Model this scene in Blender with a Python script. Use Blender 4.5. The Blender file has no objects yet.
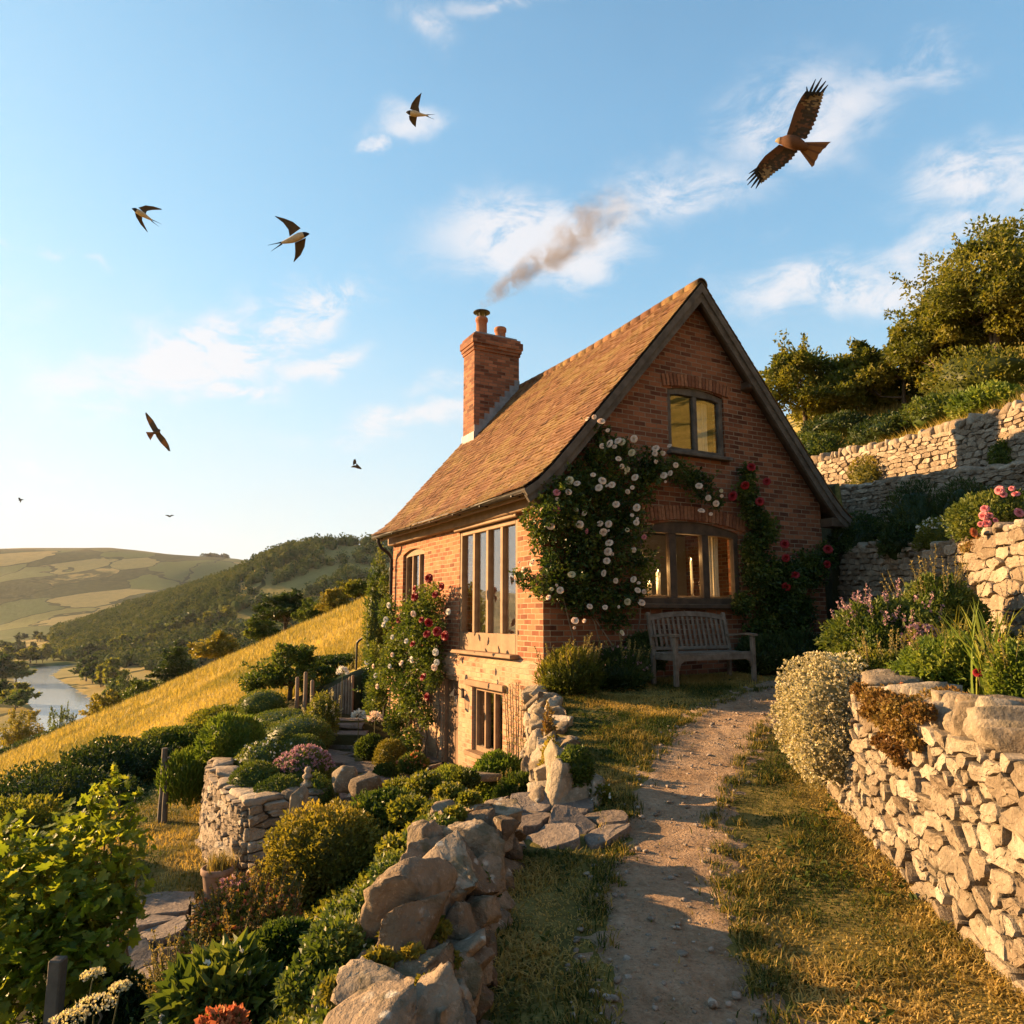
import bpy, bmesh, math, random
import numpy as np
from mathutils import Vector, Matrix, noise as mnoise

S = bpy.context.scene
COL = S.collection
R = math.radians
PI = math.pi

# ------------------------------------------------------------------ camera
EYE = np.array([0.0, 0.0, 1.05])
FOC, PITCH = 720.0, math.atan(105.0 / 720.0)
cam_d = bpy.data.cameras.new('camera')
cam = bpy.data.objects.new('camera', cam_d)
COL.objects.link(cam)
cam.location = EYE
cam.rotation_euler = (R(90) + PITCH, 0, 0)
cam_d.sensor_width = 36.0
cam_d.lens = FOC / 1024 * 36.0
cam_d.clip_start = 0.05
cam_d.clip_end = 20000
S.camera = cam

# ------------------------------------------------------------------ sun and sky
SUN_EL = R(15.5)
SUN_AZ = math.atan2(-0.95, 0.30)            # measured from +Y towards +X : the sun stands to the left, a little ahead
sdir = Vector((math.sin(SUN_AZ) * math.cos(SUN_EL), math.cos(SUN_AZ) * math.cos(SUN_EL), math.sin(SUN_EL)))
sun_d = bpy.data.lights.new('sun', 'SUN')
sun = bpy.data.objects.new('sun', sun_d)
COL.objects.link(sun)
sun_d.energy = 5.0
sun_d.angle = R(0.6)
sun_d.color = (1.0, 0.62, 0.285)
sun.rotation_euler = sdir.to_track_quat('Z', 'Y').to_euler()

world = bpy.data.worlds.new('World')
S.world = world
world.use_nodes = True
world.cycles.sampling_method = 'MANUAL'
world.cycles.sample_map_resolution = 512
S.view_settings.view_transform = 'Standard'
S.view_settings.look = 'None'
S.view_settings.gamma = 1.0
S.view_settings.exposure = 1.9
S.view_settings.use_curve_mapping = False
S.cycles.max_bounces = 5
S.cycles.diffuse_bounces = 2
S.cycles.glossy_bounces = 2
S.cycles.volume_max_steps = 96
S.cycles.volume_step_rate = 2.0
S.cycles.transmission_bounces = 4
S.cycles.transparent_max_bounces = 8
S.cycles.volume_bounces = 0
S.cycles.use_denoising = True


class NT:
    """tiny node-tree helper"""
    def __init__(self, tree):
        self.t = tree
        tree.nodes.clear()

    def n(self, kind, **kw):
        nd = self.t.nodes.new(kind)
        for k, v in kw.items():
            setattr(nd, k, v)
        return nd

    def l(self, a, b):
        self.t.links.new(a, b)

    def _in(self, sock, v):
        if v is None:
            return
        if isinstance(v, bpy.types.NodeSocket):
            self.l(v, sock)
        else:
            sock.default_value = v

    def math(self, op, a, b=None, c=None, clamp=False):
        nd = self.n('ShaderNodeMath', operation=op, use_clamp=clamp)
        for i, v in enumerate((a, b, c)):
            self._in(nd.inputs[i], v)
        return nd.outputs[0]

    def mix(self, f, a, b, mode='MIX'):
        nd = self.n('ShaderNodeMix', data_type='RGBA', blend_type=mode)
        self._in(nd.inputs[0], f)
        for i, v in ((6, a), (7, b)):
            if not isinstance(v, bpy.types.NodeSocket):
                v = tuple(v) + ((1,) if len(v) == 3 else ())
            self._in(nd.inputs[i], v)
        return nd.outputs[2]

    def noise(self, vec, scale, detail=4, rough=0.55, dist=0.0):
        nd = self.n('ShaderNodeTexNoise')
        if vec is not None:
            self.l(vec, nd.inputs['Vector'])
        nd.inputs['Scale'].default_value = scale
        nd.inputs['Detail'].default_value = detail
        nd.inputs['Roughness'].default_value = rough
        nd.inputs['Distortion'].default_value = dist
        return nd.outputs['Fac']

    def ramp(self, f, stops):
        nd = self.n('ShaderNodeValToRGB')
        els = nd.color_ramp.elements
        while len(els) < len(stops):
            els.new(0.5)
        for e, (p, c) in zip(els, stops):
            e.position = p
            e.color = tuple(c) + (1,) if len(c) == 3 else c
        self.l(f, nd.inputs[0])
        return nd.outputs[0]

    def smooth(self, f, a, b):
        nd = self.n('ShaderNodeMapRange', interpolation_type='SMOOTHSTEP')
        self._in(nd.inputs[0], f)
        nd.inputs[1].default_value = a
        nd.inputs[2].default_value = b
        return nd.outputs[0]

    def scalevec(self, vec, sc):
        nd = self.n('ShaderNodeMapping')
        self.l(vec, nd.inputs[0])
        nd.inputs['Scale'].default_value = sc
        return nd.outputs[0]


def px_dir(px, py):
    F = np.array([0, math.cos(PITCH), math.sin(PITCH)])
    U = np.array([0, -math.sin(PITCH), math.cos(PITCH)])
    d = F + np.array([(px - 512) / FOC, 0, 0]) + U * (512 - py) / FOC
    return d


def at(px, py, Y):
    """the point at distance Y (along +Y) seen in that direction"""
    d = px_dir(px, py)
    return EYE + d * (Y / d[1])


def px_azel(px, py):
    d = px_dir(px, py)
    d = d / np.linalg.norm(d)
    return math.atan2(d[0], d[1]), math.asin(d[2])


def build_world():
    w = NT(world.node_tree)
    out = w.n('ShaderNodeOutputWorld')
    bg = w.n('ShaderNodeBackground')
    w.l(bg.outputs[0], out.inputs[0])
    sky = w.n('ShaderNodeTexSky', sky_type='NISHITA')
    sky.sun_disc = False
    sky.sun_elevation = SUN_EL
    sky.sun_rotation = SUN_AZ
    sky.altitude = 100
    sky.air_density = 1.0
    sky.dust_density = 0.6
    sky.ozone_density = 1.6
    tc = w.n('ShaderNodeTexCoord')
    sep = w.n('ShaderNodeSeparateXYZ')
    w.l(tc.outputs['Generated'], sep.inputs[0])
    X, Y, Z = sep.outputs
    az = w.math('ARCTAN2', X, Y)
    el = w.math('ARCSINE', Z)
    # ragged edges: warp the two sky angles with noise
    warp = w.n('ShaderNodeTexNoise')
    w.l(tc.outputs['Generated'], warp.inputs['Vector'])
    warp.inputs['Scale'].default_value = 9.0
    warp.inputs['Detail'].default_value = 6
    ws = w.n('ShaderNodeSeparateXYZ')
    w.l(warp.outputs['Color'], ws.inputs[0])
    az = w.math('ADD', az, w.math('MULTIPLY', w.math('SUBTRACT', ws.outputs[0], 0.5), 0.20))
    el = w.math('ADD', el, w.math('MULTIPLY', w.math('SUBTRACT', ws.outputs[1], 0.5), 0.13))
    # (px, py, half width px, half height px, tilt degrees, strength)
    clouds = [(215, 345, 130, 36, 26, 1.5), (300, 302, 75, 30, 20, 1.2), (228, 387, 50, 15, 8, 1.3), (315, 369, 50, 16, 12, 1.2),
              (545, 238, 110, 46, 6, 1.1), (690, 188, 100, 44, 0, .8), (800, 105, 95, 50, -8, .9), (915, 62, 70, 26, -4, .75),
              (850, 290, 150, 34, -4, 1.0), (985, 185, 110, 44, -6, .95), (965, 245, 100, 24, -4, .75), (405, 130, 48, 20, 10, .8), (430, 25, 36, 24, 0, .7),
              (370, 155, 16, 9, 0, .8), (505, 8, 60, 14, 5, .65), (400, 428, 105, 18, 8, .9), (435, 390, 50, 12, 6, .7), (600, 190, 50, 16, 0, .6),
              (50, 470, 70, 8, 0, .55), (78, 267, 22, 6, 0, .5), (38, 253, 18, 6, 0, .5), (92, 376, 22, 5, 0, .6), (1120, 120, 90, 50, 8, .9),
              (-120, 300, 120, 26, 8, .9), (-160, 120, 100, 40, 10, .8)]
    tot = None
    for (cx, cy, rx, ry, tilt, st) in clouds:
        a0, e0 = px_azel(cx, cy)
        a1, e1 = px_azel(cx + rx, cy)
        a2, e2 = px_azel(cx, cy - ry)
        sa, se = abs(a1 - a0), abs(e2 - e0)
        t = R(tilt)
        da = w.math('MULTIPLY', w.math('SUBTRACT', az, a0), 1.0)
        de = w.math('SUBTRACT', el, e0)
        u = w.math('MULTIPLY_ADD', da, math.cos(t) / sa, w.math('MULTIPLY', de, math.sin(t) / sa))
        v = w.math('MULTIPLY_ADD', de, math.cos(t) / se, w.math('MULTIPLY', da, -math.sin(t) / se))
        r2 = w.math('MULTIPLY_ADD', u, u, w.math('MULTIPLY', v, v))
        g = w.math('MULTIPLY', w.math('EXPONENT', w.math('MULTIPLY', r2, -1.0)), st)
        tot = g if tot is None else w.math('MAXIMUM', tot, g)
    st2 = w.scalevec(tc.outputs['Generated'], (1, 1, 2.2))
    n1 = w.noise(st2, 12.0, 9, 0.68, 0.5)
    n2 = w.noise(st2, 3.0, 3, 0.5)
    dens = w.math('MULTIPLY', tot, w.smooth(n1, 0.24, 0.62))
    wisps = w.math('MULTIPLY', w.smooth(n1, .5, .8), w.math('MULTIPLY', w.smooth(n2, .5, .75), .22))
    dens = w.math('ADD', dens, wisps)
    dens = w.smooth(dens, 0.05, 0.9)
    dens = w.math('MULTIPLY', dens, 0.82)
    # cloud colour: pale and warm-white, in the sky's own units
    skyc = w.mix(1.0, sky.outputs[0], (SKYT[0], SKYT[1], SKYT[2]), 'MULTIPLY')
    # a soft shoulder, so that the sky near the sun keeps its tone
    one = w.n('ShaderNodeVectorMath', operation='MULTIPLY_ADD')
    w.l(skyc, one.inputs[0])
    one.inputs[1].default_value = (.15, .15, .15)
    one.inputs[2].default_value = (1, 1, 1)
    dv = w.n('ShaderNodeVectorMath', operation='DIVIDE')
    w.l(skyc, dv.inputs[0])
    w.l(one.outputs[0], dv.inputs[1])
    skyc = dv.outputs[0]
    # the milky air low over the horizon
    sunward = w.smooth(w.math('COSINE', w.math('SUBTRACT', az, SUN_AZ)), -0.6, 0.9)
    low = w.smooth(el, 0.52, -0.02)
    low = w.math('POWER', low, 1.25)
    skyc = w.mix(w.math('MULTIPLY', low, w.math('MULTIPLY_ADD', sunward, 0.34, 0.52)), skyc, MILK)
    # sky dimmed overhead and behind the camera, out of view, to deepen the shade
    deep = w.math('MULTIPLY', w.math('MULTIPLY_ADD', w.smooth(el, 0.62, 1.05), -0.25, 1.0), w.math('MULTIPLY_ADD', w.smooth(Y, 0.35, -0.45), -0.10, 1.0))
    skyc = w.mix(1.0, w.mix(dens, skyc, CLOUD), w.mix(deep, (0, 0, 0), (1, 1, 1)), 'MULTIPLY')
    col = skyc
    w.l(col, bg.inputs['Color'])
    bg.inputs['Strength'].default_value = 0.074


SKYT = (1.26, 1.84, 2.12)
MILK = (3.0, 3.1, 3.1)
CLOUD = (3.5, 3.4, 3.45)
build_world()

# ------------------------------------------------------------------ mesh helpers
class MB:
    """collects chunks of vertices and faces, then links them as ONE mesh object"""
    def __init__(self):
        self.V, self.F, self.n = [], [], 0

    def add(self, V, F, mi=0, v=0.5, smooth=False):
        V = np.asarray(V, float).reshape(-1, 3)
        groups = {}
        if isinstance(F, np.ndarray):
            groups[F.shape[1]] = F
        else:
            for f in F:
                groups.setdefault(len(f), []).append(f)
        for k, fs in groups.items():
            fs = np.asarray(fs, np.int64).reshape(-1, k)
            vv = np.full(len(fs), v, np.float32) if np.isscalar(v) else np.asarray(v, np.float32)
            self.F.append((fs + self.n, mi, vv, smooth))
        self.V.append(V)
        self.n += len(V)
        return self

    def box(self, c, s, rot=None, mi=0, v=0.5, bev=0.0):
        c = np.array(c, float)
        s = np.array(s, float) / 2
        if bev <= 0:
            P = np.array([[x, y, z] for x in (-1, 1) for y in (-1, 1) for z in (-1, 1)], float) * s
            F = [(0, 1, 3, 2), (4, 6, 7, 5), (0, 4, 5, 1), (2, 3, 7, 6), (0, 2, 6, 4), (1, 5, 7, 3)]
        else:
            P, F = bevel_box(s, bev)
        if rot is not None:
            P = P @ np.asarray(rot, float).T
        return self.add(P + c, F, mi, v)

    def tube(self, pts, rad, seg=8, mi=0, v=0.5, cap=True, smooth=True):
        pts = np.asarray(pts, float)
        n = len(pts)
        rad = np.full(n, rad) if np.isscalar(rad) else np.asarray(rad, float)
        T = np.gradient(pts, axis=0)
        T /= np.linalg.norm(T, axis=1)[:, None] + 1e-9
        ref = np.array([0, 0, 1.0]) if abs(T[:, 2]).mean() < .8 else np.array([1.0, 0, 0])
        A = np.cross(T, ref)
        A /= np.linalg.norm(A, axis=1)[:, None] + 1e-9
        B = np.cross(T, A)
        th = np.arange(seg) / seg * 2 * PI
        V = pts[:, None] + rad[:, None, None] * (np.cos(th)[None, :, None] * A[:, None] + np.sin(th)[None, :, None] * B[:, None])
        F = []
        for i in range(n - 1):
            for j in range(seg):
                k = (j + 1) % seg
                F.append((i * seg + j, i * seg + k, (i + 1) * seg + k, (i + 1) * seg + j))
        self.add(V, F, mi, v, smooth)
        if cap:
            self.add(V[0], [tuple(range(seg))[::-1]], mi, v)
            self.add(V[-1], [tuple(range(seg))], mi, v)
        return self

    def lathe(self, prof, seg=24, c=(0, 0, 0), mi=0, v=0.5, smooth=True):
        prof = np.asarray(prof, float)
        th = np.arange(seg) / seg * 2 * PI
        V = np.stack([prof[:, 0][:, None] * np.cos(th), prof[:, 0][:, None] * np.sin(th), np.repeat(prof[:, 1][:, None], seg, 1)], -1)
        F = []
        for i in range(len(prof) - 1):
            for j in range(seg):
                k = (j + 1) % seg
                F.append((i * seg + j, i * seg + k, (i + 1) * seg + k, (i + 1) * seg + j))
        return self.add(V.reshape(-1, 3) + np.array(c), F, mi, v, smooth)

    def build(self, name, mats, parent=None):
        me = bpy.data.meshes.new(name)
        V = np.concatenate(self.V) if self.V else np.zeros((0, 3))
        me.vertices.add(len(V))
        me.vertices.foreach_set('co', V.astype(np.float32).ravel())
        loops, starts, mis, vs, sm = [], [], [], [], []
        off = 0
        for f, mi, vv, s in self.F:
            m, k = f.shape
            loops.append(f.ravel())
            starts.append(off + np.arange(m) * k)
            off += m * k
            mis.append(np.full(m, mi))
            vs.append(vv)
            sm.append(np.full(m, s))
        loops = np.concatenate(loops)
        starts = np.concatenate(starts)
        me.loops.add(len(loops))
        me.loops.foreach_set('vertex_index', loops.astype(np.int32))
        me.polygons.add(len(starts))
        me.polygons.foreach_set('loop_start', starts.astype(np.int32))
        me.polygons.foreach_set('material_index', np.concatenate(mis).astype(np.int32))
        me.polygons.foreach_set('use_smooth', np.concatenate(sm).astype(bool))
        a = me.attributes.new('v', 'FLOAT', 'FACE')
        a.data.foreach_set('value', np.concatenate(vs).astype(np.float32))
        me.update(calc_edges=True)
        if not isinstance(mats, (list, tuple)):
            mats = [mats]
        for m in mats:
            me.materials.append(m)
        o = bpy.data.objects.new(name, me)
        COL.objects.link(o)
        if parent is not None:
            o.parent = parent
        return o


def bevel_box(s, b):
    sx, sy, sz = s
    b = min(b, sx * .45, sy * .45, sz * .45)
    bm = bmesh.new()
    bmesh.ops.create_cube(bm, size=1)
    for v in bm.verts:
        v.co = (v.co.x * 2 * sx, v.co.y * 2 * sy, v.co.z * 2 * sz)
    bmesh.ops.bevel(bm, geom=list(bm.edges), offset=b, segments=1, affect='EDGES', profile=.5)
    bm.verts.index_update()
    P = np.array([v.co[:] for v in bm.verts])
    F = [tuple(v.index for v in f.verts) for f in bm.faces]
    bm.free()
    return P, F


def rotz(a):
    c, s = math.cos(a), math.sin(a)
    return np.array([[c, -s, 0], [s, c, 0], [0, 0, 1.0]])


def rot_axis(ax, a):
    return np.array(Matrix.Rotation(a, 3, Vector(ax)))


def tag(o, label=None, cat=None, group=None, kind=None):
    if label:
        o['label'] = label
    if cat:
        o['category'] = cat
    if group:
        o['group'] = group
    if kind:
        o['kind'] = kind
    return o


def thing(name, label, cat, loc=(0, 0, 0), rz=0.0, group=None):
    o = bpy.data.objects.new(name, None)
    o.empty_display_size = .2
    COL.objects.link(o)
    o.location = [float(c) for c in loc]
    o.rotation_euler = (0, 0, rz)
    return tag(o, label, cat, group)


def dup(o, parent=None):
    c = o.copy()
    COL.objects.link(c)
    if parent is not None:
        c.parent = parent
    return c


def dup_tree(root, loc, rz=0.0, sc=1.0, label=None, group=None):
    r = dup(root)
    r.location = [float(c) for c in loc]
    r.rotation_euler = (0, 0, rz)
    r.scale = (sc, sc, sc) if np.isscalar(sc) else sc
    if label:
        r['label'] = label
    if group:
        r['group'] = group
    for ch in list(root.children):
        c = dup(ch, r)
        for g in list(ch.children):
            dup(g, c)
    return r


# ------------------------------------------------------------------ materials
def new_mat(name):
    m = bpy.data.materials.new(name)
    m.use_nodes = True
    return m, NT(m.node_tree)


def finish(w, base, rough=0.8, bump=None, bstr=0.3, bdist=0.02, spec=0.3, metal=0.0):
    out = w.n('ShaderNodeOutputMaterial')
    p = w.n('ShaderNodeBsdfPrincipled')
    w._in(p.inputs['Base Color'], base if isinstance(base, bpy.types.NodeSocket) else tuple(base) + (1,))
    w._in(p.inputs['Roughness'], rough)
    p.inputs['Specular IOR Level'].default_value = spec
    p.inputs['Metallic'].default_value = metal
    if bump is not None:
        b = w.n('ShaderNodeBump')
        b.inputs['Strength'].default_value = bstr
        b.inputs['Distance'].default_value = bdist
        w.l(bump, b.inputs['Height'])
        w.l(b.outputs[0], p.inputs['Normal'])
    w.l(p.outputs[0], out.inputs[0])
    return p


def vattr(w):
    a = w.n('ShaderNodeAttribute', attribute_name='v')
    return a.outputs['Fac']


def obj_co(w):
    return w.n('ShaderNodeTexCoord').outputs['Object']


def world_co(w):
    return w.n('ShaderNodeNewGeometry').outputs['Position']


def mat_plain(name, c1, c2, scale=6, rough=.7, bstr=.2, bd=.01, spec=.3, metal=0.0, detail=5):
    m, w = new_mat(name)
    co = obj_co(w)
    n = w.noise(co, scale, detail, .6)
    n2 = w.noise(co, scale * 5, 3, .6)
    finish(w, w.mix(w.smooth(n, .3, .7), c1, c2), rough, n2, bstr, bd, spec, metal)
    return m


def mat_leaf(name, stops, trans=.35, rough=.5, tcol=(1.25, 1.2, .6), spec=.3):
    """foliage: colour per leaf (attribute v), part of the light passing through"""
    m, w = new_mat(name)
    c = w.ramp(vattr(w), stops)
    out = w.n('ShaderNodeOutputMaterial')
    p = w.n('ShaderNodeBsdfPrincipled')
    w.l(c, p.inputs['Base Color'])
    p.inputs['Roughness'].default_value = rough
    p.inputs['Specular IOR Level'].default_value = spec
    t = w.n('ShaderNodeBsdfTranslucent')
    w.l(w.mix(1.0, c, tcol, 'MULTIPLY'), t.inputs[0])
    mx = w.n('ShaderNodeMixShader')
    mx.inputs[0].default_value = trans
    w.l(p.outputs[0], mx.inputs[1])
    w.l(t.outputs[0], mx.inputs[2])
    w.l(mx.outputs[0], out.inputs[0])
    return m


def greens(a, b, c):
    return [(0.0, a), (0.5, b), (1.0, c)]


def mat_brick(name, b1, b2, mort, pale=None, axis='both', bstr=.6):
    """brick in the house's own coordinates; picks the wall's running direction from the normal"""
    m, w = new_mat(name)
    co = obj_co(w)
    sp = w.n('ShaderNodeSeparateXYZ')
    w.l(co, sp.inputs[0])
    tc = w.n('ShaderNodeTexCoord')
    nn = w.n('ShaderNodeSeparateXYZ')
    w.l(tc.outputs['Normal'], nn.inputs[0])
    isx = w.math('GREATER_THAN', w.math('ABSOLUTE', nn.outputs[0]), .6)
    wob = w.noise(co, 1.3, 2)
    run = w.math('ADD', w.math('MULTIPLY', sp.outputs[0], w.math('SUBTRACT', 1.0, isx)), w.math('MULTIPLY', sp.outputs[1], isx))
    zz = w.math('ADD', sp.outputs[2], w.math('MULTIPLY', w.math('SUBTRACT', wob, .5), .03))
    cb = w.n('ShaderNodeCombineXYZ')
    w.l(run, cb.inputs[0])
    w.l(zz, cb.inputs[1])
    br = w.n('ShaderNodeTexBrick')
    w.l(cb.outputs[0], br.inputs['Vector'])
    br.inputs['Scale'].default_value = 1.0
    br.inputs['Brick Width'].default_value = .225
    br.inputs['Row Height'].default_value = .078
    br.inputs['Mortar Size'].default_value = .0085
    br.inputs['Mortar Smooth'].default_value = .35
    br.inputs['Bias'].default_value = -.05
    br.inputs['Color1'].default_value = (0, 0, 0, 1)
    br.inputs['Color2'].default_value = (1, 1, 1, 1)
    br.inputs['Mortar'].default_value = (.5, .5, .5, 1)
    big = w.noise(co, .9, 3, .6)
    fine = w.noise(co, 40, 3, .6)
    mid = w.noise(co, 5, 4, .6)
    mx = w.math('ADD', w.math('MULTIPLY', br.outputs['Color'], .62), w.math('MULTIPLY', mid, .45))
    bc = w.ramp(mx, [(.12, [x * .42 for x in b1]), (.32, b1), (.62, b2), (.9, [min(1, x * 1.35) for x in b2])])
    bc = w.mix(w.math('MULTIPLY', w.smooth(fine, .35, .75), .25), bc, [x * .6 for x in b1])
    if pale is not None:
        f = w.smooth(w.math('ADD', mid, w.math('MULTIPLY', big, .8)), .65, 1.15)
        bc = w.mix(w.math('MULTIPLY', f, .75), bc, pale)
    mc = w.mix(w.smooth(mid, .35, .7), mort, [x * .6 for x in mort])
    col = w.mix(br.outputs['Fac'], bc, mc)
    # lime bloom and soot in irregular patches
    col = w.mix(w.math('MULTIPLY', w.smooth(w.noise(co, 2.1, 5, .7), .64, .74), .35), col, (.42, .35, .28))
    col = w.mix(w.math('MULTIPLY', w.smooth(w.noise(co, 1.2, 4, .65), .58, .76), .35), col, (.07, .045, .03))
    hgt = w.math('ADD', w.math('MULTIPLY', w.math('SUBTRACT', 1.0, br.outputs['Fac']), 1.0), w.math('MULTIPLY', w.math('ADD', fine, mid), .28))
    finish(w, col, .88, hgt, bstr, .012, .2)
    return m


def mat_stone(name, c1, c2, c3, lich=.25, scale=1.0, moss=0.0):
    m, w = new_mat(name)
    co = world_co(w)
    v = vattr(w)
    base = w.ramp(v, [(0, c1), (.5, c2), (1, c3)])
    n1 = w.noise(co, 9 * scale, 6, .65)
    n2 = w.noise(co, 34 * scale, 5, .7)
    n3 = w.noise(co, 3.5 * scale, 5, .65)
    base = w.mix(w.math('MULTIPLY', w.smooth(n1, .35, .7), .5), base, [x * .45 for x in c1])
    base = w.mix(w.math('MULTIPLY', w.smooth(n2, .55, .7), .5), base, [min(1, x * 1.25) for x in c3])
    vr = w.n('ShaderNodeTexVoronoi')
    w.l(co, vr.inputs['Vector'])
    vr.inputs['Scale'].default_value = 11 * scale
    sp = w.math('MULTIPLY', w.smooth(w.math('ADD', vr.outputs['Distance'], w.math('MULTIPLY', n2, .25)), .42, .3), w.smooth(n3, .52, .62))
    base = w.mix(w.math('MULTIPLY', sp, lich), base, (.50, .47, .40))
    if moss:
        gx = w.n('ShaderNodeNewGeometry')
        sz = w.n('ShaderNodeSeparateXYZ')
        w.l(gx.outputs['Normal'], sz.inputs[0])
        f = w.math('MULTIPLY', w.smooth(w.noise(co, 4.5 * scale, 5, .7), .5, .66), w.smooth(sz.outputs[2], -.2, .7))
        base = w.mix(w.math('MULTIPLY', f, moss), base, (.05, .055, .015))
    h = w.math('ADD', w.math('MULTIPLY', n1, 1.0), w.math('MULTIPLY', n2, .45))
    finish(w, base, .9, h, 1.0, .035 / scale, .2)
    return m


def smoothstep(a, b, x):
    t = np.clip((x - a) / (b - a), 0, 1)
    return t * t * (3 - 2 * t)


_rs = np.random.RandomState(5)
_PERM = _rs.permutation(512)
_PERM = np.concatenate([_PERM, _PERM, _PERM])
_GR = _rs.rand(512)


def vnoise(x, y, z=None):
    """value noise on arrays, 0..1"""
    x = np.asarray(x, float)
    y = np.asarray(y, float)
    z = np.zeros_like(x) if z is None else np.asarray(z, float)
    xi, yi, zi = np.floor(x).astype(int), np.floor(y).astype(int), np.floor(z).astype(int)
    fx, fy, fz = x - xi, y - yi, z - zi
    fx, fy, fz = fx * fx * (3 - 2 * fx), fy * fy * (3 - 2 * fy), fz * fz * (3 - 2 * fz)

    def h(a, b, c):
        return _GR[_PERM[(_PERM[(_PERM[a & 511] + b) & 511] + c) & 511] & 511]
    r = 0
    for dx in (0, 1):
        for dy in (0, 1):
            for dz in (0, 1):
                wt = (fx if dx else 1 - fx) * (fy if dy else 1 - fy) * (fz if dz else 1 - fz)
                r = r + wt * h(xi + dx, yi + dy, zi + dz)
    return r


def fbm(x, y, z=None, o=4):
    r, a, t = 0, .5, 0
    for i in range(o):
        k = 2 ** i
        r = r + a * vnoise(np.asarray(x) * k + i * 17.3, np.asarray(y) * k + i * 9.1, None if z is None else np.asarray(z) * k + i * 5.7)
        t += a
        a *= .5
    return r / t

# ------------------------------------------------------------------ where things are: the house frame and the lie of the land
HPSI = R(28.07)
HC = np.array([0.441, 10.27, 0.0])
HG = np.array([math.cos(HPSI), math.sin(HPSI), 0])
HL = np.array([-math.sin(HPSI), math.cos(HPSI), 0])
HW, HLEN = 5.9, 6.56


def hw(s, t, z):
    """house coordinates (along gable, along side wall, up) to world"""
    return HC + HG * s + HL * t + np.array([0, 0, z])


def poly_in(x, y, P):
    x = np.asarray(x, float)
    y = np.asarray(y, float)
    ins = np.zeros(x.shape, bool)
    n = len(P)
    for i in range(n):
        x0, y0 = P[i]
        x1, y1 = P[(i + 1) % n]
        if y0 == y1:
            continue
        c = ((y0 > y) != (y1 > y)) & (x < (x1 - x0) * (y - y0) / (y1 - y0) + x0)
        ins ^= c
    return ins


def ip(y, pts):
    a = np.array(pts, float)
    return np.interp(y, a[:, 0], a[:, 1])


ROCK = [(-3, -.95), (1, -.55), (2.2, -.45), (3.5, -.37), (5.0, -.25)]            # (y, x) of the boulder wall
XR2 = [(-4, 2.0), (0, 2.12), (1.5, 2.24), (3.3, 2.50), (5.0, 2.73), (6.3, 2.92), (6.95, 3.4), (7.95, 4.25), (9.0, 5.3), (10.2, 6.2), (14, 6.3), (30, 7)]
XW1 = [(-4, 5.1), (8.5, 5.45), (9.45, 5.6), (9.5, 6.3), (13.5, 6.25), (18, 6.7), (30, 7)]
XW2 = [(-4, 8.6), (2, 8.3), (11, 7.8), (16, 7.3), (20, 7.0), (30, 6.9)]
XW3 = [(-4, 9.8), (2, 9.6), (13, 9.3), (15, 9.3), (19, 8.3), (24, 7.7), (30, 7.6)]
BED = [(-2.86, 8.5), (-2.36, 8.9), (-2.8, 10.5), (-3.3, 12.5), (-4.1, 15.2), (-5.6, 16.8), (-4.75, 12), (-4.15, 10.7), (-3.68, 9.7), (-3.2, 8.95)]
LAWN_Z = [(-4, -.55), (3, -.55), (4.5, -.52), (6, -.38), (8, -.13), (9.5, 0), (11, .12), (13, .22), (16, .5)]
YARD_X = [(4.6, -.1), (5.4, -.3), (7, -1.2), (9, -2.3), (10.5, -2.75), (12.5, -3.25), (15.2, -4.1), (17, -4.6)]
YARD_Z = [(4.6, -.5), (5.5, -.55), (6.2, -.8), (8, -1.45), (9, -1.5), (14.9, -1.5), (15.0, -1.32), (15.6, -1.32), (15.62, -1.12), (16.2, -1.1), (19, -.9)]

RIVER = [(-165, 190, 6), (-173, 250, 7), (-188, 299, 7), (-212, 355, 11), (-256, 412, 12), (-352, 540, 9), (-400, 640, 8), (-380, 760, 8), (-440, 900, 8)]
MIDR = [(-1000, -42), (-780, -40), (-623, 16), (-477, 40), (-346, 61), (-265, 81), (-227, 87), (-165, 88.5), (0, 96), (400, 120), (1500, 140)]
MIDY = [(-800, 1330), (-623, 1240), (-477, 1100), (-346, 960), (-265, 900), (1500, 900)]
FARR = [(-5000, 120), (-2700, 170), (-1849, 221), (-1668, 243), (-1379, 243), (-1199, 220), (-982, 207), (-765, 170), (-300, 150), (600, 170), (4000, 200)]


def river_d(x, y):
    """signed distance past the river's edge (negative in the water)"""
    d = np.full(np.shape(x), 1e9)
    for (x0, y0, w0), (x1, y1, w1) in zip(RIVER[:-1], RIVER[1:]):
        vx, vy = x1 - x0, y1 - y0
        t = np.clip(((x - x0) * vx + (y - y0) * vy) / (vx * vx + vy * vy), 0, 1)
        dd = np.hypot(x - x0 - t * vx, y - y0 - t * vy) - (w0 + t * (w1 - w0))
        d = np.minimum(d, dd)
    return d


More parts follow.
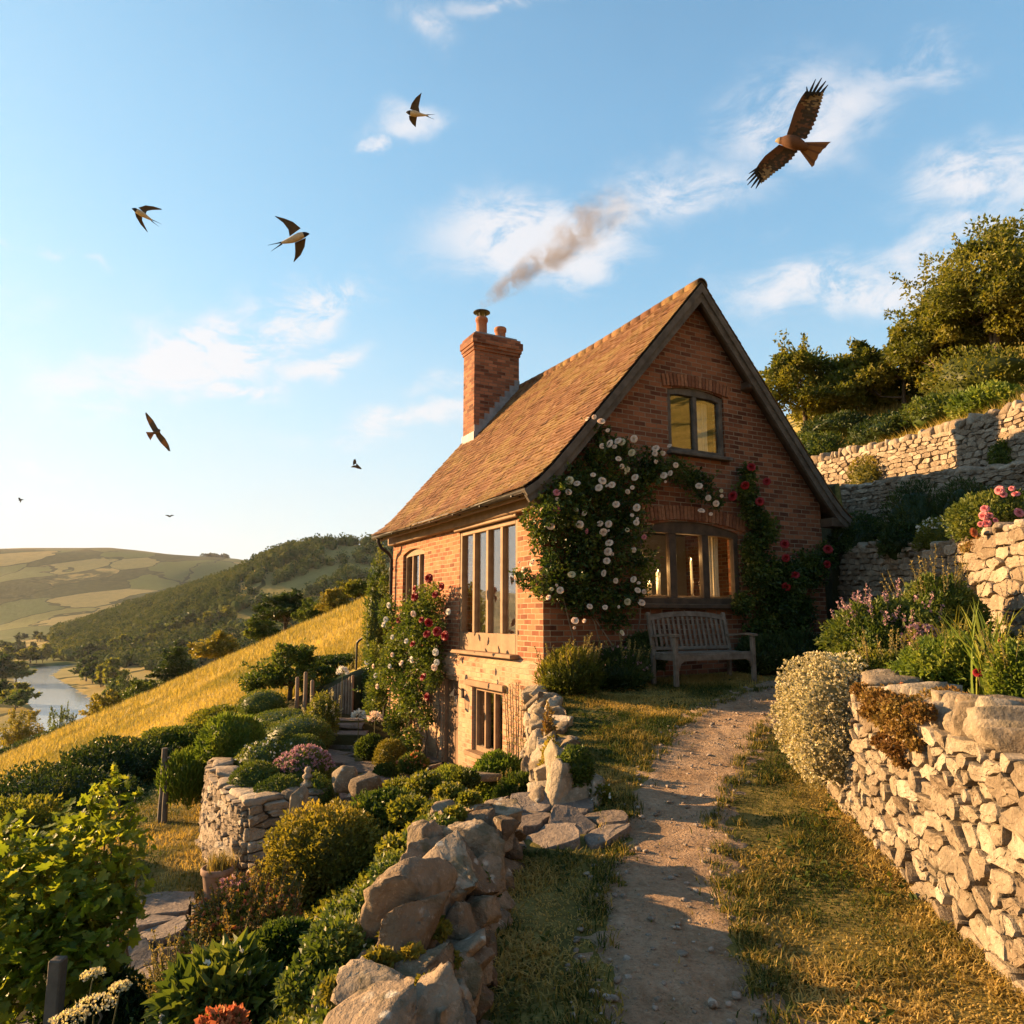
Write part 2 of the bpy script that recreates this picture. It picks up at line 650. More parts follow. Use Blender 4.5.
def H_far(x, y):
    fl = -41.2 + 1.2 * (fbm(x / 90., y / 90.) - .5)
    rd = river_d(x, y)
    fl = fl - 2.2 * smoothstep(6, -4, rd)
    mid = ip(x, MIDR) + 41.2
    yr = y - ip(x, MIDY)
    mh = mid * smoothstep(-370, 0, yr) * (1 - .55 * smoothstep(0, 500, yr))
    mh = mh * (1 + .22 * (fbm(x / 110., y / 110. + 7) - .5) * (1 - smoothstep(-80, 0, yr)))
    fh = (ip(x, FARR) + 41.2) * smoothstep(1300, 2600, y) * (1 - .5 * smoothstep(2600, 4500, y))
    k = smoothstep(1000, 1400, y) * (1 - smoothstep(2200, 2600, y))
    fh = fh + k * 46 * (fbm(x / 420., y / 420. + 3, o=3) - .5)
    lh = 130 * smoothstep(-420, -1100, x) * smoothstep(420, 100, y)       # the valley's left side, out of frame
    return fl + np.maximum(np.maximum(mh, fh), lh)


def H_base(x, y):
    p = .44 * x + .15 * y - 1.2 - .0012 * np.maximum(0, y - 50) ** 2
    p = p + .35 * (fbm(x / 6., y / 6. + 31) - .5) * smoothstep(12, 22, np.abs(x) + np.maximum(0, y - 5) * .8)
    # hillside on the right, with an unseen bank behind, raised to block sky light
    p = p + .30 * np.maximum(0, x - 11) * smoothstep(14, 4, y) + .75 * np.maximum(0, -y - 5) * smoothstep(-5, 6, x) * smoothstep(-60, -30, y)
    p = np.where(x > 10, p - .0036 * np.maximum(0, x - 40) ** 2, p)
    f = H_far(x, y)
    k = 6.0
    h = np.clip(.5 + .5 * (p - f) / k, 0, 1)
    return f * (1 - h) + p * h + k * h * (1 - h)


def H(x, y):
    x, y = np.broadcast_arrays(np.asarray(x, float), np.asarray(y, float))
    z = H_base(x, y)
    s = (x - HC[0]) * HG[0] + (y - HC[1]) * HG[1]
    t = (x - HC[0]) * HL[0] + (y - HC[1]) * HL[1]
    inh = (s > .05) & (s < HW - .05) & (t > .05) & (t < HLEN - .05)
    n = fbm(x * 1.4, y * 1.4)
    # garden below on the left: flat near the walls, merging with the hillside
    gk = smoothstep(-7.5, -5.0, x) * smoothstep(17.5, 14, y) * smoothstep(-6, -2, y)
    z = np.where(x < 1, z * (1 - gk) + gk * (-1.9 + .12 * (n - .5)), z)
    # foreground bed between the boulder wall and the flagged garden
    xr = ip(y, ROCK)
    fk = (x < xr) & (x > -2.45) & (y < 8.6) & (y > -4)
    zf = -.42 + (x - xr) * .55
    zf = np.maximum(zf, -1.5)
    zf = np.where(y > 6.2, np.minimum(zf, -.45 - (y - 5.0) * .32), zf)
    z = np.where(fk, zf + .1 * (n - .5), z)
    # yard in front of the long wall
    yk = (x > ip(y, YARD_X)) & (t < HLEN + 1.2) & (y > 4.9) & (y < 17.5) & (x < 6)
    z = np.where(yk, ip(y, YARD_Z), z)
    # bed of clipped shrubs
    bk = poly_in(x, y, BED)
    z = np.where(bk, -1.24 + .012 * (y - 8.4) + .06 * (n - .5), z)
    # right-hand terraces
    far = smoothstep(22, 27, y)
    xl, x1, x2, x3 = ip(y, XR2), ip(y, XW1), ip(y, XW2), ip(y, XW3)
    zr = np.where(x < x1, .42 + .58 * np.clip((x - xl) / np.maximum(x1 - xl, .4), 0, 1),
         np.where(x < x2, 1.9 + .35 * (x - x1) / np.maximum(x2 - x1, .4),
         np.where(x < x3, 3.25 + .5 * (x - x2) / np.maximum(x3 - x2, .4), 4.75 + .42 * np.minimum(x - x3, 25))))
    zr = zr + .08 * (n - .5)
    rk = (x > xl) & (y < 27) & ~inh
    z = np.where(rk, zr * (1 - far) + z * far, z)
    # upper lawn
    lx = np.where(y < 5.0, xr + .12, np.where(y < 5.75, .05, .45))
    lk = (x > lx) & (x <= xl) & (t < .1)
    z = np.where(lk, ip(y, LAWN_Z) + .05 * (n - .5), z)
    side = (s >= HW - .06) & (s < HW + .55) & (t > -.25) & (t < HLEN + .6)
    z = np.where(side, .22, z)
    z = np.where(inh, -1.8, z)
    return z


def Hs(x, y):
    return float(H(np.array([x]), np.array([y]))[0])


def ground_at(px, py, ymax=60):
    """where the line of sight through that pixel first meets the land"""
    d = px_dir(px, py)
    ts = np.concatenate([np.arange(1.0, 20, .03), np.arange(20, ymax, .2)])
    P = EYE[None] + d[None] * (ts / d[1])[:, None]
    hh = H(P[:, 0], P[:, 1])
    i = int(np.argmax(P[:, 2] < hh))
    return P[i]


def graded(lo, a, b, hi, step, growth):
    xs = list(np.arange(a, b + step / 2, step))
    s = step
    while xs[-1] < hi:
        s *= growth
        xs.append(xs[-1] + s)
    s = step
    left = [a]
    while left[-1] > lo:
        s *= growth
        left.append(left[-1] - s)
    return np.array(left[:0:-1] + xs)


def grid_faces(ny, nx):
    i = np.arange(ny - 1)[:, None] * nx + np.arange(nx - 1)[None]
    return np.stack([i, i + 1, i + nx + 1, i + nx], -1).reshape(-1, 4)


# --- materials of the land
def mat_ground():
    m, w = new_mat('ground')
    co = world_co(w)
    v = vattr(w)
    n1 = w.noise(co, 2.2, 6, .65)
    n2 = w.noise(co, 14, 6, .7)
    n3 = w.noise(co, .35, 4, .6)
    mixn = w.math('ADD', w.math('MULTIPLY', n1, .6), w.math('MULTIPLY', n2, .4))
    lawn = w.ramp(mixn, [(.34, (.045, .042, .012)), (.46, (.11, .09, .024)), (.56, (.20, .15, .042)), (.7, (.32, .225, .08))])
    st = w.noise(w.scalevec(co, (1, .4, .6)), 1.2, 7, .7)
    mead = w.ramp(w.math('ADD', w.math('MULTIPLY', st, .5), w.math('ADD', w.math('MULTIPLY', n3, .3), w.math('MULTIPLY', n2, .2))),
                  [(.3, (.14, .13, .033)), (.45, (.29, .225, .056)), (.58, (.40, .295, .083)), (.75, (.48, .37, .13))])
    soil = w.ramp(mixn, [(.3, (.018, .016, .008)), (.5, (.045, .04, .014)), (.7, (.08, .06, .03))])
    c = w.mix(w.smooth(v, .25, .3), soil, lawn)
    spx = w.n('ShaderNodeSeparateXYZ')
    w.l(co, spx.inputs[0])
    scrub = w.math('MULTIPLY', w.smooth(w.noise(co, .22, 5, .65), .5, .57), w.smooth(spx.outputs[0], 9, 14))
    mead = w.mix(w.math('MULTIPLY', scrub, .9), mead, (.03, .042, .012))
    c = w.mix(w.smooth(v, .7, .8), c, mead)
    finish(w, c, .95, w.math('ADD', n1, w.math('MULTIPLY', n2, .5)), .6, .06, .1)
    return m


def mat_valley():
    m, w = new_mat('valley')
    co = world_co(w)
    sp = w.n('ShaderNodeSeparateXYZ')
    w.l(co, sp.inputs[0])
    cb = w.n('ShaderNodeCombineXYZ')
    wx = w.noise(co, .006, 3)
    w.l(w.math('MULTIPLY_ADD', w.math('SUBTRACT', wx, .5), 190, sp.outputs[0]), cb.inputs[0])
    w.l(w.math('MULTIPLY', w.math('MULTIPLY_ADD', w.math('SUBTRACT', wx, .5), 260, sp.outputs[1]), .62), cb.inputs[1])
    def vor(scale, feat):
        vn = w.n('ShaderNodeTexVoronoi', feature=feat)
        vn.voronoi_dimensions = '2D'
        w.l(cb.outputs[0], vn.inputs['Vector'])
        vn.inputs['Scale'].default_value = scale
        return vn
    cell = vor(1 / 120., 'F1')
    edge = vor(1 / 120., 'DISTANCE_TO_EDGE')
    sc = w.n('ShaderNodeSeparateColor')
    w.l(cell.outputs['Color'], sc.inputs[0])
    col = w.ramp(sc.outputs[0], [(.0, (.30, .22, .08)), (.28, (.24, .20, .075)), (.42, (.10, .12, .03)), (.6, (.075, .10, .03)), (.78, (.15, .15, .05)), (.92, (.33, .245, .09))])
    wood = w.smooth(w.math('ADD', sc.outputs[1], w.math('MULTIPLY', w.math('SUBTRACT', w.noise(co, .02, 4, .6), .5), .25)), .62, .66)
    hill = w.smooth(sp.outputs[1], 950, 1150)
    near = w.math('MULTIPLY', w.smooth(sp.outputs[0], -340, -300), w.smooth(sp.outputs[1], 1000, 950))
    col = w.mix(w.math('MULTIPLY', near, .75), col, (.33, .245, .085))
    n1 = w.noise(co, .05, 5, .7)
    wc = w.ramp(n1, [(.3, (.012, .022, .008)), (.6, (.035, .05, .014)), (.8, (.06, .07, .02))])
    col = w.mix(w.math('MULTIPLY', w.math('MULTIPLY', wood, hill), .93), col, wc)
    # heath along the top of the far hill
    col = w.mix(w.math('MULTIPLY', w.smooth(sp.outputs[2], 200, 245), .7), col, (.17, .11, .055))
    col = w.mix(w.math('MULTIPLY', w.smooth(n1, .35, .7), .3), col, (.07, .07, .025))
    hed = w.smooth(w.math('ADD', edge.outputs['Distance'], w.math('MULTIPLY', w.math('SUBTRACT', n1, .5), .05)), .034, .02)
    col = w.mix(w.math('MULTIPLY', hed, .95), col, (.02, .03, .01))
    finish(w, col, .95, n1, .5, 4, .05)
    return m


def build_land():
    xs = graded(-230, -7, 8.6, 150, .09, 1.045)
    ys = graded(-60, -2, 17.2, 270, .09, 1.04)
    X, Y = np.meshgrid(xs, ys)
    Z = H(X, Y)
    F = grid_faces(len(ys), len(xs))
    fx, fy = X.ravel()[F].mean(1), Y.ravel()[F].mean(1)
    v = np.full(len(F), .9)
    s = (fx - HC[0]) * HG[0] + (fy - HC[1]) * HG[1]
    t = (fx - HC[0]) * HL[0] + (fy - HC[1]) * HL[1]
    garden = (fx > -6.8) & (fx < 9.6) & (fy < 17.5) & (fy > -5)
    v[garden] = .1
    lx = np.where(fy < 5.0, ip(fy, ROCK) + .12, .05)
    lawn = (fx > lx) & (fx < ip(fy, XR2)) & (t < .1) & (fy < 17)
    grass = (fx > -6.8) & (fx < -2.4) & (fy > 7.2) & (fy < 14) & ~poly_in(fx, fy, BED)
    v[lawn | grass] = .5
    v[(fx > ip(fy, XW3)) & (fy < 30)] = .9
    m = MB()
    m.add(np.stack([X, Y, Z], -1), F, 0, v, True)
    tag(m.build('ground', mat_ground()), kind='structure')
    # the valley and the hills beyond
    xs = np.concatenate([np.arange(-5000, -1000, 90), np.arange(-1000, 200, 10), np.arange(200, 4001, 95)])
    ys = np.concatenate([np.arange(-300, 160, 40), np.arange(160, 960, 9), np.arange(960, 2800, 26), np.arange(2800, 5600, 120)])
    X, Y = np.meshgrid(xs, ys)
    Z = H_base(X, Y)
    inner = (X > -215) & (X < 135) & (Y > -45) & (Y < 250)
    Z = np.where(inner, Z - 3.0, Z)
    F = grid_faces(len(ys), len(xs))
    ii = inner.ravel()[F].all(1)
    F = F[~ii]
    m = MB()
    m.add(np.stack([X, Y, Z], -1), F, 0, .5, True)
    tag(m.build('valley', mat_valley()), kind='structure')
    # river
    m = MB()
    pts = np.array(RIVER, float)
    tt = np.linspace(0, len(pts) - 1, 120)
    P = np.stack([np.interp(tt, np.arange(len(pts)), pts[:, k]) for k in range(3)], -1)
    for _ in range(6):
        P[1:-1] = (P[:-2] + 2 * P[1:-1] + P[2:]) / 4
    T = np.gradient(P[:, :2], axis=0)
    T /= np.linalg.norm(T, axis=1)[:, None]
    Nn = np.stack([-T[:, 1], T[:, 0]], -1)
    w_ = (P[:, 2] + 3)[:, None]
    A = np.concatenate([P[:, :2] + Nn * w_, np.full((120, 1), -42.0)], 1)
    B = np.concatenate([P[:, :2] - Nn * w_, np.full((120, 1), -42.0)], 1)
    V = np.stack([A, B], 1).reshape(-1, 3)
    F = [(2 * i, 2 * i + 1, 2 * i + 3, 2 * i + 2) for i in range(119)]
    m.add(V, F)
    mt, w = new_mat('water')
    co = world_co(w)
    rip = w.noise(w.scalevec(co, (.35, 1, 1)), .8, 4, .6)
    finish(w, (.30, .35, .38), .10, rip, .35, .2, 1.0)
    tag(m.build('river', mt), kind='structure')


build_land()

# ------------------------------------------------------------------ the dirt path and the flagstones
PATH = [(-2, .55, .75), (1.5, .58, .62), (3.0, .66, .45), (3.8, .79, .43), (4.6, .93, .41), (5.4, 1.11, .40), (6.2, 1.37, .43), (7.2, 1.85, .5), (8.2, 2.35, .5), (9.2, 3.0, .5), (10.2, 3.85, .5), (11.2, 5.2, .5), (12.0, 6.6, .5)]


def path_mask(x, y):
    """distance past the path's worn edge"""
    P = np.array(PATH)
    d = np.full(np.shape(x), 1e9)
    for (y0, x0, w0), (y1, x1, w1) in zip(PATH[:-1], PATH[1:]):
        vx, vy = x1 - x0, y1 - y0
        t = np.clip(((x - x0) * vx + (y - y0) * vy) / (vx * vx + vy * vy), 0, 1)
        d = np.minimum(d, np.hypot(x - x0 - t * vx, y - y0 - t * vy) - (w0 + t * (w1 - w0)) * 1.06)
    return d


def build_path():
    m, w = new_mat('dirt')
    co = world_co(w)
    n1 = w.noise(co, 3.0, 6, .65)
    n2 = w.noise(co, 22, 6, .7)
    n3 = w.noise(co, 70, 4, .7)
    c = w.ramp(w.math('ADD', w.math('MULTIPLY', n1, .55), w.math('MULTIPLY', n2, .45)),
               [(.32, (.21, .13, .075)), (.5, (.40, .27, .17)), (.66, (.53, .385, .26))])
    vr = w.n('ShaderNodeTexVoronoi')
    w.l(co, vr.inputs['Vector'])
    vr.inputs['Scale'].default_value = 34
    peb = w.math('MULTIPLY', w.smooth(vr.outputs['Distance'], .34, .2), w.smooth(n2, .45, .6))
    c = w.mix(w.math('MULTIPLY', peb, .6), c, (.48, .38, .29))
    c = w.mix(w.math('MULTIPLY', w.smooth(n3, .52, .68), .45), c, (.13, .085, .055))
    c = w.mix(w.math('MULTIPLY', w.smooth(w.noise(co, 1.6, 4, .7), .55, .7), .4), c, (.20, .14, .07))
    h = w.math('ADD', w.math('ADD', w.math('MULTIPLY', n2, 1.0), w.math('MULTIPLY', n1, 1.5)), w.math('ADD', w.math('MULTIPLY', peb, .5), w.math('MULTIPLY', n3, .3)))
    finish(w, c, .95, h, 1.0, .06, .1)
    xs = np.arange(-1.0, 6.3, .045)
    ys = np.arange(-1.5, 12, .045)
    X, Y = np.meshgrid(xs, ys)
    D = path_mask(X, Y) + .34 * (fbm(X * 2.3, Y * 2.3 + 5) - .5) + .16 * (vnoise(X * 9, Y * 9) - .5) + .12 * (vnoise(X * 21, Y * 21) - .5)
    up = .004 + .045 * (fbm(X * 3.1, Y * 3.1, o=3) - .5) + .028 * (fbm(X * 9, Y * 9 + 3, o=3) - .5)
    Z = H(X, Y) + np.clip(up, -.004, 1) * smoothstep(.05, -.15, D) + .006 - .032 * smoothstep(-.16, .14, D)
    F = grid_faces(len(ys), len(xs))
    fx, fy, fd = X.ravel()[F].mean(1), Y.ravel()[F].mean(1), D.ravel()[F].mean(1)
    t = (fx - HC[0]) * HL[0] + (fy - HC[1]) * HL[1]
    k = (fd < .16) & (t < -.4) & (fx < ip(fy, XR2) - .1) & (fx > ip(fy, ROCK) + .1) & ((fy < 5) | (fx > .5))
    mb = MB()
    mb.add(np.stack([X, Y, Z], -1), F[k], 0, .5, True)
    tag(mb.build('path', m), kind='structure')
    # loose stones on it
    rng = np.random.RandomState(3)
    mb = MB()
    n = 0
    while n < 1500:
        y = rng.uniform(1.2, 11)
        x = rng.uniform(0, 4.5)
        if path_mask(np.array([x]), np.array([y]))[0] > -.02 + .1 * rng.rand():
            continue
        r = .004 + .015 * rng.rand() ** 4
        V, Fq = stone_shape(rng, 2)
        V = V * np.array([r * rng.uniform(.8, 1.5), r, r * .6]) @ rotz(rng.rand() * 6).T
        mb.add(V + np.array([x, y, Hs(x, y) + .012 + r * .25]), Fq, 0, rng.rand(), True)
        n += 1
    tag(mb.build('gravel', M['stone_path']), 'small loose stones scattered over the dirt path', 'gravel', kind='stuff')


_CS = {}


def cube_sphere(n):
    if n in _CS:
        return _CS[n]
    bm = bmesh.new()
    bmesh.ops.create_cube(bm, size=2)
    bmesh.ops.subdivide_edges(bm, edges=bm.edges[:], cuts=n, use_grid_fill=True)
    V = np.array([v.co[:] for v in bm.verts])
    bm.verts.index_update()
    F = np.array([[v.index for v in f.verts] for f in bm.faces])
    bm.free()
    _CS[n] = (V, F)
    return _CS[n]


def stone_shape(rng, n=3, boxy=.55, rough=.22):
    """one irregular stone about two units across"""
    C, F = cube_sphere(n)
    Sph = C / np.linalg.norm(C, axis=1)[:, None]
    V = C * boxy + Sph * (1 - boxy) * 1.1
    o = rng.rand(3) * 100
    d = fbm(V[:, 0] * .8 + o[0], V[:, 1] * .8 + o[1], V[:, 2] * .8 + o[2], o=3) - .5
    V = V * (1 + rough * 2 * d)[:, None]
    sk = np.eye(3) + rng.uniform(-.18, .18, (3, 3))
    # a few flat split faces
    V = V @ sk.T
    for _ in range(3):
        nrm = rng.normal(size=3)
        nrm /= np.linalg.norm(nrm)
        dd = V @ nrm
        lim = np.percentile(dd, 84)
        V = V - np.maximum(0, dd - lim)[:, None] * nrm * .85
    return V, F


M = {}
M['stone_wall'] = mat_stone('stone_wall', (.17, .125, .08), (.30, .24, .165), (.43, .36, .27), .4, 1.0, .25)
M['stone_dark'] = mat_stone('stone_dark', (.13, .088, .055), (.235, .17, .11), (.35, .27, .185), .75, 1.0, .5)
M['stone_far'] = mat_stone('stone_far', (.20, .15, .10), (.33, .26, .185), (.44, .37, .28), .3, .7)
M['stone_path'] = mat_stone('stone_path', (.20, .16, .12), (.30, .24, .19), (.42, .35, .28), .2, 2)
M['flag'] = mat_stone('flag', (.15, .115, .09), (.22, .175, .14), (.29, .235, .19), .3, 1.0)
M['mortar_dark'] = mat_plain('wall_core', (.05, .038, .025), (.11, .085, .055), 9, .95)


def clip_poly(P, a, b, c):
    """keep the part of polygon P where a*x+b*y<=c"""
    out = []
    n = len(P)
    for i in range(n):
        p, q = P[i], P[(i + 1) % n]
        dp, dq = a * p[0] + b * p[1] - c, a * q[0] + b * q[1] - c
        if dp <= 0:
            out.append(p)
        if (dp < 0 < dq) or (dq < 0 < dp):
            t = dp / (dp - dq)
            out.append((p[0] + t * (q[0] - p[0]), p[1] + t * (q[1] - p[1])))
    return out


def voronoi_cells(rng, w, h, sx, sy, outline=None, relax=1, rows=False):
    """irregular stone outlines filling w x h; sx, sy the usual stone size"""
    n = max(4, int(w * h / (sx * sy)))
    if rows:
        pts = []
        y = 0
        while y < h:
            hh = sy * rng.uniform(.7, 1.35)
            x = -sx * rng.rand()
            while x < w + sx:
                ww = sx * rng.uniform(.5, 1.6)
                pts.append((x + ww / 2, y + hh / 2 + rng.uniform(-.16, .16) * hh))
                x += ww
            y += hh
        pts = np.array(pts)
        pts = pts[(pts[:, 0] > 0) & (pts[:, 0] < w) & (pts[:, 1] < h)]
        relax = 0
    else:
        pts = rng.rand(n, 2) * [w, h]
    asp = sx / sy
    Q = pts / [asp, 1]
    W_, H_ = w / asp, h
    cells = []
    for it in range(relax + 1):
        cells = []
        for i, p in enumerate(Q):
            P = [(0, 0), (W_, 0), (W_, H_), (0, H_)]
            d = ((Q - p) ** 2).sum(1)
            for j in np.argsort(d)[1:26]:
                q = Q[j]
                a, b = q - p
                P = clip_poly(P, a, b, (q @ q - p @ p) / 2)
                if len(P) < 3:
                    break
            cells.append(P if len(P) >= 3 else None)
        if it < relax:
            Q = np.array([np.mean(np.array(P), 0) * .75 + q * .25 if P else q for P, q in zip(cells, Q)])
    return [np.array(P) * [asp, 1] for P in cells if P]


def cell_stone(mb, rng, P, to3, gap, dep, v=None, mi=0):
    """one wall stone from its outline: rounded corners, domed rough face, real depth"""
    c = P.mean(0)
    A = P
    Q = []
    n = len(A)
    for i in range(n):
        p, q = A[i], A[(i + 1) % n]
        Q += [p * .86 + q * .14, p * .52 + q * .48, p * .14 + q * .86]
    Q = np.array(Q)
    size = np.sqrt(abs(np.sum(A[:, 0] * np.roll(A[:, 1], -1) - np.roll(A[:, 0], -1) * A[:, 1])) / 2)
    k = max(.4, 1 - gap / max(size * .5, 1e-3))
    Q = c + (Q - c) * k
    Q = Q + rng.normal(size=Q.shape) * size * .035
    out = rng.uniform(0, .35) * dep
    rings = [(1.0, -dep), (1.0, out * .3), (.965, out + dep * .13), (.84, out + dep * .17), (.4, out + dep * .18)]
    m = len(Q)
    V, F = [], []
    tilt = rng.normal(size=2) * .16
    for kk, d in rings:
        R_ = c + (Q - c) * kk
        dd = d + (rng.rand(m) - .5) * dep * .16 * (kk < 1) + ((R_ - c) @ tilt) * (d > 0)
        V.append(np.concatenate([R_, dd[:, None]], 1))
    for r in range(len(rings) - 1):
        for j in range(m):
            jj = (j + 1) % m
            F.append((r * m + j, r * m + jj, (r + 1) * m + jj, (r + 1) * m + j))
    V = np.concatenate(V)
    vv = float(np.clip(rng.normal(.45, .25), 0, 1)) if v is None else v
    fc = [tuple(range(4 * m, 5 * m))]
    mb.add(to3(V), F, mi, vv, False)
    # cap as its own chunk
    mb.add(to3(V[4 * m:]), [tuple(range(m))], mi, vv, False)


def polyline_eval(P, u):
    P = np.asarray(P, float)
    d = np.concatenate([[0], np.cumsum(np.linalg.norm(np.diff(P[:, :2], axis=0), axis=1))])
    return np.stack([np.interp(u, d, P[:, k]) for k in range(P.shape[1])], -1), d[-1]


def stone_wall(name, label, line, thick, sx, sy, mat, seed, side=1, cope=None, group=None, gap=.012, back=False, rows=False, ends=True, copesz=.14, ragged=0.0, dep=.07, cope_up=True):
    """dry-stone wall along line [(x, y, zbottom, ztop)...]; the laid face looks to the right of the walking direction when side=1"""
    rng = np.random.RandomState(seed)
    line = np.array(line, float)
    _, L = polyline_eval(line, 0)
    hmax = (line[:, 3] - line[:, 2]).max()
    root = thing(name, label, 'wall', (line[0, 0], line[0, 1], line[0, 2]), 0, group)
    org = np.array(root.location)
    mb = MB()

    def frame(u):
        p, _ = polyline_eval(line, u)
        q, _ = polyline_eval(line, u + .05)
        r, _ = polyline_eval(line, u - .05)
        t = q[..., :2] - r[..., :2]
        t = t / np.linalg.norm(t, axis=-1)[..., None]
        nrm = np.stack([t[..., 1], -t[..., 0]], -1) * side
        return p, nrm

    def mk(offset, flip):
        def to3(V):
            p, nrm = frame(V[:, 0])
            hh = (p[:, 3] - p[:, 2])
            z = p[:, 2] + V[:, 1] / hmax * hh
            batter = (1 - V[:, 1] / hmax) * .06 * hmax
            off = (offset + V[:, 2] + batter) * flip
            return np.stack([p[:, 0] + nrm[:, 0] * off, p[:, 1] + nrm[:, 1] * off, z], -1) - org
        return to3
    for P in voronoi_cells(rng, L, hmax, sx, sy, rows=rows):
        cell_stone(mb, rng, P, mk(thick / 2 - dep * .3, 1), gap, dep)
    if back:
        for P in voronoi_cells(rng, L, hmax, sx * 1.3, sy * 1.3, rows=rows):
            P = P[::-1]
            cell_stone(mb, rng, P, mk(thick / 2 - dep * .3, -1), gap, dep)
    mb.build('laid_stones', mat, root)
    # solid core
    core = MB()
    us = np.linspace(0, L, max(3, int(L / .3)))
    p, nrm = frame(us)
    rows_ = []
    for sgn, top in ((1, 0), (1, 1), (-1, 1), (-1, 0)):
        z = p[:, 3] - .05 if top else p[:, 2] - .15
        o = (thick / 2 - dep * .75) + (0 if top else .05 * hmax)
        if sgn < 0:
            o = thick / 2 - dep * .75
        rows_.append(np.stack([p[:, 0] + nrm[:, 0] * o * sgn, p[:, 1] + nrm[:, 1] * o * sgn, z], -1) - org)
    V = np.stack(rows_, 1).reshape(-1, 3)
    n = len(us)
    F = []
    for i in range(n - 1):
        for j in range(4):
            k = (j + 1) % 4
            F.append((i * 4 + j, i * 4 + k, (i + 1) * 4 + k, (i + 1) * 4 + j))
    F += [(0, 1, 2, 3), tuple((n - 1) * 4 + j for j in (3, 2, 1, 0))]
    core.add(V, F)
    core.build('wall_core', M['mortar_dark'], root)
    if ends:
        eb = MB()
        for u, sg in ((0.0, -1), (L, 1)):
            pp, nn = frame(np.array([u]))
            pp, nn = pp[0], nn[0]
            t = np.array([-nn[1], nn[0]]) * side * sg
            hh = pp[3] - pp[2]

            def to3e(V):
                a = V[:, 0] - thick / 2
                z = pp[2] + V[:, 1]
                o = V[:, 2]
                return np.stack([pp[0] + nn[0] * a + t[0] * o, pp[1] + nn[1] * a + t[1] * o, z], -1) - org
            for P in voronoi_cells(rng, thick, hh, sx * .9, sy, rows=True):
                cell_stone(eb, rng, P, to3e, gap, dep)
        eb.build('end_stones', mat, root)
    if cope:
        cb = MB()
        u = 0
        while u < L:
            wd = copesz * rng.uniform(.6, 1.5)
            pp, nn = frame(np.array([min(u + wd / 2, L)]))
            pp, nn = pp[0], nn[0]
            ht = cope * rng.uniform(.6, 1.35)
            V, F = stone_shape(rng, 4, .62, .2)
            V = V / np.abs(V).max(0) * np.array([wd * .56, (thick + .06) * .5 * rng.uniform(.55, 1.08), ht * .62])
            ang = math.atan2(nn[1], nn[0]) - PI / 2
            tl = rot_axis((0, 1, 0), rng.uniform(-.5, .5)) if cope_up else np.eye(3)
            V = V @ tl.T @ rotz(ang + rng.uniform(-.3, .3)).T
            cb.add(V + np.array([pp[0], pp[1], pp[3] + ht * .36]) - org, F, 0, rng.rand(), True)
            u += wd * .96
        cb.build('coping_stones', mat, root)
    return root


def boulder_wall(name, label, items, mat, seed, nsub=9):
    """items: (x, y, z, sx, sy, sz, turn) half sizes; each boulder is worked separately and the whole stands as one wall"""
    rng = np.random.RandomState(seed)
    x0, y0, z0 = items[0][:3]
    root = thing(name, label, 'wall', (x0, y0, z0 - items[0][5]))
    org = np.array(root.location)
    mb = MB()
    for (x, y, z, sx, sy, sz, a) in items:
        V, F = stone_shape(rng, nsub, .6, .22)
        for _ in range(9):
            nr = rng.normal(size=3)
            nr /= np.linalg.norm(nr)
            dd = V @ nr
            V = V - np.maximum(0, dd - np.percentile(dd, rng.uniform(68, 90)))[:, None] * nr * .96
        V = V / np.abs(V).max(0)
        o = rng.rand(3) * 50
        d = fbm(V[:, 0] * 2.2 + o[0], V[:, 1] * 2.2 + o[1], V[:, 2] * 2.2 + o[2], o=4) - .5
        V = V * (1 + .13 * d)[:, None]
        q = np.abs(fbm(V[:, 0] * 3 + o[1], V[:, 1] * 3 + o[2], V[:, 2] * 6 + o[0], o=3) - .5)
        V = V * (1 - .07 * np.clip(.10 - q, 0, 1) / .10)[:, None]
        V = V * 1.2 * np.array([sx, sy, sz]) @ rot_axis((1, 0, 0), rng.uniform(-.2, .2)).T @ rot_axis((0, 1, 0), rng.uniform(-.2, .2)).T @ rotz(a).T
        mb.add(V + np.array([x, y, z]) - org, F, 0, rng.rand(), True)
    mb.build('boulders', mat, root)
    return root


build_path()


def flagstones(name, outline_pts, zf, sx, sy, seed, rot=0.0):
    rng = np.random.RandomState(seed)
    P = np.array(outline_pts)
    lo, hi = P.min(0), P.max(0)
    mb = MB()
    for C in voronoi_cells(rng, hi[0] - lo[0], hi[1] - lo[1], sx, sy):
        C = C + lo
        c = C.mean(0)
        if not poly_in(np.array([c[0]]), np.array([c[1]]), outline_pts)[0]:
            continue

        def to3(V):
            return np.stack([V[:, 0], V[:, 1], zf(V[:, 0], V[:, 1]) + V[:, 2]], -1)
        cell_stone(mb, rng, C, to3, .012, .035)
    return tag(mb.build(name, M['flag']), kind='structure')


flagstones('flagstone_landing', [(-.15, 5.05), (.70, 5.1), (.85, 5.6), (.62, 5.8), (.2, 5.95), (-.35, 6.0)], lambda x, y: ip(y, LAWN_Z) + .022 - .25 * np.maximum(0, .0 - x), .30, .26, 4)
flagstones('flagstone_yard', [(-.35, 6.6), (.3, 7), (.2, 9), (.35, 10.2), (-2.6, 15.9), (-4.4, 15.0), (-3.3, 12.4), (-2.8, 10.4), (-2.1, 8.6), (-1.2, 7)], lambda x, y: ip(np.minimum(y, 14.9), YARD_Z) + .012, .6, .45, 5)
flagstones('flagstone_path', [(-2.5, 3.5), (-2.5, 8.9), (-3.1, 8.2), (-3.7, 7.9), (-4.3, 7.3), (-3.7, 6), (-3.4, 3.5)], lambda x, y: np.full(np.shape(x), -1.86), .6, .5, 6)

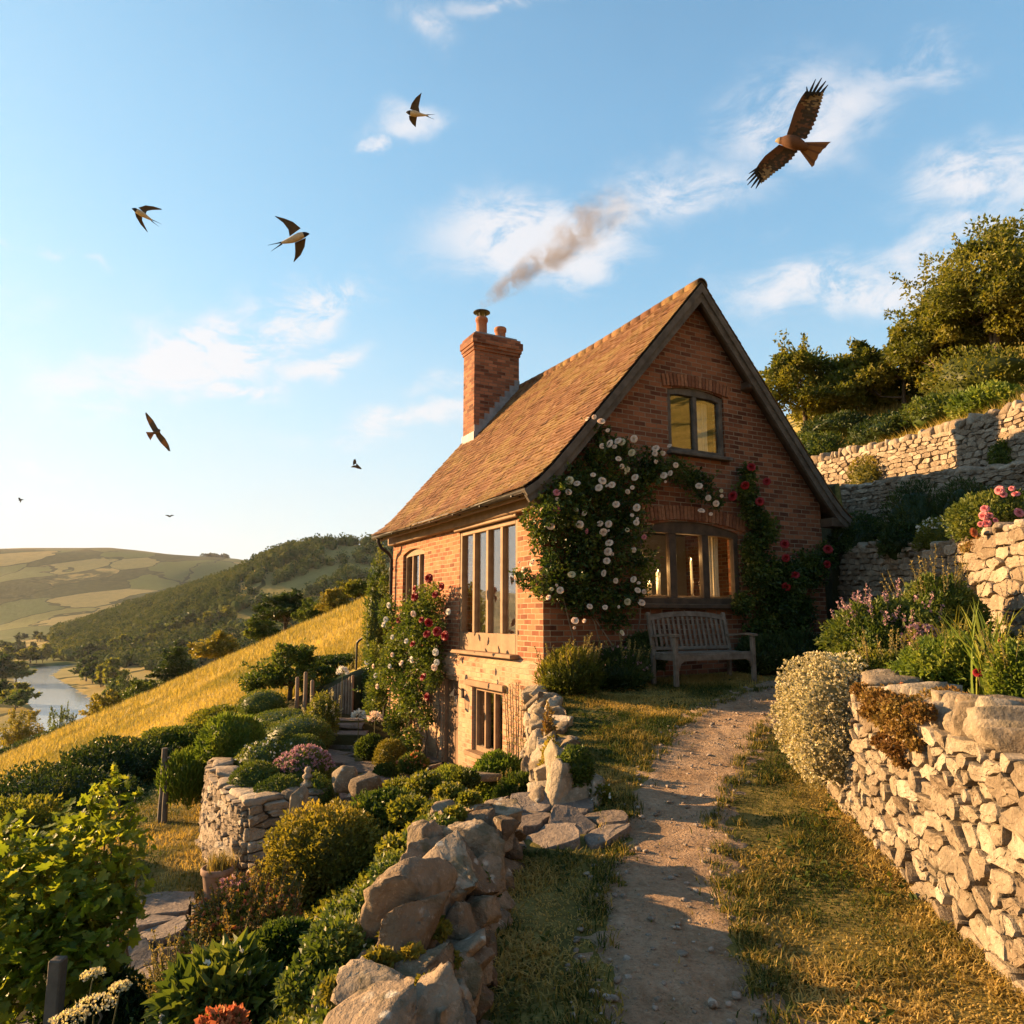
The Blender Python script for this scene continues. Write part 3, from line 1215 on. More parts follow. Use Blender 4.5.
# two stone steps up at the far end of the yard
st = thing('stone_steps', 'two worn stone steps leading up past the clipped shrubs', 'steps', (-3.6, 15.0, -1.5))
for k in range(2):
    mb = MB()
    V, F = stone_shape(np.random.RandomState(40 + k), 6, .93, .04)
    V = V / np.abs(V).max(0) * np.array([.78, .34, .11])
    mb.add(V + np.array([-.05 - k * .22, .25 + k * .6, .10 + k * .2]), F, 0, .4, False)
    o = mb.build('step', M['flag'], st)

# ------------------------------------------------------------------ the cottage
M['brick'] = mat_brick('brick', (.14, .048, .024), (.255, .097, .046), (.27, .20, .13))  # gable brick, its colour darkened to deepen the shade on that wall
M['brick_sunlit'] = mat_brick('brick_sunlit', (.21, .072, .036), (.33, .135, .066), (.40, .29, .18))  # lighter copy of the brick for the sunlit side wall
M['brick_pale'] = mat_brick('brick_pale', (.25, .105, .055), (.37, .19, .10), (.40, .29, .185), pale=(.46, .33, .21), bstr=.4)
M['arch'] = mat_stone('arch_brick', (.17, .065, .035), (.27, .11, .055), (.36, .17, .09), .1, 2.0)
M['oak'] = mat_plain('oak', (.15, .10, .065), (.25, .18, .12), 5, .8, .4, .01)
M['oak_warm'] = mat_plain('oak_warm', (.19, .112, .058), (.27, .165, .088), 5, .7, .3, .006)
M['oak_dark'] = mat_plain('oak_dark', (.055, .035, .022), (.10, .065, .04), 6, .6, .3, .006)
M['oak_grey'] = mat_plain('oak_grey', (.07, .056, .043), (.135, .11, .085), 6, .85, .5, .008)
M['iron'] = mat_plain('iron', (.012, .011, .010), (.03, .026, .022), 12, .5, .2, .003)
M['lead'] = mat_plain('lead', (.16, .16, .165), (.26, .26, .265), 6, .55, .2, .01)
M['terracotta'] = mat_plain('terracotta', (.26, .095, .045), (.38, .16, .08), 7, .8, .2, .006)
M['plaster'] = mat_plain('plaster', (.30, .26, .21), (.36, .32, .26), 3, .9, .05)
M['floorboards'] = mat_plain('floorboards', (.12, .07, .04), (.2, .12, .07), 4, .6, .1)
M['curtain'] = mat_plain('curtain', (.62, .52, .36), (.7, .6, .44), 4, .9, .1)
M['wax'] = mat_plain('wax', (.75, .66, .48), (.8, .72, .55), 8, .5, .05)


def mat_glass():
    m, w = new_mat('window_glass')
    out = w.n('ShaderNodeOutputMaterial')
    tr = w.n('ShaderNodeBsdfTransparent')
    tr.inputs[0].default_value = (.96, .97, .95, 1)
    gl = w.n('ShaderNodeBsdfGlossy')
    gl.inputs['Roughness'].default_value = .015
    gl.inputs['Color'].default_value = (1, 1, 1, 1)
    fr = w.n('ShaderNodeLayerWeight')
    fr.inputs['Blend'].default_value = .5
    fc = w.math('POWER', fr.outputs['Facing'], 2.0)
    co = obj_co(w)
    b = w.n('ShaderNodeBump')
    b.inputs['Strength'].default_value = .05
    b.inputs['Distance'].default_value = .02
    w.l(w.noise(co, 2.5, 1), b.inputs['Height'])
    w.l(b.outputs[0], gl.inputs['Normal'])
    mx = w.n('ShaderNodeMixShader')
    w.l(w.math('MULTIPLY_ADD', fc, .55, .035, clamp=True), mx.inputs[0])
    w.l(tr.outputs[0], mx.inputs[1])
    w.l(gl.outputs[0], mx.inputs[2])
    w.l(mx.outputs[0], out.inputs[0])
    return m


M['glass'] = mat_glass()


def mat_tiles():
    m, w = new_mat('roof_tiles')
    co = obj_co(w)
    v = vattr(w)
    n1 = w.noise(co, 1.1, 5, .65)
    n2 = w.noise(co, 18, 5, .7)
    n3 = w.noise(co, 60, 3, .7)
    mx = w.math('ADD', w.math('MULTIPLY', v, .55), w.math('MULTIPLY', n2, .45))
    c = w.ramp(mx, [(.2, (.075, .037, .021)), (.42, (.145, .070, .036)), (.62, (.20, .105, .054)), (.85, (.26, .155, .085))])
    # lichen and moss towards patches
    c = w.mix(w.math('MULTIPLY', w.smooth(w.math('ADD', w.math('MULTIPLY', n1, .6), w.math('MULTIPLY', n2, .4)), .46, .60), .68), c, (.22, .155, .055))
    c = w.mix(w.math('MULTIPLY', w.smooth(n3, .55, .7), .35), c, (.10, .06, .035))
    finish(w, c, .9, w.math('ADD', n2, n3), .6, .012, .15)
    return m


M['tiles'] = mat_tiles()

house = thing('brick_cottage', 'old red brick cottage with a steep tiled roof and rose covered gable', 'house', HC, HPSI)


def wall_panel(outline, holes, to3, nrm, thick):
    """flat wall with openings, extruded by thick along -nrm"""
    bm = bmesh.new()
    edges = []
    for loop in [outline] + holes:
        vs = [bm.verts.new(to3(u, v)) for u, v in loop]
        for i in range(len(vs)):
            edges.append(bm.edges.new((vs[i], vs[(i + 1) % len(vs)])))
    bmesh.ops.triangle_fill(bm, use_beauty=True, use_dissolve=False, edges=edges, normal=nrm)
    # keep only faces outside the holes
    r = bmesh.ops.extrude_face_region(bm, geom=bm.faces[:])
    vs = [g for g in r['geom'] if isinstance(g, bmesh.types.BMVert)]
    bmesh.ops.translate(bm, verts=vs, vec=Vector(nrm) * -thick)
    bmesh.ops.recalc_face_normals(bm, faces=bm.faces[:])
    bm.verts.index_update()
    V = np.array([v.co[:] for v in bm.verts])
    F = [tuple(v.index for v in f.verts) for f in bm.faces]
    bm.free()
    return V, F


def rect(u0, v0, u1, v1, arch=0.0, n=10):
    if arch <= 0:
        return [(u0, v0), (u1, v0), (u1, v1), (u0, v1)]
    P = [(u0, v0), (u1, v0)]
    for i in range(n + 1):
        t = i / n
        P.append((u1 + (u0 - u1) * t, v1 - arch + arch * math.sin(PI * (.5 - .5 * abs(2 * t - 1))) ** .9))
    return P


ROOFP = [(0.0, 6.63), (1.3, 5.12), (2.55, 3.67), (2.95, 3.22), (3.2, 2.98), (3.42, 2.83)]


def roof_z(d):
    return float(np.interp(abs(d), [p[0] for p in ROOFP], [p[1] for p in ROOFP]))


def tog(u, v):      # gable wall plane
    return (u, 0.0, v)


def tol(u, v):      # long wall plane
    return (0.0, u, v)


GW_UP = (2.38, 3.70, 3.62, 4.84)      # upper gable window
GW_LO = (1.70, 1.24, 3.84, 2.58)      # lower gable window
LW_BIG = (.76, .46, 2.92, 2.56)
LW_SM = (4.66, .95, 5.92, 2.46)
LW_DOOR = (2.74, -1.50, 3.46, .03)
LW_LOW = (1.10, -1.10, 2.20, -.06)
LW_LOW2 = (4.95, -1.16, 5.65, -.40)

ztop = lambda s: roof_z(s - HW / 2) - .14
gout = [(0, -1.9), (HW, -1.9), (HW, ztop(HW)), (HW - .35, ztop(HW - .35)), (HW / 2, ztop(HW / 2)), (.35, ztop(.35)), (0, ztop(0))]
mb = MB()
V, F = wall_panel(gout, [rect(*GW_UP, arch=.08), rect(*GW_LO, arch=.15)], tog, (0, -1, 0), .28)
mb.add(V, F, 0)
V, F = wall_panel(gout, [], lambda u, v: (u, HLEN, v), (0, 1, 0), .28)
mb.add(V, F, 0)
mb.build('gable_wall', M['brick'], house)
mb = MB()
zt = ztop(0)
V, F = wall_panel([(.282, .36), (HLEN - .282, .36), (HLEN - .282, zt), (.282, zt)], [rect(*LW_SM, arch=.1), rect(*LW_BIG)], tol, (-1, 0, 0), .28)
mb.add(V, F, 0)
# the return of the corner, so that the side reads as one wall
V, F = wall_panel([(-.003, .36), (.285, .36), (.285, zt), (-.003, zt)], [], lambda u, v: (-.004, u, v), (-1, 0, 0), .12)
mb.add(V, F, 0)
V, F = wall_panel([(HLEN - .285, .36), (HLEN + .003, .36), (HLEN + .003, zt), (HLEN - .285, zt)], [], lambda u, v: (-.004, u, v), (-1, 0, 0), .12)
mb.add(V, F, 0)
V, F = wall_panel([(.282, -1.8), (HLEN - .282, -1.8), (HLEN - .282, zt), (.282, zt)], [], lambda u, v: (HW, u, v), (1, 0, 0), .28)
mb.add(V, F, 0)
mb.build('side_wall', M['brick_sunlit'], house)
mb = MB()
V, F = wall_panel([(-.06, -1.9), (HLEN + .06, -1.9), (HLEN + .06, .33), (-.06, .33)], [rect(*LW_DOOR), rect(*LW_LOW), rect(*LW_LOW2, arch=.06)], lambda u, v: (-.075, u, v), (-1, 0, 0), .34)
mb.add(V, F, 0)
# sloping weathering on top of the thicker lower wall
Vt = np.array([(-.075, -.06, .33), (-.075, HLEN + .06, .33), (-.002, HLEN + .06, .42), (-.002, -.06, .42), (0.05, -.06, .33), (.05, HLEN + .06, .33)])
mb.add(Vt, [(0, 1, 2, 3), (0, 3, 4), (1, 5, 2)])
mb.build('lower_wall', M['brick_pale'], house)

# inside: floors and plaster linings
mb = MB()
mb.box((HW / 2, HLEN / 2, .12), (HW - .6, HLEN - .6, .2))
mb.box((HW / 2, HLEN / 2, 2.92), (HW - .6, HLEN - .6, .16))
mb.box((HW / 2, HLEN / 2, -1.55), (HW - .6, HLEN - .6, .1))
mb.build('floor', M['floorboards'], house)
mb = MB()
mb.box((HW / 2, 3.35, 1.5), (HW - .62, .1, 2.6))
mb.box((2.4, HLEN / 2 + .1, -.6), (.1, HLEN - .8, 1.7))
mb.build('inner_wall', M['plaster'], house)

# ---- roof: courses of plain clay tiles on both slopes
def build_roof():
    rng = np.random.RandomState(11)
    prof = np.array(ROOFP)
    d = np.concatenate([[0], np.cumsum(np.hypot(*np.diff(prof, axis=0).T))])
    Ls = d[-1]
    y0, y1 = -.30, HLEN + .16
    gauge, tw, tl = .105, .165, .17
    nc = int(Ls / gauge)
    mb = MB()

    def sag(y):
        t = (y - y0) / (y1 - y0)
        return -.055 * math.sin(PI * min(1, max(0, t))) + .012 * math.sin(7 * t + 1)
    for side in (-1, 1):
        for r in range(nc + 1):
            s1 = min(Ls, Ls - r * gauge + .03)            # lower edge of this course
            s0 = max(0.0, s1 - tl)
            a = np.array([np.interp(s0, d, prof[:, 0]), np.interp(s0, d, prof[:, 1])])
            b = np.array([np.interp(s1, d, prof[:, 0]), np.interp(s1, d, prof[:, 1])])
            n_ = np.array([b[1] - a[1], -(b[0] - a[0])])
            n_ = -n_ / (np.linalg.norm(n_) + 1e-9)
            y = y0 - (tw / 2 if r % 2 else 0)
            while y < y1:
                ya, yb = max(y, y0), min(y + tw - .006, y1)
                y += tw
                if yb - ya < .03:
                    continue
                j = rng.normal(0, .006, 2)
                lift = .016 + abs(rng.normal(0, .006))
                th = .013
                zs = sag((ya + yb) / 2)
                A = a + n_ * (.002)
                B = b + n_ * lift + (b - a) / np.linalg.norm(b - a) * (j[0])
                cam_ = .004
                V = []
                for (P_, k) in ((A, 0), (B, 1)):
                    for yy, cc in ((ya, 0), ((ya + yb) / 2, cam_), (yb, 0)):
                        q = P_ + n_ * (cc + (j[1] * (yy - ya) / tw if k else 0))
                        V.append((HW / 2 + side * q[0], yy, q[1] + zs))
                for yy in (ya, (ya + yb) / 2, yb):
                    q = B - n_ * th
                    V.append((HW / 2 + side * q[0], yy, q[1] + zs))
                F = [(0, 1, 4, 3), (1, 2, 5, 4), (3, 4, 7, 6), (4, 5, 8, 7), (0, 3, 6), (2, 8, 5)]
                if side < 0:
                    F = [f[::-1] for f in F]
                mb.add(V, F, 0, float(np.clip(rng.normal(.5, .22), 0, 1)))
    # solid underside
    for side in (-1, 1):
        V, F = [], []
        ys = np.linspace(y0 + .01, y1 - .01, 12)
        for i, p in enumerate(prof):
            for yy in ys:
                V.append((HW / 2 + side * p[0], yy, p[1] + sag(yy) - .025))
        ny = len(ys)
        for i in range(len(prof) - 1):
            for k in range(ny - 1):
                F.append((i * ny + k, i * ny + k + 1, (i + 1) * ny + k + 1, (i + 1) * ny + k))
        mb.add(V, F, 1, .3)
    roof = mb.build('roof', [M['tiles'], M['oak_dark']], house)
    # half-round ridge tiles
    rb = MB()
    y = y0 - .01
    while y < y1:
        L = .30
        ns = 9
        V = []
        for yy, rr in ((y, .118), (min(y + L + .012, y1 + .02), .126)):
            for k in range(ns):
                t = PI * (-.12 + 1.24 * k / (ns - 1))
                V.append((HW / 2 + rr * math.cos(t), yy, 6.56 + sag(yy) + rr * .95 * math.sin(t)))
        for yy, rr in ((y, .098), (min(y + L + .012, y1 + .02), .106)):
            for k in range(ns):
                t = PI * (-.12 + 1.24 * k / (ns - 1))
                V.append((HW / 2 + rr * math.cos(t), yy, 6.56 + sag(yy) + rr * .95 * math.sin(t)))
        F = [(k, k + 1, ns + k + 1, ns + k) for k in range(ns - 1)]
        F += [(2 * ns + k, k, k + 1, 2 * ns + k + 1)[::-1] for k in range(ns - 1)]
        F += [(3 * ns + k, ns + k, ns + k + 1, 3 * ns + k + 1) for k in range(ns - 1)]
        rb.add(V, F, 0, rng.rand() * .6, True)
        y += L
    rb.build('ridge_tiles', M['tiles'], roof)
    return roof


roof = build_roof()

# ---- bargeboards under the gable's tiles
def bargeboard(side):
    mb = MB()
    out = []
    for w_, oy in ((.20, -.27), (.10, -.305)):
        P = [(p[0], p[1] - .035) for p in ROOFP]
        V, F = [], []
        n = len(P)
        for i, (dx, z) in enumerate(P):
            # boards hang at right angles to the slope
            a = P[max(0, i - 1)]
            b = P[min(n - 1, i + 1)]
            t = np.array([b[0] - a[0], b[1] - a[1]])
            t /= np.linalg.norm(t)
            nn = np.array([t[1], -t[0]])
            if i == 0:
                nn = np.array([0, -1.0]) / .62
            q = np.array([dx, z]) + nn * w_
            for yy in (oy, oy + .05):
                V.append((HW / 2 + side * dx, yy, z))
                V.append((HW / 2 + side * q[0], yy, q[1]))
        for i in range(n - 1):
            k = i * 4
            F += [(k, k + 1, k + 5, k + 4), (k + 2, k + 6, k + 7, k + 3), (k + 1, k + 3, k + 7, k + 5), (k, k + 4, k + 6, k + 2)]
        F += [(0, 2, 3, 1), (4 * n - 4, 4 * n - 3, 4 * n - 1, 4 * n - 2)]
        mb.add(V, F)
    return mb.build('bargeboard', M['oak_grey'], house)


for sd in (-1, 1):
    bargeboard(sd)
# soffit closing the verge, and the ends of the purlins
mb = MB()
for sd in (-1, 1):
    for (a, b) in zip(ROOFP[:-1], ROOFP[1:]):
        V = [(HW / 2 + sd * a[0], -.22, a[1] - .08), (HW / 2 + sd * b[0], -.22, b[1] - .08), (HW / 2 + sd * b[0], .02, b[1] - .08), (HW / 2 + sd * a[0], .02, a[1] - .08)]
        mb.add(V, [(0, 1, 2, 3)])
mb.build('soffit', M['oak_dark'], house)
for s_ in (1.78, 4.12):
    mb = MB()
    mb.box((s_, -.11, roof_z(s_ - HW / 2) - .25), (.17, .24, .15), rot_axis((0, 1, 0), .25 if s_ > 3 else -.25), 0, .5, .02)
    mb.build('purlin_end', M['oak_dark'], house)
# boxed foot of the right-hand verge
mb = MB()
mb.box((HW + .13, -.12, 2.74), (.30, .28, .16), None, 0, .5, .01)
mb.build('eaves_box', M['oak_dark'], house)

# ---- eaves timber, gutter, downpipe
mb = MB()
mb.box((-.05, HLEN / 2, 2.70), (.16, HLEN + .1, .17), None, 0, .5, .015)
mb.build('wall_plate', M['oak_warm'], house)
mb = MB()
mb.box((-.30, HLEN / 2 - .06, 2.78), (.03, HLEN + .4, .12))
mb.build('fascia', M['oak_warm'], house)
mb = MB()
ns = 9
V, F = [], []
gy = np.linspace(-.30, HLEN + .2, 12)
for yy in gy:
    for rr in (.062, .054):
        for k in range(ns):
            t = PI + PI * k / (ns - 1)
            V.append((-.40 + rr * math.cos(t), yy, 2.81 + rr * math.sin(t)))
m2 = 2 * ns
for i in range(len(gy) - 1):
    for k in range(ns - 1):
        F.append((i * m2 + k, i * m2 + k + 1, (i + 1) * m2 + k + 1, (i + 1) * m2 + k))
        F.append((i * m2 + ns + k, (i + 1) * m2 + ns + k, (i + 1) * m2 + ns + k + 1, i * m2 + ns + k + 1))
    F.append((i * m2, (i + 1) * m2, (i + 1) * m2 + ns, i * m2 + ns))
    F.append((i * m2 + ns - 1, i * m2 + 2 * ns - 1, (i + 1) * m2 + 2 * ns - 1, (i + 1) * m2 + ns - 1))
for i in (0, len(gy) - 1):
    for k in range(ns - 1):
        F.append((i * m2 + k, i * m2 + k + 1, i * m2 + ns + k + 1, i * m2 + ns + k))
    F.append(tuple(i * m2 + k for k in range(ns)))
mb.add(V, F, 0, .5, True)
gut = mb.build('gutter', M['iron'], house)
for k in range(7):
    b = MB()
    b.box((-.385, .1 + k * 1.05, 2.755), (.16, .025, .022))
    b.build('bracket', M['iron'], gut)
mb = MB()
yd = HLEN - .12
mb.tube([(-.40, yd, 2.76), (-.40, yd, 2.68), (-.33, yd, 2.56), (-.16, yd, 2.44), (-.085, yd, 2.32), (-.085, yd, .5), (-.16, yd, .3), (-.16, yd, -1.2)], .038, 10)
for z in (2.1, 1.0):
    mb.tube([(-.085, yd, z - .03), (-.085, yd, z + .03)], .05, 10)
mb.build('downpipe', M['iron'], house)

# ---- chimney
CHX, CHY = HW / 2 - .70, HLEN - .34
def build_chimney():
    mb = MB()
    w_, dp = 1.20, .62
    def ring(cx, cy, z0, z1, a, b):
        mb.box((cx, cy, (z0 + z1) / 2), (a, b, z1 - z0), None, 0, .5, .008)
    ring(CHX, CHY, 3.6, 7.30, w_, dp)
    ring(CHX, CHY, 7.302, 7.38, w_ + .05, dp + .05)
    ring(CHX, CHY, 7.382, 7.46, w_ + .10, dp + .10)
    ring(CHX, CHY, 7.462, 7.64, w_ + .15, dp + .15)
    ring(CHX, CHY, 7.642, 7.72, w_ + .06, dp + .06)
    ch = mb.build('chimney', M['brick_chimney'], house)
    cb = MB()
    cb.box((CHX, CHY, 7.75), (w_ - .06, dp - .06, .07), None, 0, .5, .03)
    cb.build('flaunching', M['lead'], ch)
    # pots
    p = MB()
    def pot(x, h, r):
        z = 7.76
        return p2.lathe([(r * .98, z), (r * .96, z + .06), (r * .86, z + .10), (r * .84, z + h - .10), (r * .98, z + h - .09), (r, z + h - .03), (r * .92, z + h), (r * .72, z + h), (r * .70, z + h - .3)], 20, (x, CHY, 0))
    p2 = MB()
    pot(CHX - .27, .50, .155)
    o = p2.build('chimney_pot', M['terracotta'], ch)
    p2 = MB()
    pot(CHX + .24, .34, .155)
    p2.build('chimney_pot', M['terracotta'], ch)
    c = MB()
    zt_ = 7.76 + .50
    for k in range(5):
        a = k * 2 * PI / 5
        c.tube([(CHX - .27 + .11 * math.cos(a), CHY + .11 * math.sin(a), zt_ - .03), (CHX - .27 + .12 * math.cos(a), CHY + .12 * math.sin(a), zt_ + .15)], .009, 5)
    c.lathe([(.001, zt_ + .215), (.07, zt_ + .20), (.15, zt_ + .165), (.205, zt_ + .15), (.21, zt_ + .135), (.19, zt_ + .13), (.001, zt_ + .135)], 20, (CHX - .27, CHY, 0))
    c.build('chimney_cowl', M['iron'], ch)
    # stepped lead flashing where the stack meets the slope
    f = MB()
    ya = CHY - dp / 2 - .012
    x0, x1 = CHX - w_ / 2, CHX + w_ / 2
    for k in range(9):
        xa, xb = x0 + (x1 - x0) * k / 9, x0 + (x1 - x0) * (k + 1) / 9
        zl = roof_z(xa - HW / 2)
        zh = roof_z(xb - HW / 2) + .20
        f.box(((xa + xb) / 2, ya, (zl + zh) / 2), (xb - xa + .004, .012 + .002 * (k % 2), zh - zl))
    f.box((x0 - .012, CHY, roof_z(x0 - HW / 2) + .02), (.012, dp + .05, .34))
    f.build('flashing', M['lead'], ch)


M['brick_chimney'] = mat_brick('brick_chimney', (.16, .06, .032), (.28, .115, .06), (.17, .12, .08), bstr=.8)
build_chimney()

# ---- brick arches over the gable's windows
def brick_arch(u0, u1, z, rise, h, n):
    mb = MB()
    rng = np.random.RandomState(int(u0 * 100))
    for i in range(n):
        t = (i + .5) / n
        u = u0 + (u1 - u0) * t
        s = 2 * t - 1
        zz = z + rise * (1 - s * s)
        ang = s * math.atan2(4 * rise, (u1 - u0)) * 1.0
        wd = (u1 - u0) / n - .011
        mb.box((u + math.sin(ang) * h / 2, -.008 - rng.rand() * .006, zz + math.cos(ang) * h / 2), (wd, .05, h * rng.uniform(.96, 1.02)), rot_axis((0, 1, 0), ang), 0, rng.rand(), .006)
    return mb.build('brick_arch', M['arch'], house)


brick_arch(1.58, 3.96, 2.46, .14, .23, 32)
brick_arch(2.28, 3.72, 4.78, .07, .21, 19)


# ---- windows
def window(name, u0, z0, u1, z1, nl, mat, plane, inset, arch=0.0, fr=.07, bot=None, mull=.055, transom=None, deep=.08, sill=None, sillmat=None, panel=0.0):
    """frame with mullions (each light's pane its own sub-part)"""
    mb = MB()
    P = (lambda u, d, z: (u, d, z)) if plane == 'g' else (lambda u, d, z: (d, u, z))

    def bx(ua, ub, za, zb, dd=deep, off=0.0):
        c = P((ua + ub) / 2, inset + off, (za + zb) / 2)
        s = P(ub - ua, dd, zb - za)
        mb.box(c, s, None, 0, .5, .006)
    bot = fr if bot is None else bot
    bx(u0, u0 + fr, z0, z1)
    bx(u1 - fr, u1, z0, z1)
    bx(u0 + fr, u1 - fr, z0, z0 + bot)
    if arch:
        # head following the arch
        n = 10
        V, F = [], []
        for i in range(n + 1):
            t = i / n
            u = u0 + (u1 - u0) * t
            zz = z1 - arch + arch * math.sin(PI * (.5 - .5 * abs(2 * t - 1))) ** .9
            for d_ in (-deep / 2, deep / 2):
                V.append(P(u, inset + d_ * 1.06, zz + .01))
                V.append(P(u, inset + d_ * 1.06, min(zz - fr, z1 - arch - fr * .4)))
        for i in range(n):
            k = i * 4
            F += [(k, k + 1, k + 5, k + 4), (k + 2, k + 6, k + 7, k + 3), (k + 1, k + 3, k + 7, k + 5), (k, k + 4, k + 6, k + 2)]
        mb.add(V, F)
        zt_ = z1 - arch - fr * .4
    else:
        bx(u0 + fr, u1 - fr, z1 - fr, z1)
        zt_ = z1 - fr
    lw = (u1 - u0 - 2 * fr - (nl - 1) * mull) / nl
    for i in range(1, nl):
        ua = u0 + fr + i * lw + (i - 1) * mull
        bx(ua, ua + mull, z0 + bot, zt_, deep * .92)
    w_ = mb.build(name, mat, house)
    for i in range(nl):
        ua = u0 + fr + i * (lw + mull)
        g = MB()
        g.box(P(ua + lw / 2, inset + (.012 if plane == 'g' else .012), (z0 + bot + zt_) / 2), P(lw + .02, .006, zt_ - z0 - bot + .02))
        g.build('pane', M['glass'], w_)
    if sill:
        sb = MB()
        sb.box(P((u0 + u1) / 2, sill[0], z0 - sill[2] / 2 + .002), P(u1 - u0 + sill[3], sill[1], sill[2]), None, 0, .5, .01)
        sb.build('sill', sillmat or mat, w_)
    return w_


window('window', GW_UP[0] + .01, GW_UP[1] + .01, GW_UP[2] - .01, GW_UP[3] - .012, 2, M['oak_grey'], 'g', .07, .08, .085, .09, .08, sill=(-.02, .2, .06, .12))
window('window', GW_LO[0] + .01, GW_LO[1] + .01, GW_LO[2] - .01, GW_LO[3] - .012, 3, M['oak_dark'], 'g', .08, .15, .10, .10, .14, deep=.1, sill=(-.02, .24, .07, .06))
window('window', LW_BIG[0] + .008, LW_BIG[1] + .03, LW_BIG[2] - .008, LW_BIG[3] - .008, 4, M['oak_warm'], 'l', .06, 0, .075, .30, .085, deep=.1, sill=(-.05, .2, .06, .1))
window('window', LW_SM[0] + .008, LW_SM[1] + .008, LW_SM[2] - .008, LW_SM[3] - .01, 3, M['oak_warm'], 'l', .10, .1, .07, .07, .06, sill=(-.02, .16, .05, .06))
window('window', LW_LOW[0] + .008, LW_LOW[1] + .008, LW_LOW[2] - .008, LW_LOW[3] - .008, 3, M['oak_warm'], 'l', .02, 0, .07, .08, .06, sill=(-.10, .18, .07, .16))
window('window', LW_LOW2[0] + .008, LW_LOW2[1] + .008, LW_LOW2[2] - .008, LW_LOW2[3] - .008, 2, M['oak_warm'], 'l', .02, .06, .06, .06, .05)
# timber head over the big window
mb = MB()
mb.box((-.035, 1.84, 2.595), (.10, 2.36, .07), None, 0, .5, .012)
mb.build('lintel', M['oak_warm'], house)
mb = MB()
mb.box((-.10, 1.65, -.02), (.09, 1.36, .10), None, 0, .5, .012)
mb.build('lintel', M['oak_warm'], house)

# ---- door of upright boards
mb = MB()
for k in range(5):
    a = LW_DOOR[0] + .07 + k * .116
    mb.box((.03, a + .055, -.74), (.045, .110, 1.46), None, 0, .2 + .15 * k, .008)
M['oak_door'] = mat_plain('oak_door', (.12, .062, .03), (.19, .105, .052), 5, .7, .3, .006)
door = mb.build('door', M['oak_door'], house)
f = MB()
f.box((.01, LW_DOOR[0] + .035, -.735), (.13, .07, 1.53), None, 0, .5, .008)
f.box((.01, LW_DOOR[2] - .035, -.735), (.13, .07, 1.53), None, 0, .5, .008)
f.box((.01, (LW_DOOR[0] + LW_DOOR[2]) / 2, -.01), (.13, .58, .07), None, 0, .5, .008)
f.build('door_frame', M['oak_warm'], door)
h_ = MB()
h_.tube([(-.0, 2.90, -.66), (-.05, 2.90, -.66), (-.055, 2.90, -.70), (-.055, 2.90, -.80), (-.05, 2.90, -.84), (0, 2.90, -.84)], .009, 6)
h_.build('handle', M['iron'], door)

# ---- iron lantern by the door
mb = MB()
ly, lz = 2.56, -.28
mb.box((-.09, ly, lz + .06), (.02, .07, .16), None, 0, .5, .004)
mb.tube([(-.09, ly, lz + .10), (-.16, ly, lz + .15), (-.22, ly, lz + .15), (-.235, ly, lz + .12)], .009, 6)
mb.lathe([(.012, lz + .13), (.02, lz + .115), (.035, lz + .10), (.085, lz + .04), (.09, lz + .03), (.078, lz + .03)], 6, (-.235, ly, 0), 0, .5, False)
mb.lathe([(.045, lz - .16), (.058, lz - .15), (.058, lz - .14), (.001, lz - .14)], 6, (-.235, ly, 0), 0, .5, False)
for k in range(6):
    a = k * PI / 3
    mb.tube([(-.235 + .05 * math.cos(a), ly + .05 * math.sin(a), lz - .145), (-.235 + .075 * math.cos(a), ly + .075 * math.sin(a), lz + .035)], .005, 4)
lamp = mb.build('wall_lantern', M['iron'], house)
g = MB()
g.lathe([(.046, lz - .14), (.070, lz + .03)], 6, (-.235, ly, 0), 0, .5, False)
g.build('lantern_glass', M['glass'], lamp)

# ---- curtains and candles seen through the panes
def curtain(u, z0, z1, wd, d, label, plane='g'):
    mb = MB()
    n = 40
    V = []
    for z, sq in ((z0, 1.0), ((z0 * 2 + z1) / 3, .9), (z1, 1.0)):
        for k in range(n):
            t = k / (n - 1)
            x = (t - .5) * wd * sq
            y = .03 * math.sin(t * 6.5 * 2 * PI) + .012 * math.sin(t * 31)
            V.append((u + x, d + y, z))
    m2 = len(V)
    V += [(x, y + .006, z) for x, y, z in V]
    F = []
    for b in (0, m2):
        for r in range(2):
            for k in range(n - 1):
                q = (b + r * n + k, b + r * n + k + 1, b + (r + 1) * n + k + 1, b + (r + 1) * n + k)
                F.append(q if b == 0 else q[::-1])
    mb.add(V, F, 0, .5, True)
    o = mb.build('curtain', M['curtain'])
    o.location = [float(c) for c in HC]
    o.rotation_euler = (0, 0, HPSI)
    return tag(o, label, 'curtain')


curtain(3.50, 1.30, 2.46, .36, .34, 'cream gathered curtain at the right end of the lower gable window')
curtain(3.36, 3.78, 4.72, .30, .30, 'pale curtain behind the right pane of the small upper gable window')
curtain(1.95, 1.30, 2.46, .22, .36, 'cream curtain drawn back at the left end of the lower gable window')


def mat_added_flame():
    m, w = new_mat('added_flame')
    out = w.n('ShaderNodeOutputMaterial')
    e = w.n('ShaderNodeEmission')
    e.inputs[0].default_value = (1.0, .62, .24, 1)
    e.inputs[1].default_value = 4.0  # flame added to give the window a warm glow
    w.l(e.outputs[0], out.inputs[0])
    return m


M['added_flame'] = mat_added_flame()


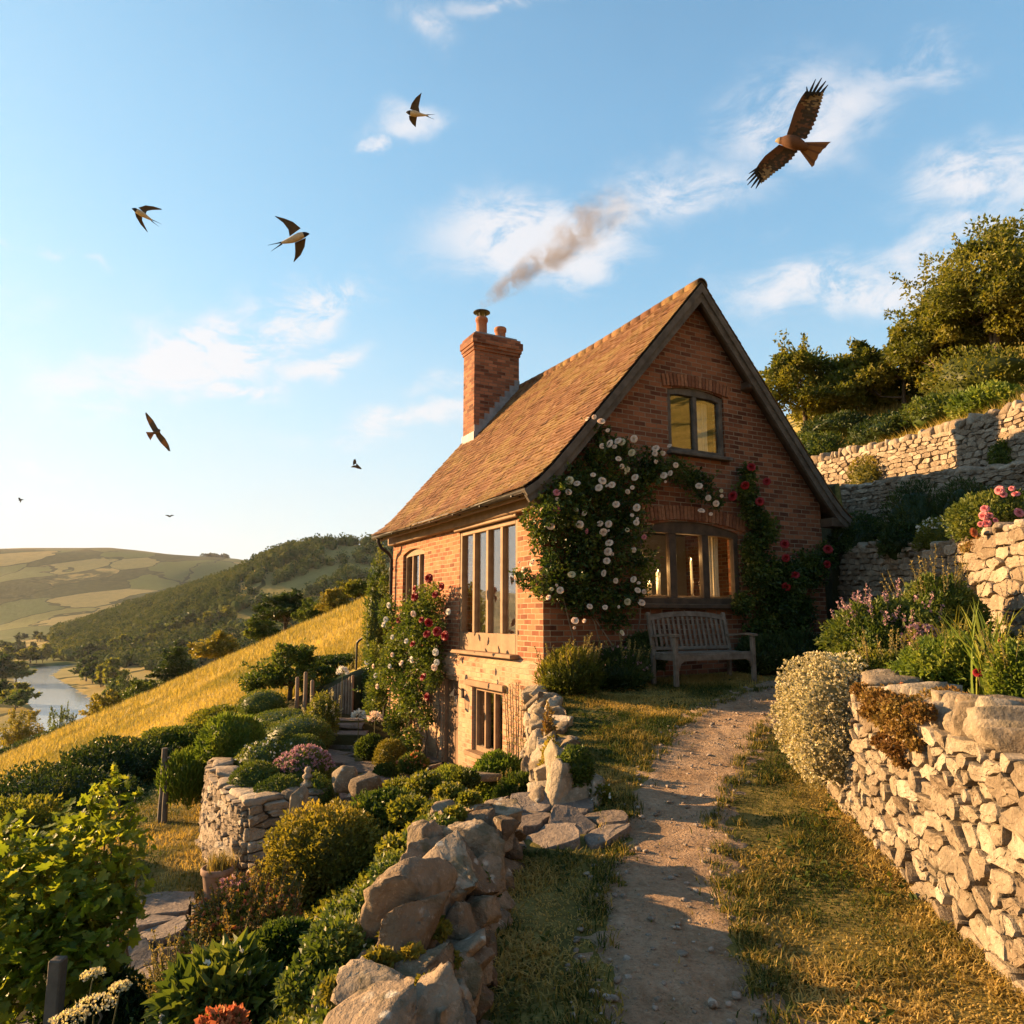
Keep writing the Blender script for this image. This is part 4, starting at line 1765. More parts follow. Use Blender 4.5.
def candle(u, z, h, r, label):
    c = thing('candle', label, 'candle', hw(u, .24, z), HPSI, 'candles on the lower gable window ledge')
    mb = MB()
    mb.lathe([(.001, 0), (r * 1.9, 0), (r * 2.0, .012), (r * 1.2, .02), (r * .8, .03), (.001, .03)], 14)
    mb.build('candle_dish', M['oak_dark'], c)
    mb = MB()
    mb.lathe([(.001, .03), (r, .03), (r, .03 + h), (r * .8, .03 + h + .004), (.001, .03 + h - .004)], 14)
    mb.tube([(0, 0, .03 + h - .005), (.002, 0, .03 + h + .015)], .0025, 4, 1)
    mb.build('wax_stick', [M['wax'], M['iron']], c)
    mb = MB()
    zf = .03 + h + .012
    mb.lathe([(.0005, zf), (.006, zf + .008), (.0075, zf + .016), (.004, zf + .030), (.0005, zf + .042)], 10)
    mb.build('added_flame', M['added_flame'], c)
    ld = bpy.data.lights.new('added_glow', 'POINT')  # added point light that warms the room behind the window
    ld.energy = 2.8
    ld.color = (1.0, .58, .22)
    ld.shadow_soft_size = .03
    lo = bpy.data.objects.new('added_glow', ld)
    COL.objects.link(lo)
    lo.parent = c
    lo.location = (0, .05, zf + .05)
    return c


mb = MB()
mb.box((HW / 2 - .2, .21, 1.365), (2.2, .20, .04), None, 0, .5, .005)
mb.build('window_ledge', M['oak_warm'], house)
candle(2.10, 1.385, .16, .034, 'short cream candle at the left end of the lower gable window')
candle(2.28, 1.385, .34, .034, 'tall cream candle left of the first mullion in the lower gable window')
candle(2.56, 1.385, .26, .032, 'slim cream candle just right of the first mullion in the lower gable window')
candle(2.98, 1.385, .55, .02, 'thin tall taper beside the second mullion in the lower gable window')
candle(3.20, 1.385, .13, .036, 'short cream candle beside the curtain in the lower gable window')

# ------------------------------------------------------------------ the bench
def build_bench():
    p = hw(2.27, -.72, 0)
    z = Hs(p[0], p[1])
    b = thing('garden_bench', 'weathered grey timber bench with a slatted back below the gable window', 'bench', (p[0], p[1], z), HPSI)
    Wb = 1.54
    mat = M['bench']
    mb = MB()
    for k in range(6):
        mb.box((0, -.22 + k * .082, .43 + .004 * abs(k - 2)), (Wb - .06, .07, .022), None, 0, k / 6, .004)
    mb.box((0, -.265, .385), (Wb - .10, .035, .09), None, 0, .4, .006)
    mb.box((0, .20, .385), (Wb - .10, .03, .08), None, 0, .4, .006)
    for sx in (-1, 1):
        mb.box((sx * (Wb / 2 - .05), -.03, .385), (.035, .44, .08), None, 0, .3, .005)
        # knee brackets under the front rail
        V = np.array([(0, 0, 0), (.13, 0, 0), (0, 0, -.13), (.05, 0, -.035), (0, .03, 0), (.13, .03, 0), (0, .03, -.13), (.05, .03, -.035)])
        V[:, 0] *= -sx
        mb.add(V + np.array([sx * (Wb / 2 - .07), -.28, .345]), [(0, 2, 3, 1), (4, 5, 7, 6), (0, 1, 5, 4), (1, 3, 7, 5), (3, 2, 6, 7)], 0, .4)
    mb.build('seat', mat, b)
    # raked back: rails and upright slats
    rk = rot_axis((1, 0, 0), -.20)
    o_ = np.array([0, .20, .43])
    mb = MB()

    def bk(c, s, v=.5, bev=.005):
        mb.box(o_ + rk @ np.array(c, float), s, rk, 0, v, bev)
    n = 15
    for k in range(n):
        x = -Wb / 2 + .11 + (Wb - .22) * k / (n - 1)
        crest = .44 + .05 * (1 - (2 * k / (n - 1) - 1) ** 2)
        bk((x, 0, .05 + crest / 2), (.045, .018, crest), k / n, .004)
    bk((0, 0, .07), (Wb - .1, .03, .05))
    seg = 12
    for k in range(seg):
        xa = -Wb / 2 + .05 + (Wb - .10) * k / seg
        xb = -Wb / 2 + .05 + (Wb - .10) * (k + 1) / seg
        t = (k + .5) / seg
        zc = .515 + .065 * (1 - (2 * t - 1) ** 2)
        sl = -math.atan2(.065 * -4 * (2 * t - 1), Wb) * 1.0
        r2 = rk @ rot_axis((0, 1, 0), sl)
        mb.box(o_ + rk @ np.array([(xa + xb) / 2, 0, zc]), (xb - xa + .012, .034 + .0006 * (k % 2), .075), r2, 0, .5, .0)
    mb.build('backrest', mat, b)
    for sx in (-1, 1):
        m_ = MB()
        m_.box((sx * (Wb / 2 - .035), -.265, .335), (.062, .062, .67), None, 0, .5, .008)
        m_.build('leg', mat, b)
        m_ = MB()
        m_.box((sx * (Wb / 2 - .035), .22, .22), (.06, .06, .44), None, 0, .5, .008)
        m_.box(o_ + rk @ np.array([sx * (Wb / 2 - .035), 0, .28]), (.06, .05, .64), rk, 0, .5, .008)
        m_.build('leg', mat, b)
        m_ = MB()
        V = []
        ys = np.linspace(-.33, .25, 10)
        for yy in ys:
            zz = .675 + .012 * math.sin((yy + .33) / .58 * PI * 1.6)
            wd = .042 if yy > -.2 else .05
            for (dx, dz) in ((-wd, 0), (wd, 0), (wd, .03), (-wd, .03)):
                V.append((sx * (Wb / 2 - .035) + dx, yy, zz + dz))
        F = [(0, 3, 2, 1), (36, 37, 38, 39)]
        for i in range(9):
            for j in range(4):
                k = (j + 1) % 4
                F.append((i * 4 + j, i * 4 + k, (i + 1) * 4 + k, (i + 1) * 4 + j))
        m_.add(V, F)
        m_.build('armrest', mat, b)
    return b


M['bench'] = mat_plain('bench_timber', (.11, .082, .058), (.20, .155, .115), 9, .85, .4, .006)
build_bench()

# ------------------------------------------------------------------ stone walls
stone_wall('garden_wall', 'pale dry stone wall beside the dirt path with tall upright coping stones', [(x, y, Hs(x - .35, y) - .08, .42 + (.02 if y > 3 else 0)) for y, x in ((-2, 2.0), (0, 2.08), (1.5, 2.2), (3.3, 2.45), (5.0, 2.68), (6.25, 2.88))][::-1],
           .46, .145, .095, M['stone_wall'], 21, side=1, cope=.17, copesz=.10, gap=.008, dep=.065)
stone_wall('garden_wall', 'short return of pale stone hidden under the cream flowered mound', [(2.95, 6.32, -.4, .40), (3.35, 6.9, -.3, .42), (4.2, 7.9, -.2, .5), (5.3, 9.0, 0, .62), (6.2, 10.2, 0, .7)], .36, .22, .14, M['stone_wall'], 22, side=-1, cope=.1)
stone_wall('terrace_wall', 'sunlit stone wall jutting out below the pink rose bush', [(5.62, 9.45, .75, 1.92), (5.5, 8.6, .72, 1.93), (5.3, 7, .7, 1.95), (5.2, 5.5, .7, 1.97), (5.1, 3, .7, 1.97)], .4, .32, .14, M['stone_far'], 23, side=1, cope=.09, gap=.01, rows=True)
stone_wall('terrace_wall', 'shaded stone wall right behind the cottage corner', [(6.55, 15.5, .1, 2.35), (6.3, 13.3, .1, 2.3), (6.35, 11, .1, 2.12), (6.35, 9.55, .1, 2.0)], .4, .26, .10, M['stone_far'], 24, side=1, cope=.08, gap=.009, rows=True)
stone_wall('terrace_wall', 'middle terrace wall between the dark shrubs and the topmost wall', [(7.05, 20, 2.5, 4.1), (7.35, 16, 2.4, 3.85), (7.8, 13, 2.3, 3.6), (8.0, 11, 2.2, 3.35), (8.2, 8, 2.2, 3.3)], .4, .25, .10, M['stone_far'], 25, side=1, cope=.09, gap=.009, rows=True)
stone_wall('terrace_wall', 'topmost terrace wall with standing stones along its crest under the trees', [(7.9, 24, 3.9, 5.2), (8.35, 19, 3.8, 5.15), (9.35, 15, 3.6, 4.95), (9.3, 13, 3.5, 4.78), (9.5, 10, 3.5, 4.75)], .4, .26, .10, M['stone_far'], 26, side=1, cope=.20, copesz=.17, gap=.009, rows=True)
# retaining wall of the shrub bed, with its corner
stone_wall('retaining_wall', 'stone retaining wall with a corner below the clipped green shrubs', [(-4.15, 10.7, -1.75, -.97), (-3.70, 9.7, -1.95, -.99), (-3.22, 8.95, -1.97, -1.0), (-2.86, 8.46, -2.0, -1.01)], .38, .24, .075, M['stone_far'], 27, side=1, cope=.07, copesz=.3, gap=.008, cope_up=False, rows=True)
stone_wall('retaining_wall', 'short shaded front of the shrub bed wall facing the flagstones', [(-3.0, 8.45, -2.0, -1.01), (-2.7, 8.65, -2.0, -1.0), (-2.36, 8.88, -2.0, -1.0)], .38, .26, .085, M['stone_far'], 28, side=1, cope=.07, copesz=.3, gap=.008, cope_up=False, rows=True)
stone_wall('retaining_wall', 'low broken end of wall in front of the round golden bush', [(-2.28, 6.9, -2.0, -1.42), (-2.16, 7.6, -2.0, -1.28), (-1.95, 8.5, -1.95, -1.17), (-1.7, 9.5, -1.6, -1.05)], .42, .26, .09, M['stone_wall'], 29, side=-1, cope=.07, copesz=.28, cope_up=False, rows=True, gap=.009)

# boulder wall in the foreground
def foreground_boulders():
    rng = np.random.RandomState(77)
    it = []
    # big coping boulders, near to far  (x, y, z, half sizes, turn)
    it += [(-.60, 2.05, -.34, .22, .20, .18, .3), (-.42, 2.30, -.24, .17, .20, .18, -.4), (-.30, 2.52, -.34, .13, .16, .18, .5)]
    y = 2.45
    while y < 5.1:
        xr = float(ip(np.array([y]), ROCK)[0])
        big = rng.rand() < .35
        for k in range(3):
            s_ = (1.3 if big and k == 1 else .95) * rng.uniform(.75, 1.2)
            it.append((xr - .15 + .16 * k + rng.uniform(-.04, .04), y + rng.uniform(-.08, .08), -.25 + rng.uniform(-.06, .05) - (.05 if k != 1 else 0), .105 * s_, .135 * s_ * rng.uniform(.8, 1.3), .115 * s_ * rng.uniform(.7, 1.4), rng.uniform(-.9, .9)))
        y += .195
    y = 1.6
    while y < 5.05:
        xr = float(ip(np.array([y]), ROCK)[0]) + .24
        for z in (-.62, -.50, -.40):
            if rng.rand() < .85:
                it.append((xr - .06 + .04 * rng.rand() - (.03 if z > -.45 else 0), y + rng.uniform(-.05, .05), z + rng.uniform(-.03, .03), rng.uniform(.09, .14), rng.uniform(.09, .15), rng.uniform(.06, .10), rng.uniform(-.5, .5)))
        y += .17
    return it


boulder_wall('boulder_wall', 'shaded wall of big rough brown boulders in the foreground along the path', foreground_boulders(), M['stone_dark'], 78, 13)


def terrace_rocks():
    rng = np.random.RandomState(90)
    it = [(.48, 5.84, -.42, .17, .12, .19, .2), (.63, 5.96, -.42, .11, .12, .2, .8), (.36, 5.94, -.34, .12, .15, .24, .1), (.56, 6.2, -.28, .13, .13, .16, -.3), (.42, 6.3, -.20, .12, .16, .18, .6)]
    y = 6.5
    while y < 10.2:
        g = Hs(.8, y)
        for k in range(2):
            it.append((.34 + .17 * k + rng.uniform(-.04, .04), y + rng.uniform(-.08, .08), g - .02 + rng.uniform(-.06, .05), rng.uniform(.09, .15), rng.uniform(.10, .17), rng.uniform(.09, .16), rng.uniform(-.8, .8)))
        y += .24
    y = 6.0
    while y < 10.2:
        for z in (-.22, -.45, -.68, -.9, -1.12, -1.34):
            it.append((.28 + .06 * rng.rand(), y + rng.uniform(-.06, .06), min(z, Hs(.8, y) - .1) + rng.uniform(-.05, .05), rng.uniform(.10, .16), rng.uniform(.10, .19), rng.uniform(.09, .15), rng.uniform(-.5, .5)))
        y += .24
    return it


boulder_wall('rock_terrace_wall', 'sunlit rough rock edge of the terrace between the cottage corner and the path', terrace_rocks(), M['stone_wall'], 91, 8)

# ------------------------------------------------------------------ plants: leaves, bushes, trees, grass
def unit(a):
    return a / (np.linalg.norm(a, axis=-1, keepdims=True) + 1e-9)


def leaves(mb, rng, P, D, size, asp=.5, mi=0, v=None, fold=.25, curl=.2):
    """small folded leaves: base at P, pointing along D"""
    n = len(P)
    if n == 0:
        return
    D = unit(D)
    S_ = unit(np.cross(D, unit(rng.normal(size=(n, 3)))))
    N_ = np.cross(D, S_)
    sz = (size * rng.uniform(.65, 1.3, n))[:, None]
    a = P
    b = P + D * sz * .5 + S_ * sz * asp * .5 + N_ * sz * fold * .3
    c = P + D * sz - N_ * sz * curl
    d = P + D * sz * .5 - S_ * sz * asp * .5 + N_ * sz * fold * .3
    V = np.stack([a, b, c, d], 1).reshape(-1, 3)
    i = np.arange(n) * 4
    F = np.concatenate([np.stack([i, i + 1, i + 2], -1), np.stack([i, i + 2, i + 3], -1)])
    vv = rng.rand(n) if v is None else v
    mb.add(V, F, mi, np.concatenate([vv, vv]))


def lobed(mb, rng, P, D, size, mi=0, v=None, lobes=5):
    """broad lobed leaves, as a vine's"""
    n = len(P)
    D = unit(D)
    S_ = unit(np.cross(D, unit(rng.normal(size=(n, 3)) + np.array([0, 0, 2.0]))))
    N_ = np.cross(D, S_)
    sz = (size * rng.uniform(.6, 1.25, n))[:, None]
    prof = [(0, 0), (-.22, .10), (-.18, .42), (.02, .34), (.25, .52), (.42, .30), (.72, .36), (.70, .18), (1.0, 0)]
    per = prof + [(x, -y) for x, y in prof[-2:0:-1]]
    cen = P + D * sz * .35
    Vs = [cen + N_ * sz * .06]
    for x, y in per:
        Vs.append(P + D * sz * (x * .9) + S_ * sz * y - N_ * sz * (.16 * abs(y) + .14 * max(0, x - .3) * x))
    m = len(Vs)
    V = np.stack(Vs, 1).reshape(-1, 3)
    F = []
    i = np.arange(n) * m
    k = len(per)
    for j in range(k):
        F.append(np.stack([i, i + 1 + j, i + 1 + (j + 1) % k], -1))
    vv = rng.rand(n) if v is None else v
    mb.add(V, np.concatenate(F), mi, np.tile(vv, k))


def blades(mb, rng, P, h, w, lean=.35, mi=0, v=None, D=None):
    """grass blades: two joints each"""
    n = len(P)
    a = rng.rand(n) * 2 * PI
    L = np.stack([np.cos(a), np.sin(a), np.zeros(n)], -1)
    if D is not None:
        L = unit(L + np.asarray(D))
    sd = np.stack([-L[:, 1], L[:, 0], np.zeros(n)], -1)
    h = (h * rng.uniform(.5, 1.3, n))[:, None] if np.isscalar(h) else (h * rng.uniform(.6, 1.2, n))[:, None]
    ln = (lean * rng.uniform(.2, 1.6, n))[:, None]
    up = np.array([0, 0, 1.0])
    w = w * .5
    m1 = P + up * h * .55 + L * h * ln * .35
    tip = P + up * h * (1 - .3 * ln) + L * h * ln
    V = np.stack([P - sd * w, P + sd * w, m1 + sd * w * .8, m1 - sd * w * .8, tip], 1).reshape(-1, 3)
    i = np.arange(n) * 5
    vv = rng.rand(n) if v is None else v
    mb.add(V, np.stack([i, i + 1, i + 2, i + 3], -1), mi, vv)
    Vt = np.stack([m1 - sd * w * .8, m1 + sd * w * .8, tip], 1).reshape(-1, 3)
    j = np.arange(n) * 3
    mb.add(Vt, np.stack([j, j + 1, j + 2], -1), mi, vv)


def sphere_dirs(rng, n, zmin=-.35):
    out = np.zeros((0, 3))
    while len(out) < n:
        d = unit(rng.normal(size=(n * 2, 3)))
        out = np.concatenate([out, d[d[:, 2] > zmin]])
    return out[:n]


def bush_points(rng, c, r, n, lump=.22, freq=2.0, zmin=-.35, shell=.32):
    c = np.array(c, float)
    r = np.array(r, float)
    d = sphere_dirs(rng, n, zmin)
    o = rng.rand(3) * 60
    f = 1 + lump * 2.2 * (fbm(d[:, 0] * freq + o[0], d[:, 1] * freq + o[1], d[:, 2] * freq + o[2], o=3) - .5)
    rr = f * (1 - shell * rng.rand(n) ** 1.6)
    return c + d * r * rr[:, None], d, o


def bush_core(mb, rng, c, r, o, lump, freq, k, mi=0, v=.2):
    C, F = cube_sphere(9)
    d = unit(C)
    f = 1 + lump * 2.2 * (fbm(d[:, 0] * freq + o[0], d[:, 1] * freq + o[1], d[:, 2] * freq + o[2], o=3) - .5)
    mb.add(np.array(c) + d * np.array(r) * (f * k)[:, None], F, mi, v, True)


LEAFM = {}
LEAFM['box'] = mat_leaf('leaf_box', greens((.040, .066, .012), (.085, .12, .02), (.17, .18, .035)), .35)
LEAFM['dark'] = mat_leaf('leaf_dark', greens((.015, .032, .009), (.034, .060, .013), (.075, .095, .022)), .3)
LEAFM['mid'] = mat_leaf('leaf_mid', greens((.035, .062, .011), (.085, .12, .02), (.175, .19, .04)), .4)
LEAFM['bright'] = mat_leaf('leaf_bright', greens((.07, .115, .016), (.145, .20, .028), (.27, .29, .055)), .45)
LEAFM['gold'] = mat_leaf('leaf_gold', greens((.10, .10, .016), (.20, .175, .028), (.36, .27, .05)), .42)
LEAFM['olive'] = mat_leaf('leaf_olive', greens((.05, .065, .011), (.13, .145, .021), (.26, .23, .04)), .5)
LEAFM['vine'] = mat_leaf('leaf_vine', greens((.09, .13, .014), (.18, .22, .022), (.33, .33, .045)), .58, .4)
LEAFM['rose'] = mat_leaf('leaf_rose', greens((.016, .036, .009), (.048, .078, .015), (.13, .155, .03)), .38, .4)
LEAFM['silver'] = mat_leaf('leaf_silver', greens((.16, .15, .075), (.28, .25, .13), (.42, .36, .21)), .3, .8)
LEAFM['cream'] = mat_leaf('petal_cream', greens((.40, .34, .20), (.62, .54, .36), (.78, .70, .50)), .3, .8)
LEAFM['white'] = mat_leaf('petal_white', greens((.55, .52, .44), (.72, .68, .60), (.85, .82, .74)), .25, .7, (1, 1, .95))
LEAFM['blush'] = mat_leaf('petal_blush', greens((.66, .42, .32), (.82, .64, .50), (.88, .78, .64)), .25, .6, (1.05, 1, .9))
LEAFM['pink'] = mat_leaf('petal_pink', greens((.55, .12, .15), (.70, .22, .24), (.80, .38, .36)), .25, .6, (1.1, 1, 1))
LEAFM['red'] = mat_leaf('petal_red', greens((.12, .005, .008), (.25, .009, .012), (.36, .02, .02)), .2, .5, (1.2, .8, .8))
LEAFM['orange'] = mat_leaf('petal_orange', greens((.45, .10, .04), (.55, .19, .07), (.62, .30, .14)), .3, .7, (1.1, 1, .9))
LEAFM['mauve'] = mat_leaf('petal_mauve', greens((.30, .15, .20), (.42, .24, .27), (.55, .36, .34)), .3, .7, (1.1, 1, 1))
LEAFM['rust'] = mat_leaf('leaf_rust', greens((.13, .06, .02), (.21, .12, .03), (.28, .20, .05)), .3, .8)
LEAFM['straw'] = mat_leaf('grass_straw', greens((.11, .10, .022), (.27, .20, .055), (.44, .32, .11)), .3, .7)
LEAFM['grass'] = mat_leaf('grass_blades', [(0, (.022, .042, .008)), (.35, (.055, .075, .014)), (.6, (.20, .155, .035)), (1, (.46, .32, .10))], .38, .7, spec=.15)
LEAFM['meadow'] = mat_leaf('meadow_blades', greens((.20, .18, .04), (.38, .285, .072), (.52, .395, .13)), .35, .7)
M['bark'] = mat_plain('bark', (.05, .038, .026), (.12, .092, .065), 8, .95, .6, .02)
M['stem'] = mat_plain('stem', (.08, .075, .03), (.16, .14, .06), 9, .9, .2)
M['stem_brown'] = mat_plain('stem_brown', (.12, .085, .055), (.24, .18, .12), 9, .9, .3)


def clump_v(P, rng, n, fr=2.5, amp=1.5, jit=.5):
    o = rng.rand(3) * 30
    return np.clip(.5 + amp * (fbm(P[:, 0] * fr + o[0], P[:, 1] * fr + o[1], P[:, 2] * fr + o[2], o=2) - .5) + jit * (rng.rand(n) - .5), 0, 1)


def foliage(mb, rng, c, r, n, size, asp=.55, lump=.22, freq=2.0, core=.74, zmin=-.35, mi=0, shell=.32, up=.3, wild=.8, vfreq=3.0):
    P, d, o = bush_points(rng, c, r, n, lump, freq, zmin, shell)
    D = d * .7 + rng.normal(size=(n, 3)) * wild * .7 + np.array([0, 0, up])
    leaves(mb, rng, P, D, size, asp, mi, clump_v(P, rng, n, vfreq))
    if core:
        bush_core(mb, rng, c, np.array(r), o, lump, freq, core, mi)
    return P, d


def bush(name, label, cat, base, r, n, size, mat, seed, flowers=None, spikes=None, group=None, blobs=None, **kw):
    """a shrub standing on its base: foliage, stems, and flower heads if it has them"""
    rng = np.random.RandomState(seed)
    base = np.array(base, float)
    root = thing(name, label, cat, base, 0, group)
    mb = MB()
    r = np.array(r, float)
    pts, nrm = [], []
    if blobs is None:
        blobs = [((0, 0, 0), (1, 1, 1), 1.0)]
    for off, sc, share in blobs:
        rr = r * np.array(sc)
        c = np.array(off, float) * r + np.array([0, 0, r[2] * .82])
        P, d = foliage(mb, rng, c, rr, int(n * share), size, **kw)
        pts.append(P)
        nrm.append(d)
    mb.build('foliage', mat, root)
    pts, nrm = np.concatenate(pts), np.concatenate(nrm)
    sb = MB()
    for k in range(6):
        a = k * 1.05 + rng.rand()
        e = np.array([math.cos(a) * r[0] * .5, math.sin(a) * r[1] * .5, r[2] * 1.0])
        sb.tube([(e[0] * .15, e[1] * .15, -.05), e * .5, e], [max(.006, r[2] * .03), max(.005, r[2] * .022), .004], 5)
    sb.build('stems', M['stem_brown'], root)
    if flowers:
        fm, fn, fs, zc = flowers[:4]
        k = np.where(nrm[:, 2] > zc)[0]
        k = k[rng.randint(0, len(k), fn)]
        fb = MB()
        for j in range(4):
            a = rng.normal(size=(fn, 3)) * .75 + nrm[k] + np.array([0, 0, .4])
            leaves(fb, rng, pts[k] + nrm[k] * size * .5 + rng.normal(size=(fn, 3)) * fs * .15, a, fs, .8, 0, None, .1, .1)
        o = fb.build('flowers', LEAFM[fm], root)
        tag(o, kind='stuff')
    if spikes:
        fm, fn, fl, fw, zc = spikes
        k = np.where(nrm[:, 2] > zc)[0]
        k = k[rng.randint(0, len(k), fn)]
        fb = MB()
        st = MB()
        for q in k:
            p = pts[q]
            L = fl * rng.uniform(.6, 1.3)
            dr = unit(np.array([nrm[q][0] * .35, nrm[q][1] * .35, 1.0]) + rng.normal(size=3) * .12)
            st.tube([p - dr * L * .4, p + dr * L], [fw * .18, fw * .10], 4, cap=False)
            m_ = int(14 + L * 60)
            t = rng.uniform(.25, 1.02, m_)
            P = p + dr * (L * t)[:, None] + rng.normal(size=(m_, 3)) * fw * .22
            leaves(fb, rng, P, rng.normal(size=(m_, 3)) + dr * .8, fw * .75, .7)
        o = fb.build('flower_spikes', LEAFM[fm], root)
        tag(o, kind='stuff')
        tag(st.build('flower_stalks', M['stem'], root), kind='stuff')
    return root


def at_ground(px, Y, dz=0):
    x = at(px, 600, Y)[0]
    return np.array([x, Y, Hs(x, Y) + dz])


def pxsize(n, Y):
    return n * Y / FOC


# ---- trees
def tree_parts(rng, h, crown, n, size, trunk_r, asp=.6, sub=34, lean=(0, 0), spray=.22):
    """crown: list of (x, y, z, rx, ry, rz) in fractions of the height; returns trunk and crown meshes"""
    tb, cb = MB(), MB()
    top = np.array([lean[0] * h, lean[1] * h, h * .62])
    ts = np.linspace(0, 1, 7)
    tp = np.stack([top[0] * ts ** 1.4 + .02 * h * np.sin(ts * 5), top[1] * ts ** 1.4, top[2] * ts], -1)
    tp[0, 2] = -.3
    tb.tube(tp, trunk_r * (1 - .72 * ts) * np.where(ts == 0, 1.4, 1), 8)
    tot = sum(a[3] * a[4] + a[4] * a[5] for a in crown)
    for (x, y, z, rx, ry, rz) in crown:
        c = np.array([x, y, z]) * h
        r = np.array([rx, ry, rz]) * h
        share = (rx * ry + ry * rz) / tot
        # limb
        s0 = tp[min(6, 2 + int(rng.rand() * 4))]
        mid = (s0 + c) / 2 + rng.normal(size=3) * .03 * h
        tb.tube([s0, mid, c + np.array([0, 0, r[2] * .3])], [trunk_r * .5, trunk_r * .3, trunk_r * .1], 6)
        m = max(5, int(sub * share * len(crown) ** .5))
        d = sphere_dirs(rng, m, -.55)
        cl = c + d * r * rng.uniform(.55, 1.0, (m, 1))
        for q in range(0, m, 3):
            tb.tube([mid, (mid + cl[q]) / 2 + rng.normal(size=3) * .02 * h, cl[q]], [trunk_r * .16, trunk_r * .10, trunk_r * .04], 4, cap=False)
        kk = max(6, int(n * share / m))
        cr = min(r) * rng.uniform(.22, .46, m)
        idx = np.repeat(np.arange(m), kk)
        dd = unit(rng.normal(size=(m * kk, 3)))
        P = cl[idx] + dd * (cr[idx] * rng.rand(m * kk) ** .45)[:, None] * np.array([1.15, 1.15, .8])
        D = dd * .6 + rng.normal(size=(m * kk, 3)) * .6 + np.array([0, 0, .1])
        base_v = rng.uniform(.2, .8, m)
        leaves(cb, rng, P, D, size, asp, 0, np.clip(base_v[idx] + .45 * (rng.rand(m * kk) - .5), 0, 1))
        # thin sprays poking out of the outline
        ns = max(2, int(m * spray * 2))
        for q in rng.randint(0, (m + 2) // 3, ns) * 3:
            o = unit((cl[q] - c) / r + np.array([0, 0, .35]) + rng.normal(size=3) * .25)
            L = min(r) * rng.uniform(.35, .7)
            t = rng.rand(34)
            P = cl[q] + o * (cr[q] * .6 + L * t)[:, None] + rng.normal(size=(34, 3)) * L * .08
            leaves(cb, rng, P, rng.normal(size=(34, 3)) + o, size, asp)
            tb.tube([cl[q], cl[q] + o * (cr[q] * .6 + L)], [trunk_r * .05, .004], 4, cap=False)
    return tb, cb


ROUND = [(0, 0, .62, .30, .30, .30), (-.2, .05, .5, .22, .22, .22), (.21, -.03, .52, .22, .22, .2), (.02, -.18, .5, .22, .2, .22), (0, .17, .55, .22, .2, .22), (.05, 0, .82, .18, .18, .16)]
TALLC = [(0, 0, .7, .2, .2, .26), (-.13, .03, .5, .17, .17, .2), (.14, -.02, .52, .16, .16, .2), (0, -.1, .38, .18, .16, .16), (.03, .1, .42, .16, .16, .2)]
BROAD = [(0, 0, .62, .36, .32, .24), (-.34, .05, .52, .26, .24, .2), (.34, .02, .55, .26, .24, .2), (.05, -.24, .48, .3, .2, .22), (-.05, .2, .55, .3, .2, .2), (-.15, 0, .8, .2, .18, .14), (.18, .02, .8, .18, .18, .13), (-.5, 0, .42, .15, .16, .13), (.5, 0, .42, .15, .15, .13)]
LOW = [(0, 0, .5, .42, .38, .36), (-.4, 0, .38, .32, .3, .28), (.42, .02, .38, .3, .3, .28), (.05, -.3, .34, .36, .25, .28), (-.1, 0, .75, .24, .24, .2), (.25, .05, .68, .2, .2, .2)]


def make_tree(name, label, pos, h, crown, n, size, mat, seed, trunk_r=None, group=None, cat='tree', rz=0, **kw):
    rng = np.random.RandomState(seed)
    root = thing(name, label, cat, pos, rz, group)
    tb, cb = tree_parts(rng, h, crown, n, size, trunk_r or h * .03, **kw)
    tb.build('trunk', M['bark'], root)
    cb.build('crown', mat, root)
    return root


def tree_px(name, label, px, top, Y, crown, n, size, mat, seed, base=None, **kw):
    p = at_ground(px, Y, -.1) if base is None else np.array(base)
    h = at(px, top, Y)[2] - p[2]
    return make_tree(name, label, p, h, crown, n, size, mat, seed, **kw)


# right-hand hillside
G = 'trees on the hillside above the terrace walls'
tree_px('hawthorn_tree', 'small hawthorn tree with a gap beside it just right of the cottage roof', 815, 342, 27, LOW, 15000, .15, LEAFM['olive'], 101, group=G, rz=.5)
tree_px('hillside_tree', 'lower bushy tree at the left foot of the big tree line', 872, 345, 27, LOW, 15000, .15, LEAFM['olive'], 102, group=G, rz=1.5)
tree_px('hillside_tree', 'olive green tree in the middle of the sloping tree line', 922, 332, 25, LOW, 18000, .14, LEAFM['olive'], 103, group=G, rz=2.5)
tree_px('hillside_tree', 'taller tree second from the right edge with thin twigs against the sky', 966, 284, 23, ROUND, 22000, .135, LEAFM['olive'], 104, group=G, rz=.9)
tree_px('hillside_tree', 'tallest tree at the right edge with feathery shoots against the sky', 1024, 232, 21, ROUND, 28000, .125, LEAFM['olive'], 105, group=G, rz=2.2)
make_tree('hillside_tree', 'tree cut by the right edge behind the tallest tree', at_ground(1085, 22, -.1), 6.2, LOW, 14000, .14, LEAFM['olive'], 106, group=G)
GB = 'bushes at the foot of the hillside trees'
for i, (px, Y, w, h, m, lab) in enumerate([(905, 20, 2.2, 1.0, 'dark', 'dark low bush in the golden grass above the topmost wall'), (960, 18.5, 2.0, 1.0, 'mid', 'green bush under the tree line above the topmost wall'),
                                     (1008, 16, 1.5, .9, 'bright', 'bright green bush at the right edge above the topmost wall'), (850, 25, 2.4, 1.1, 'dark', 'dark bush between the hawthorn and the golden grass'), (825, 22.5, 1.8, 1.6, 'mid', 'leafy bush at the foot of the hawthorn beside the roof edge'), (1005, 19, 3.0, 2.0, 'olive', 'tall bush hiding the trunk of the tallest tree')]):
    bush('hillside_bush', lab, 'bush', at_ground(px, Y, -.1), (w / 2, w / 2, h / 2), 2200, .11, LEAFM[m], 120 + i, group=GB, lump=.3, freq=1.8)

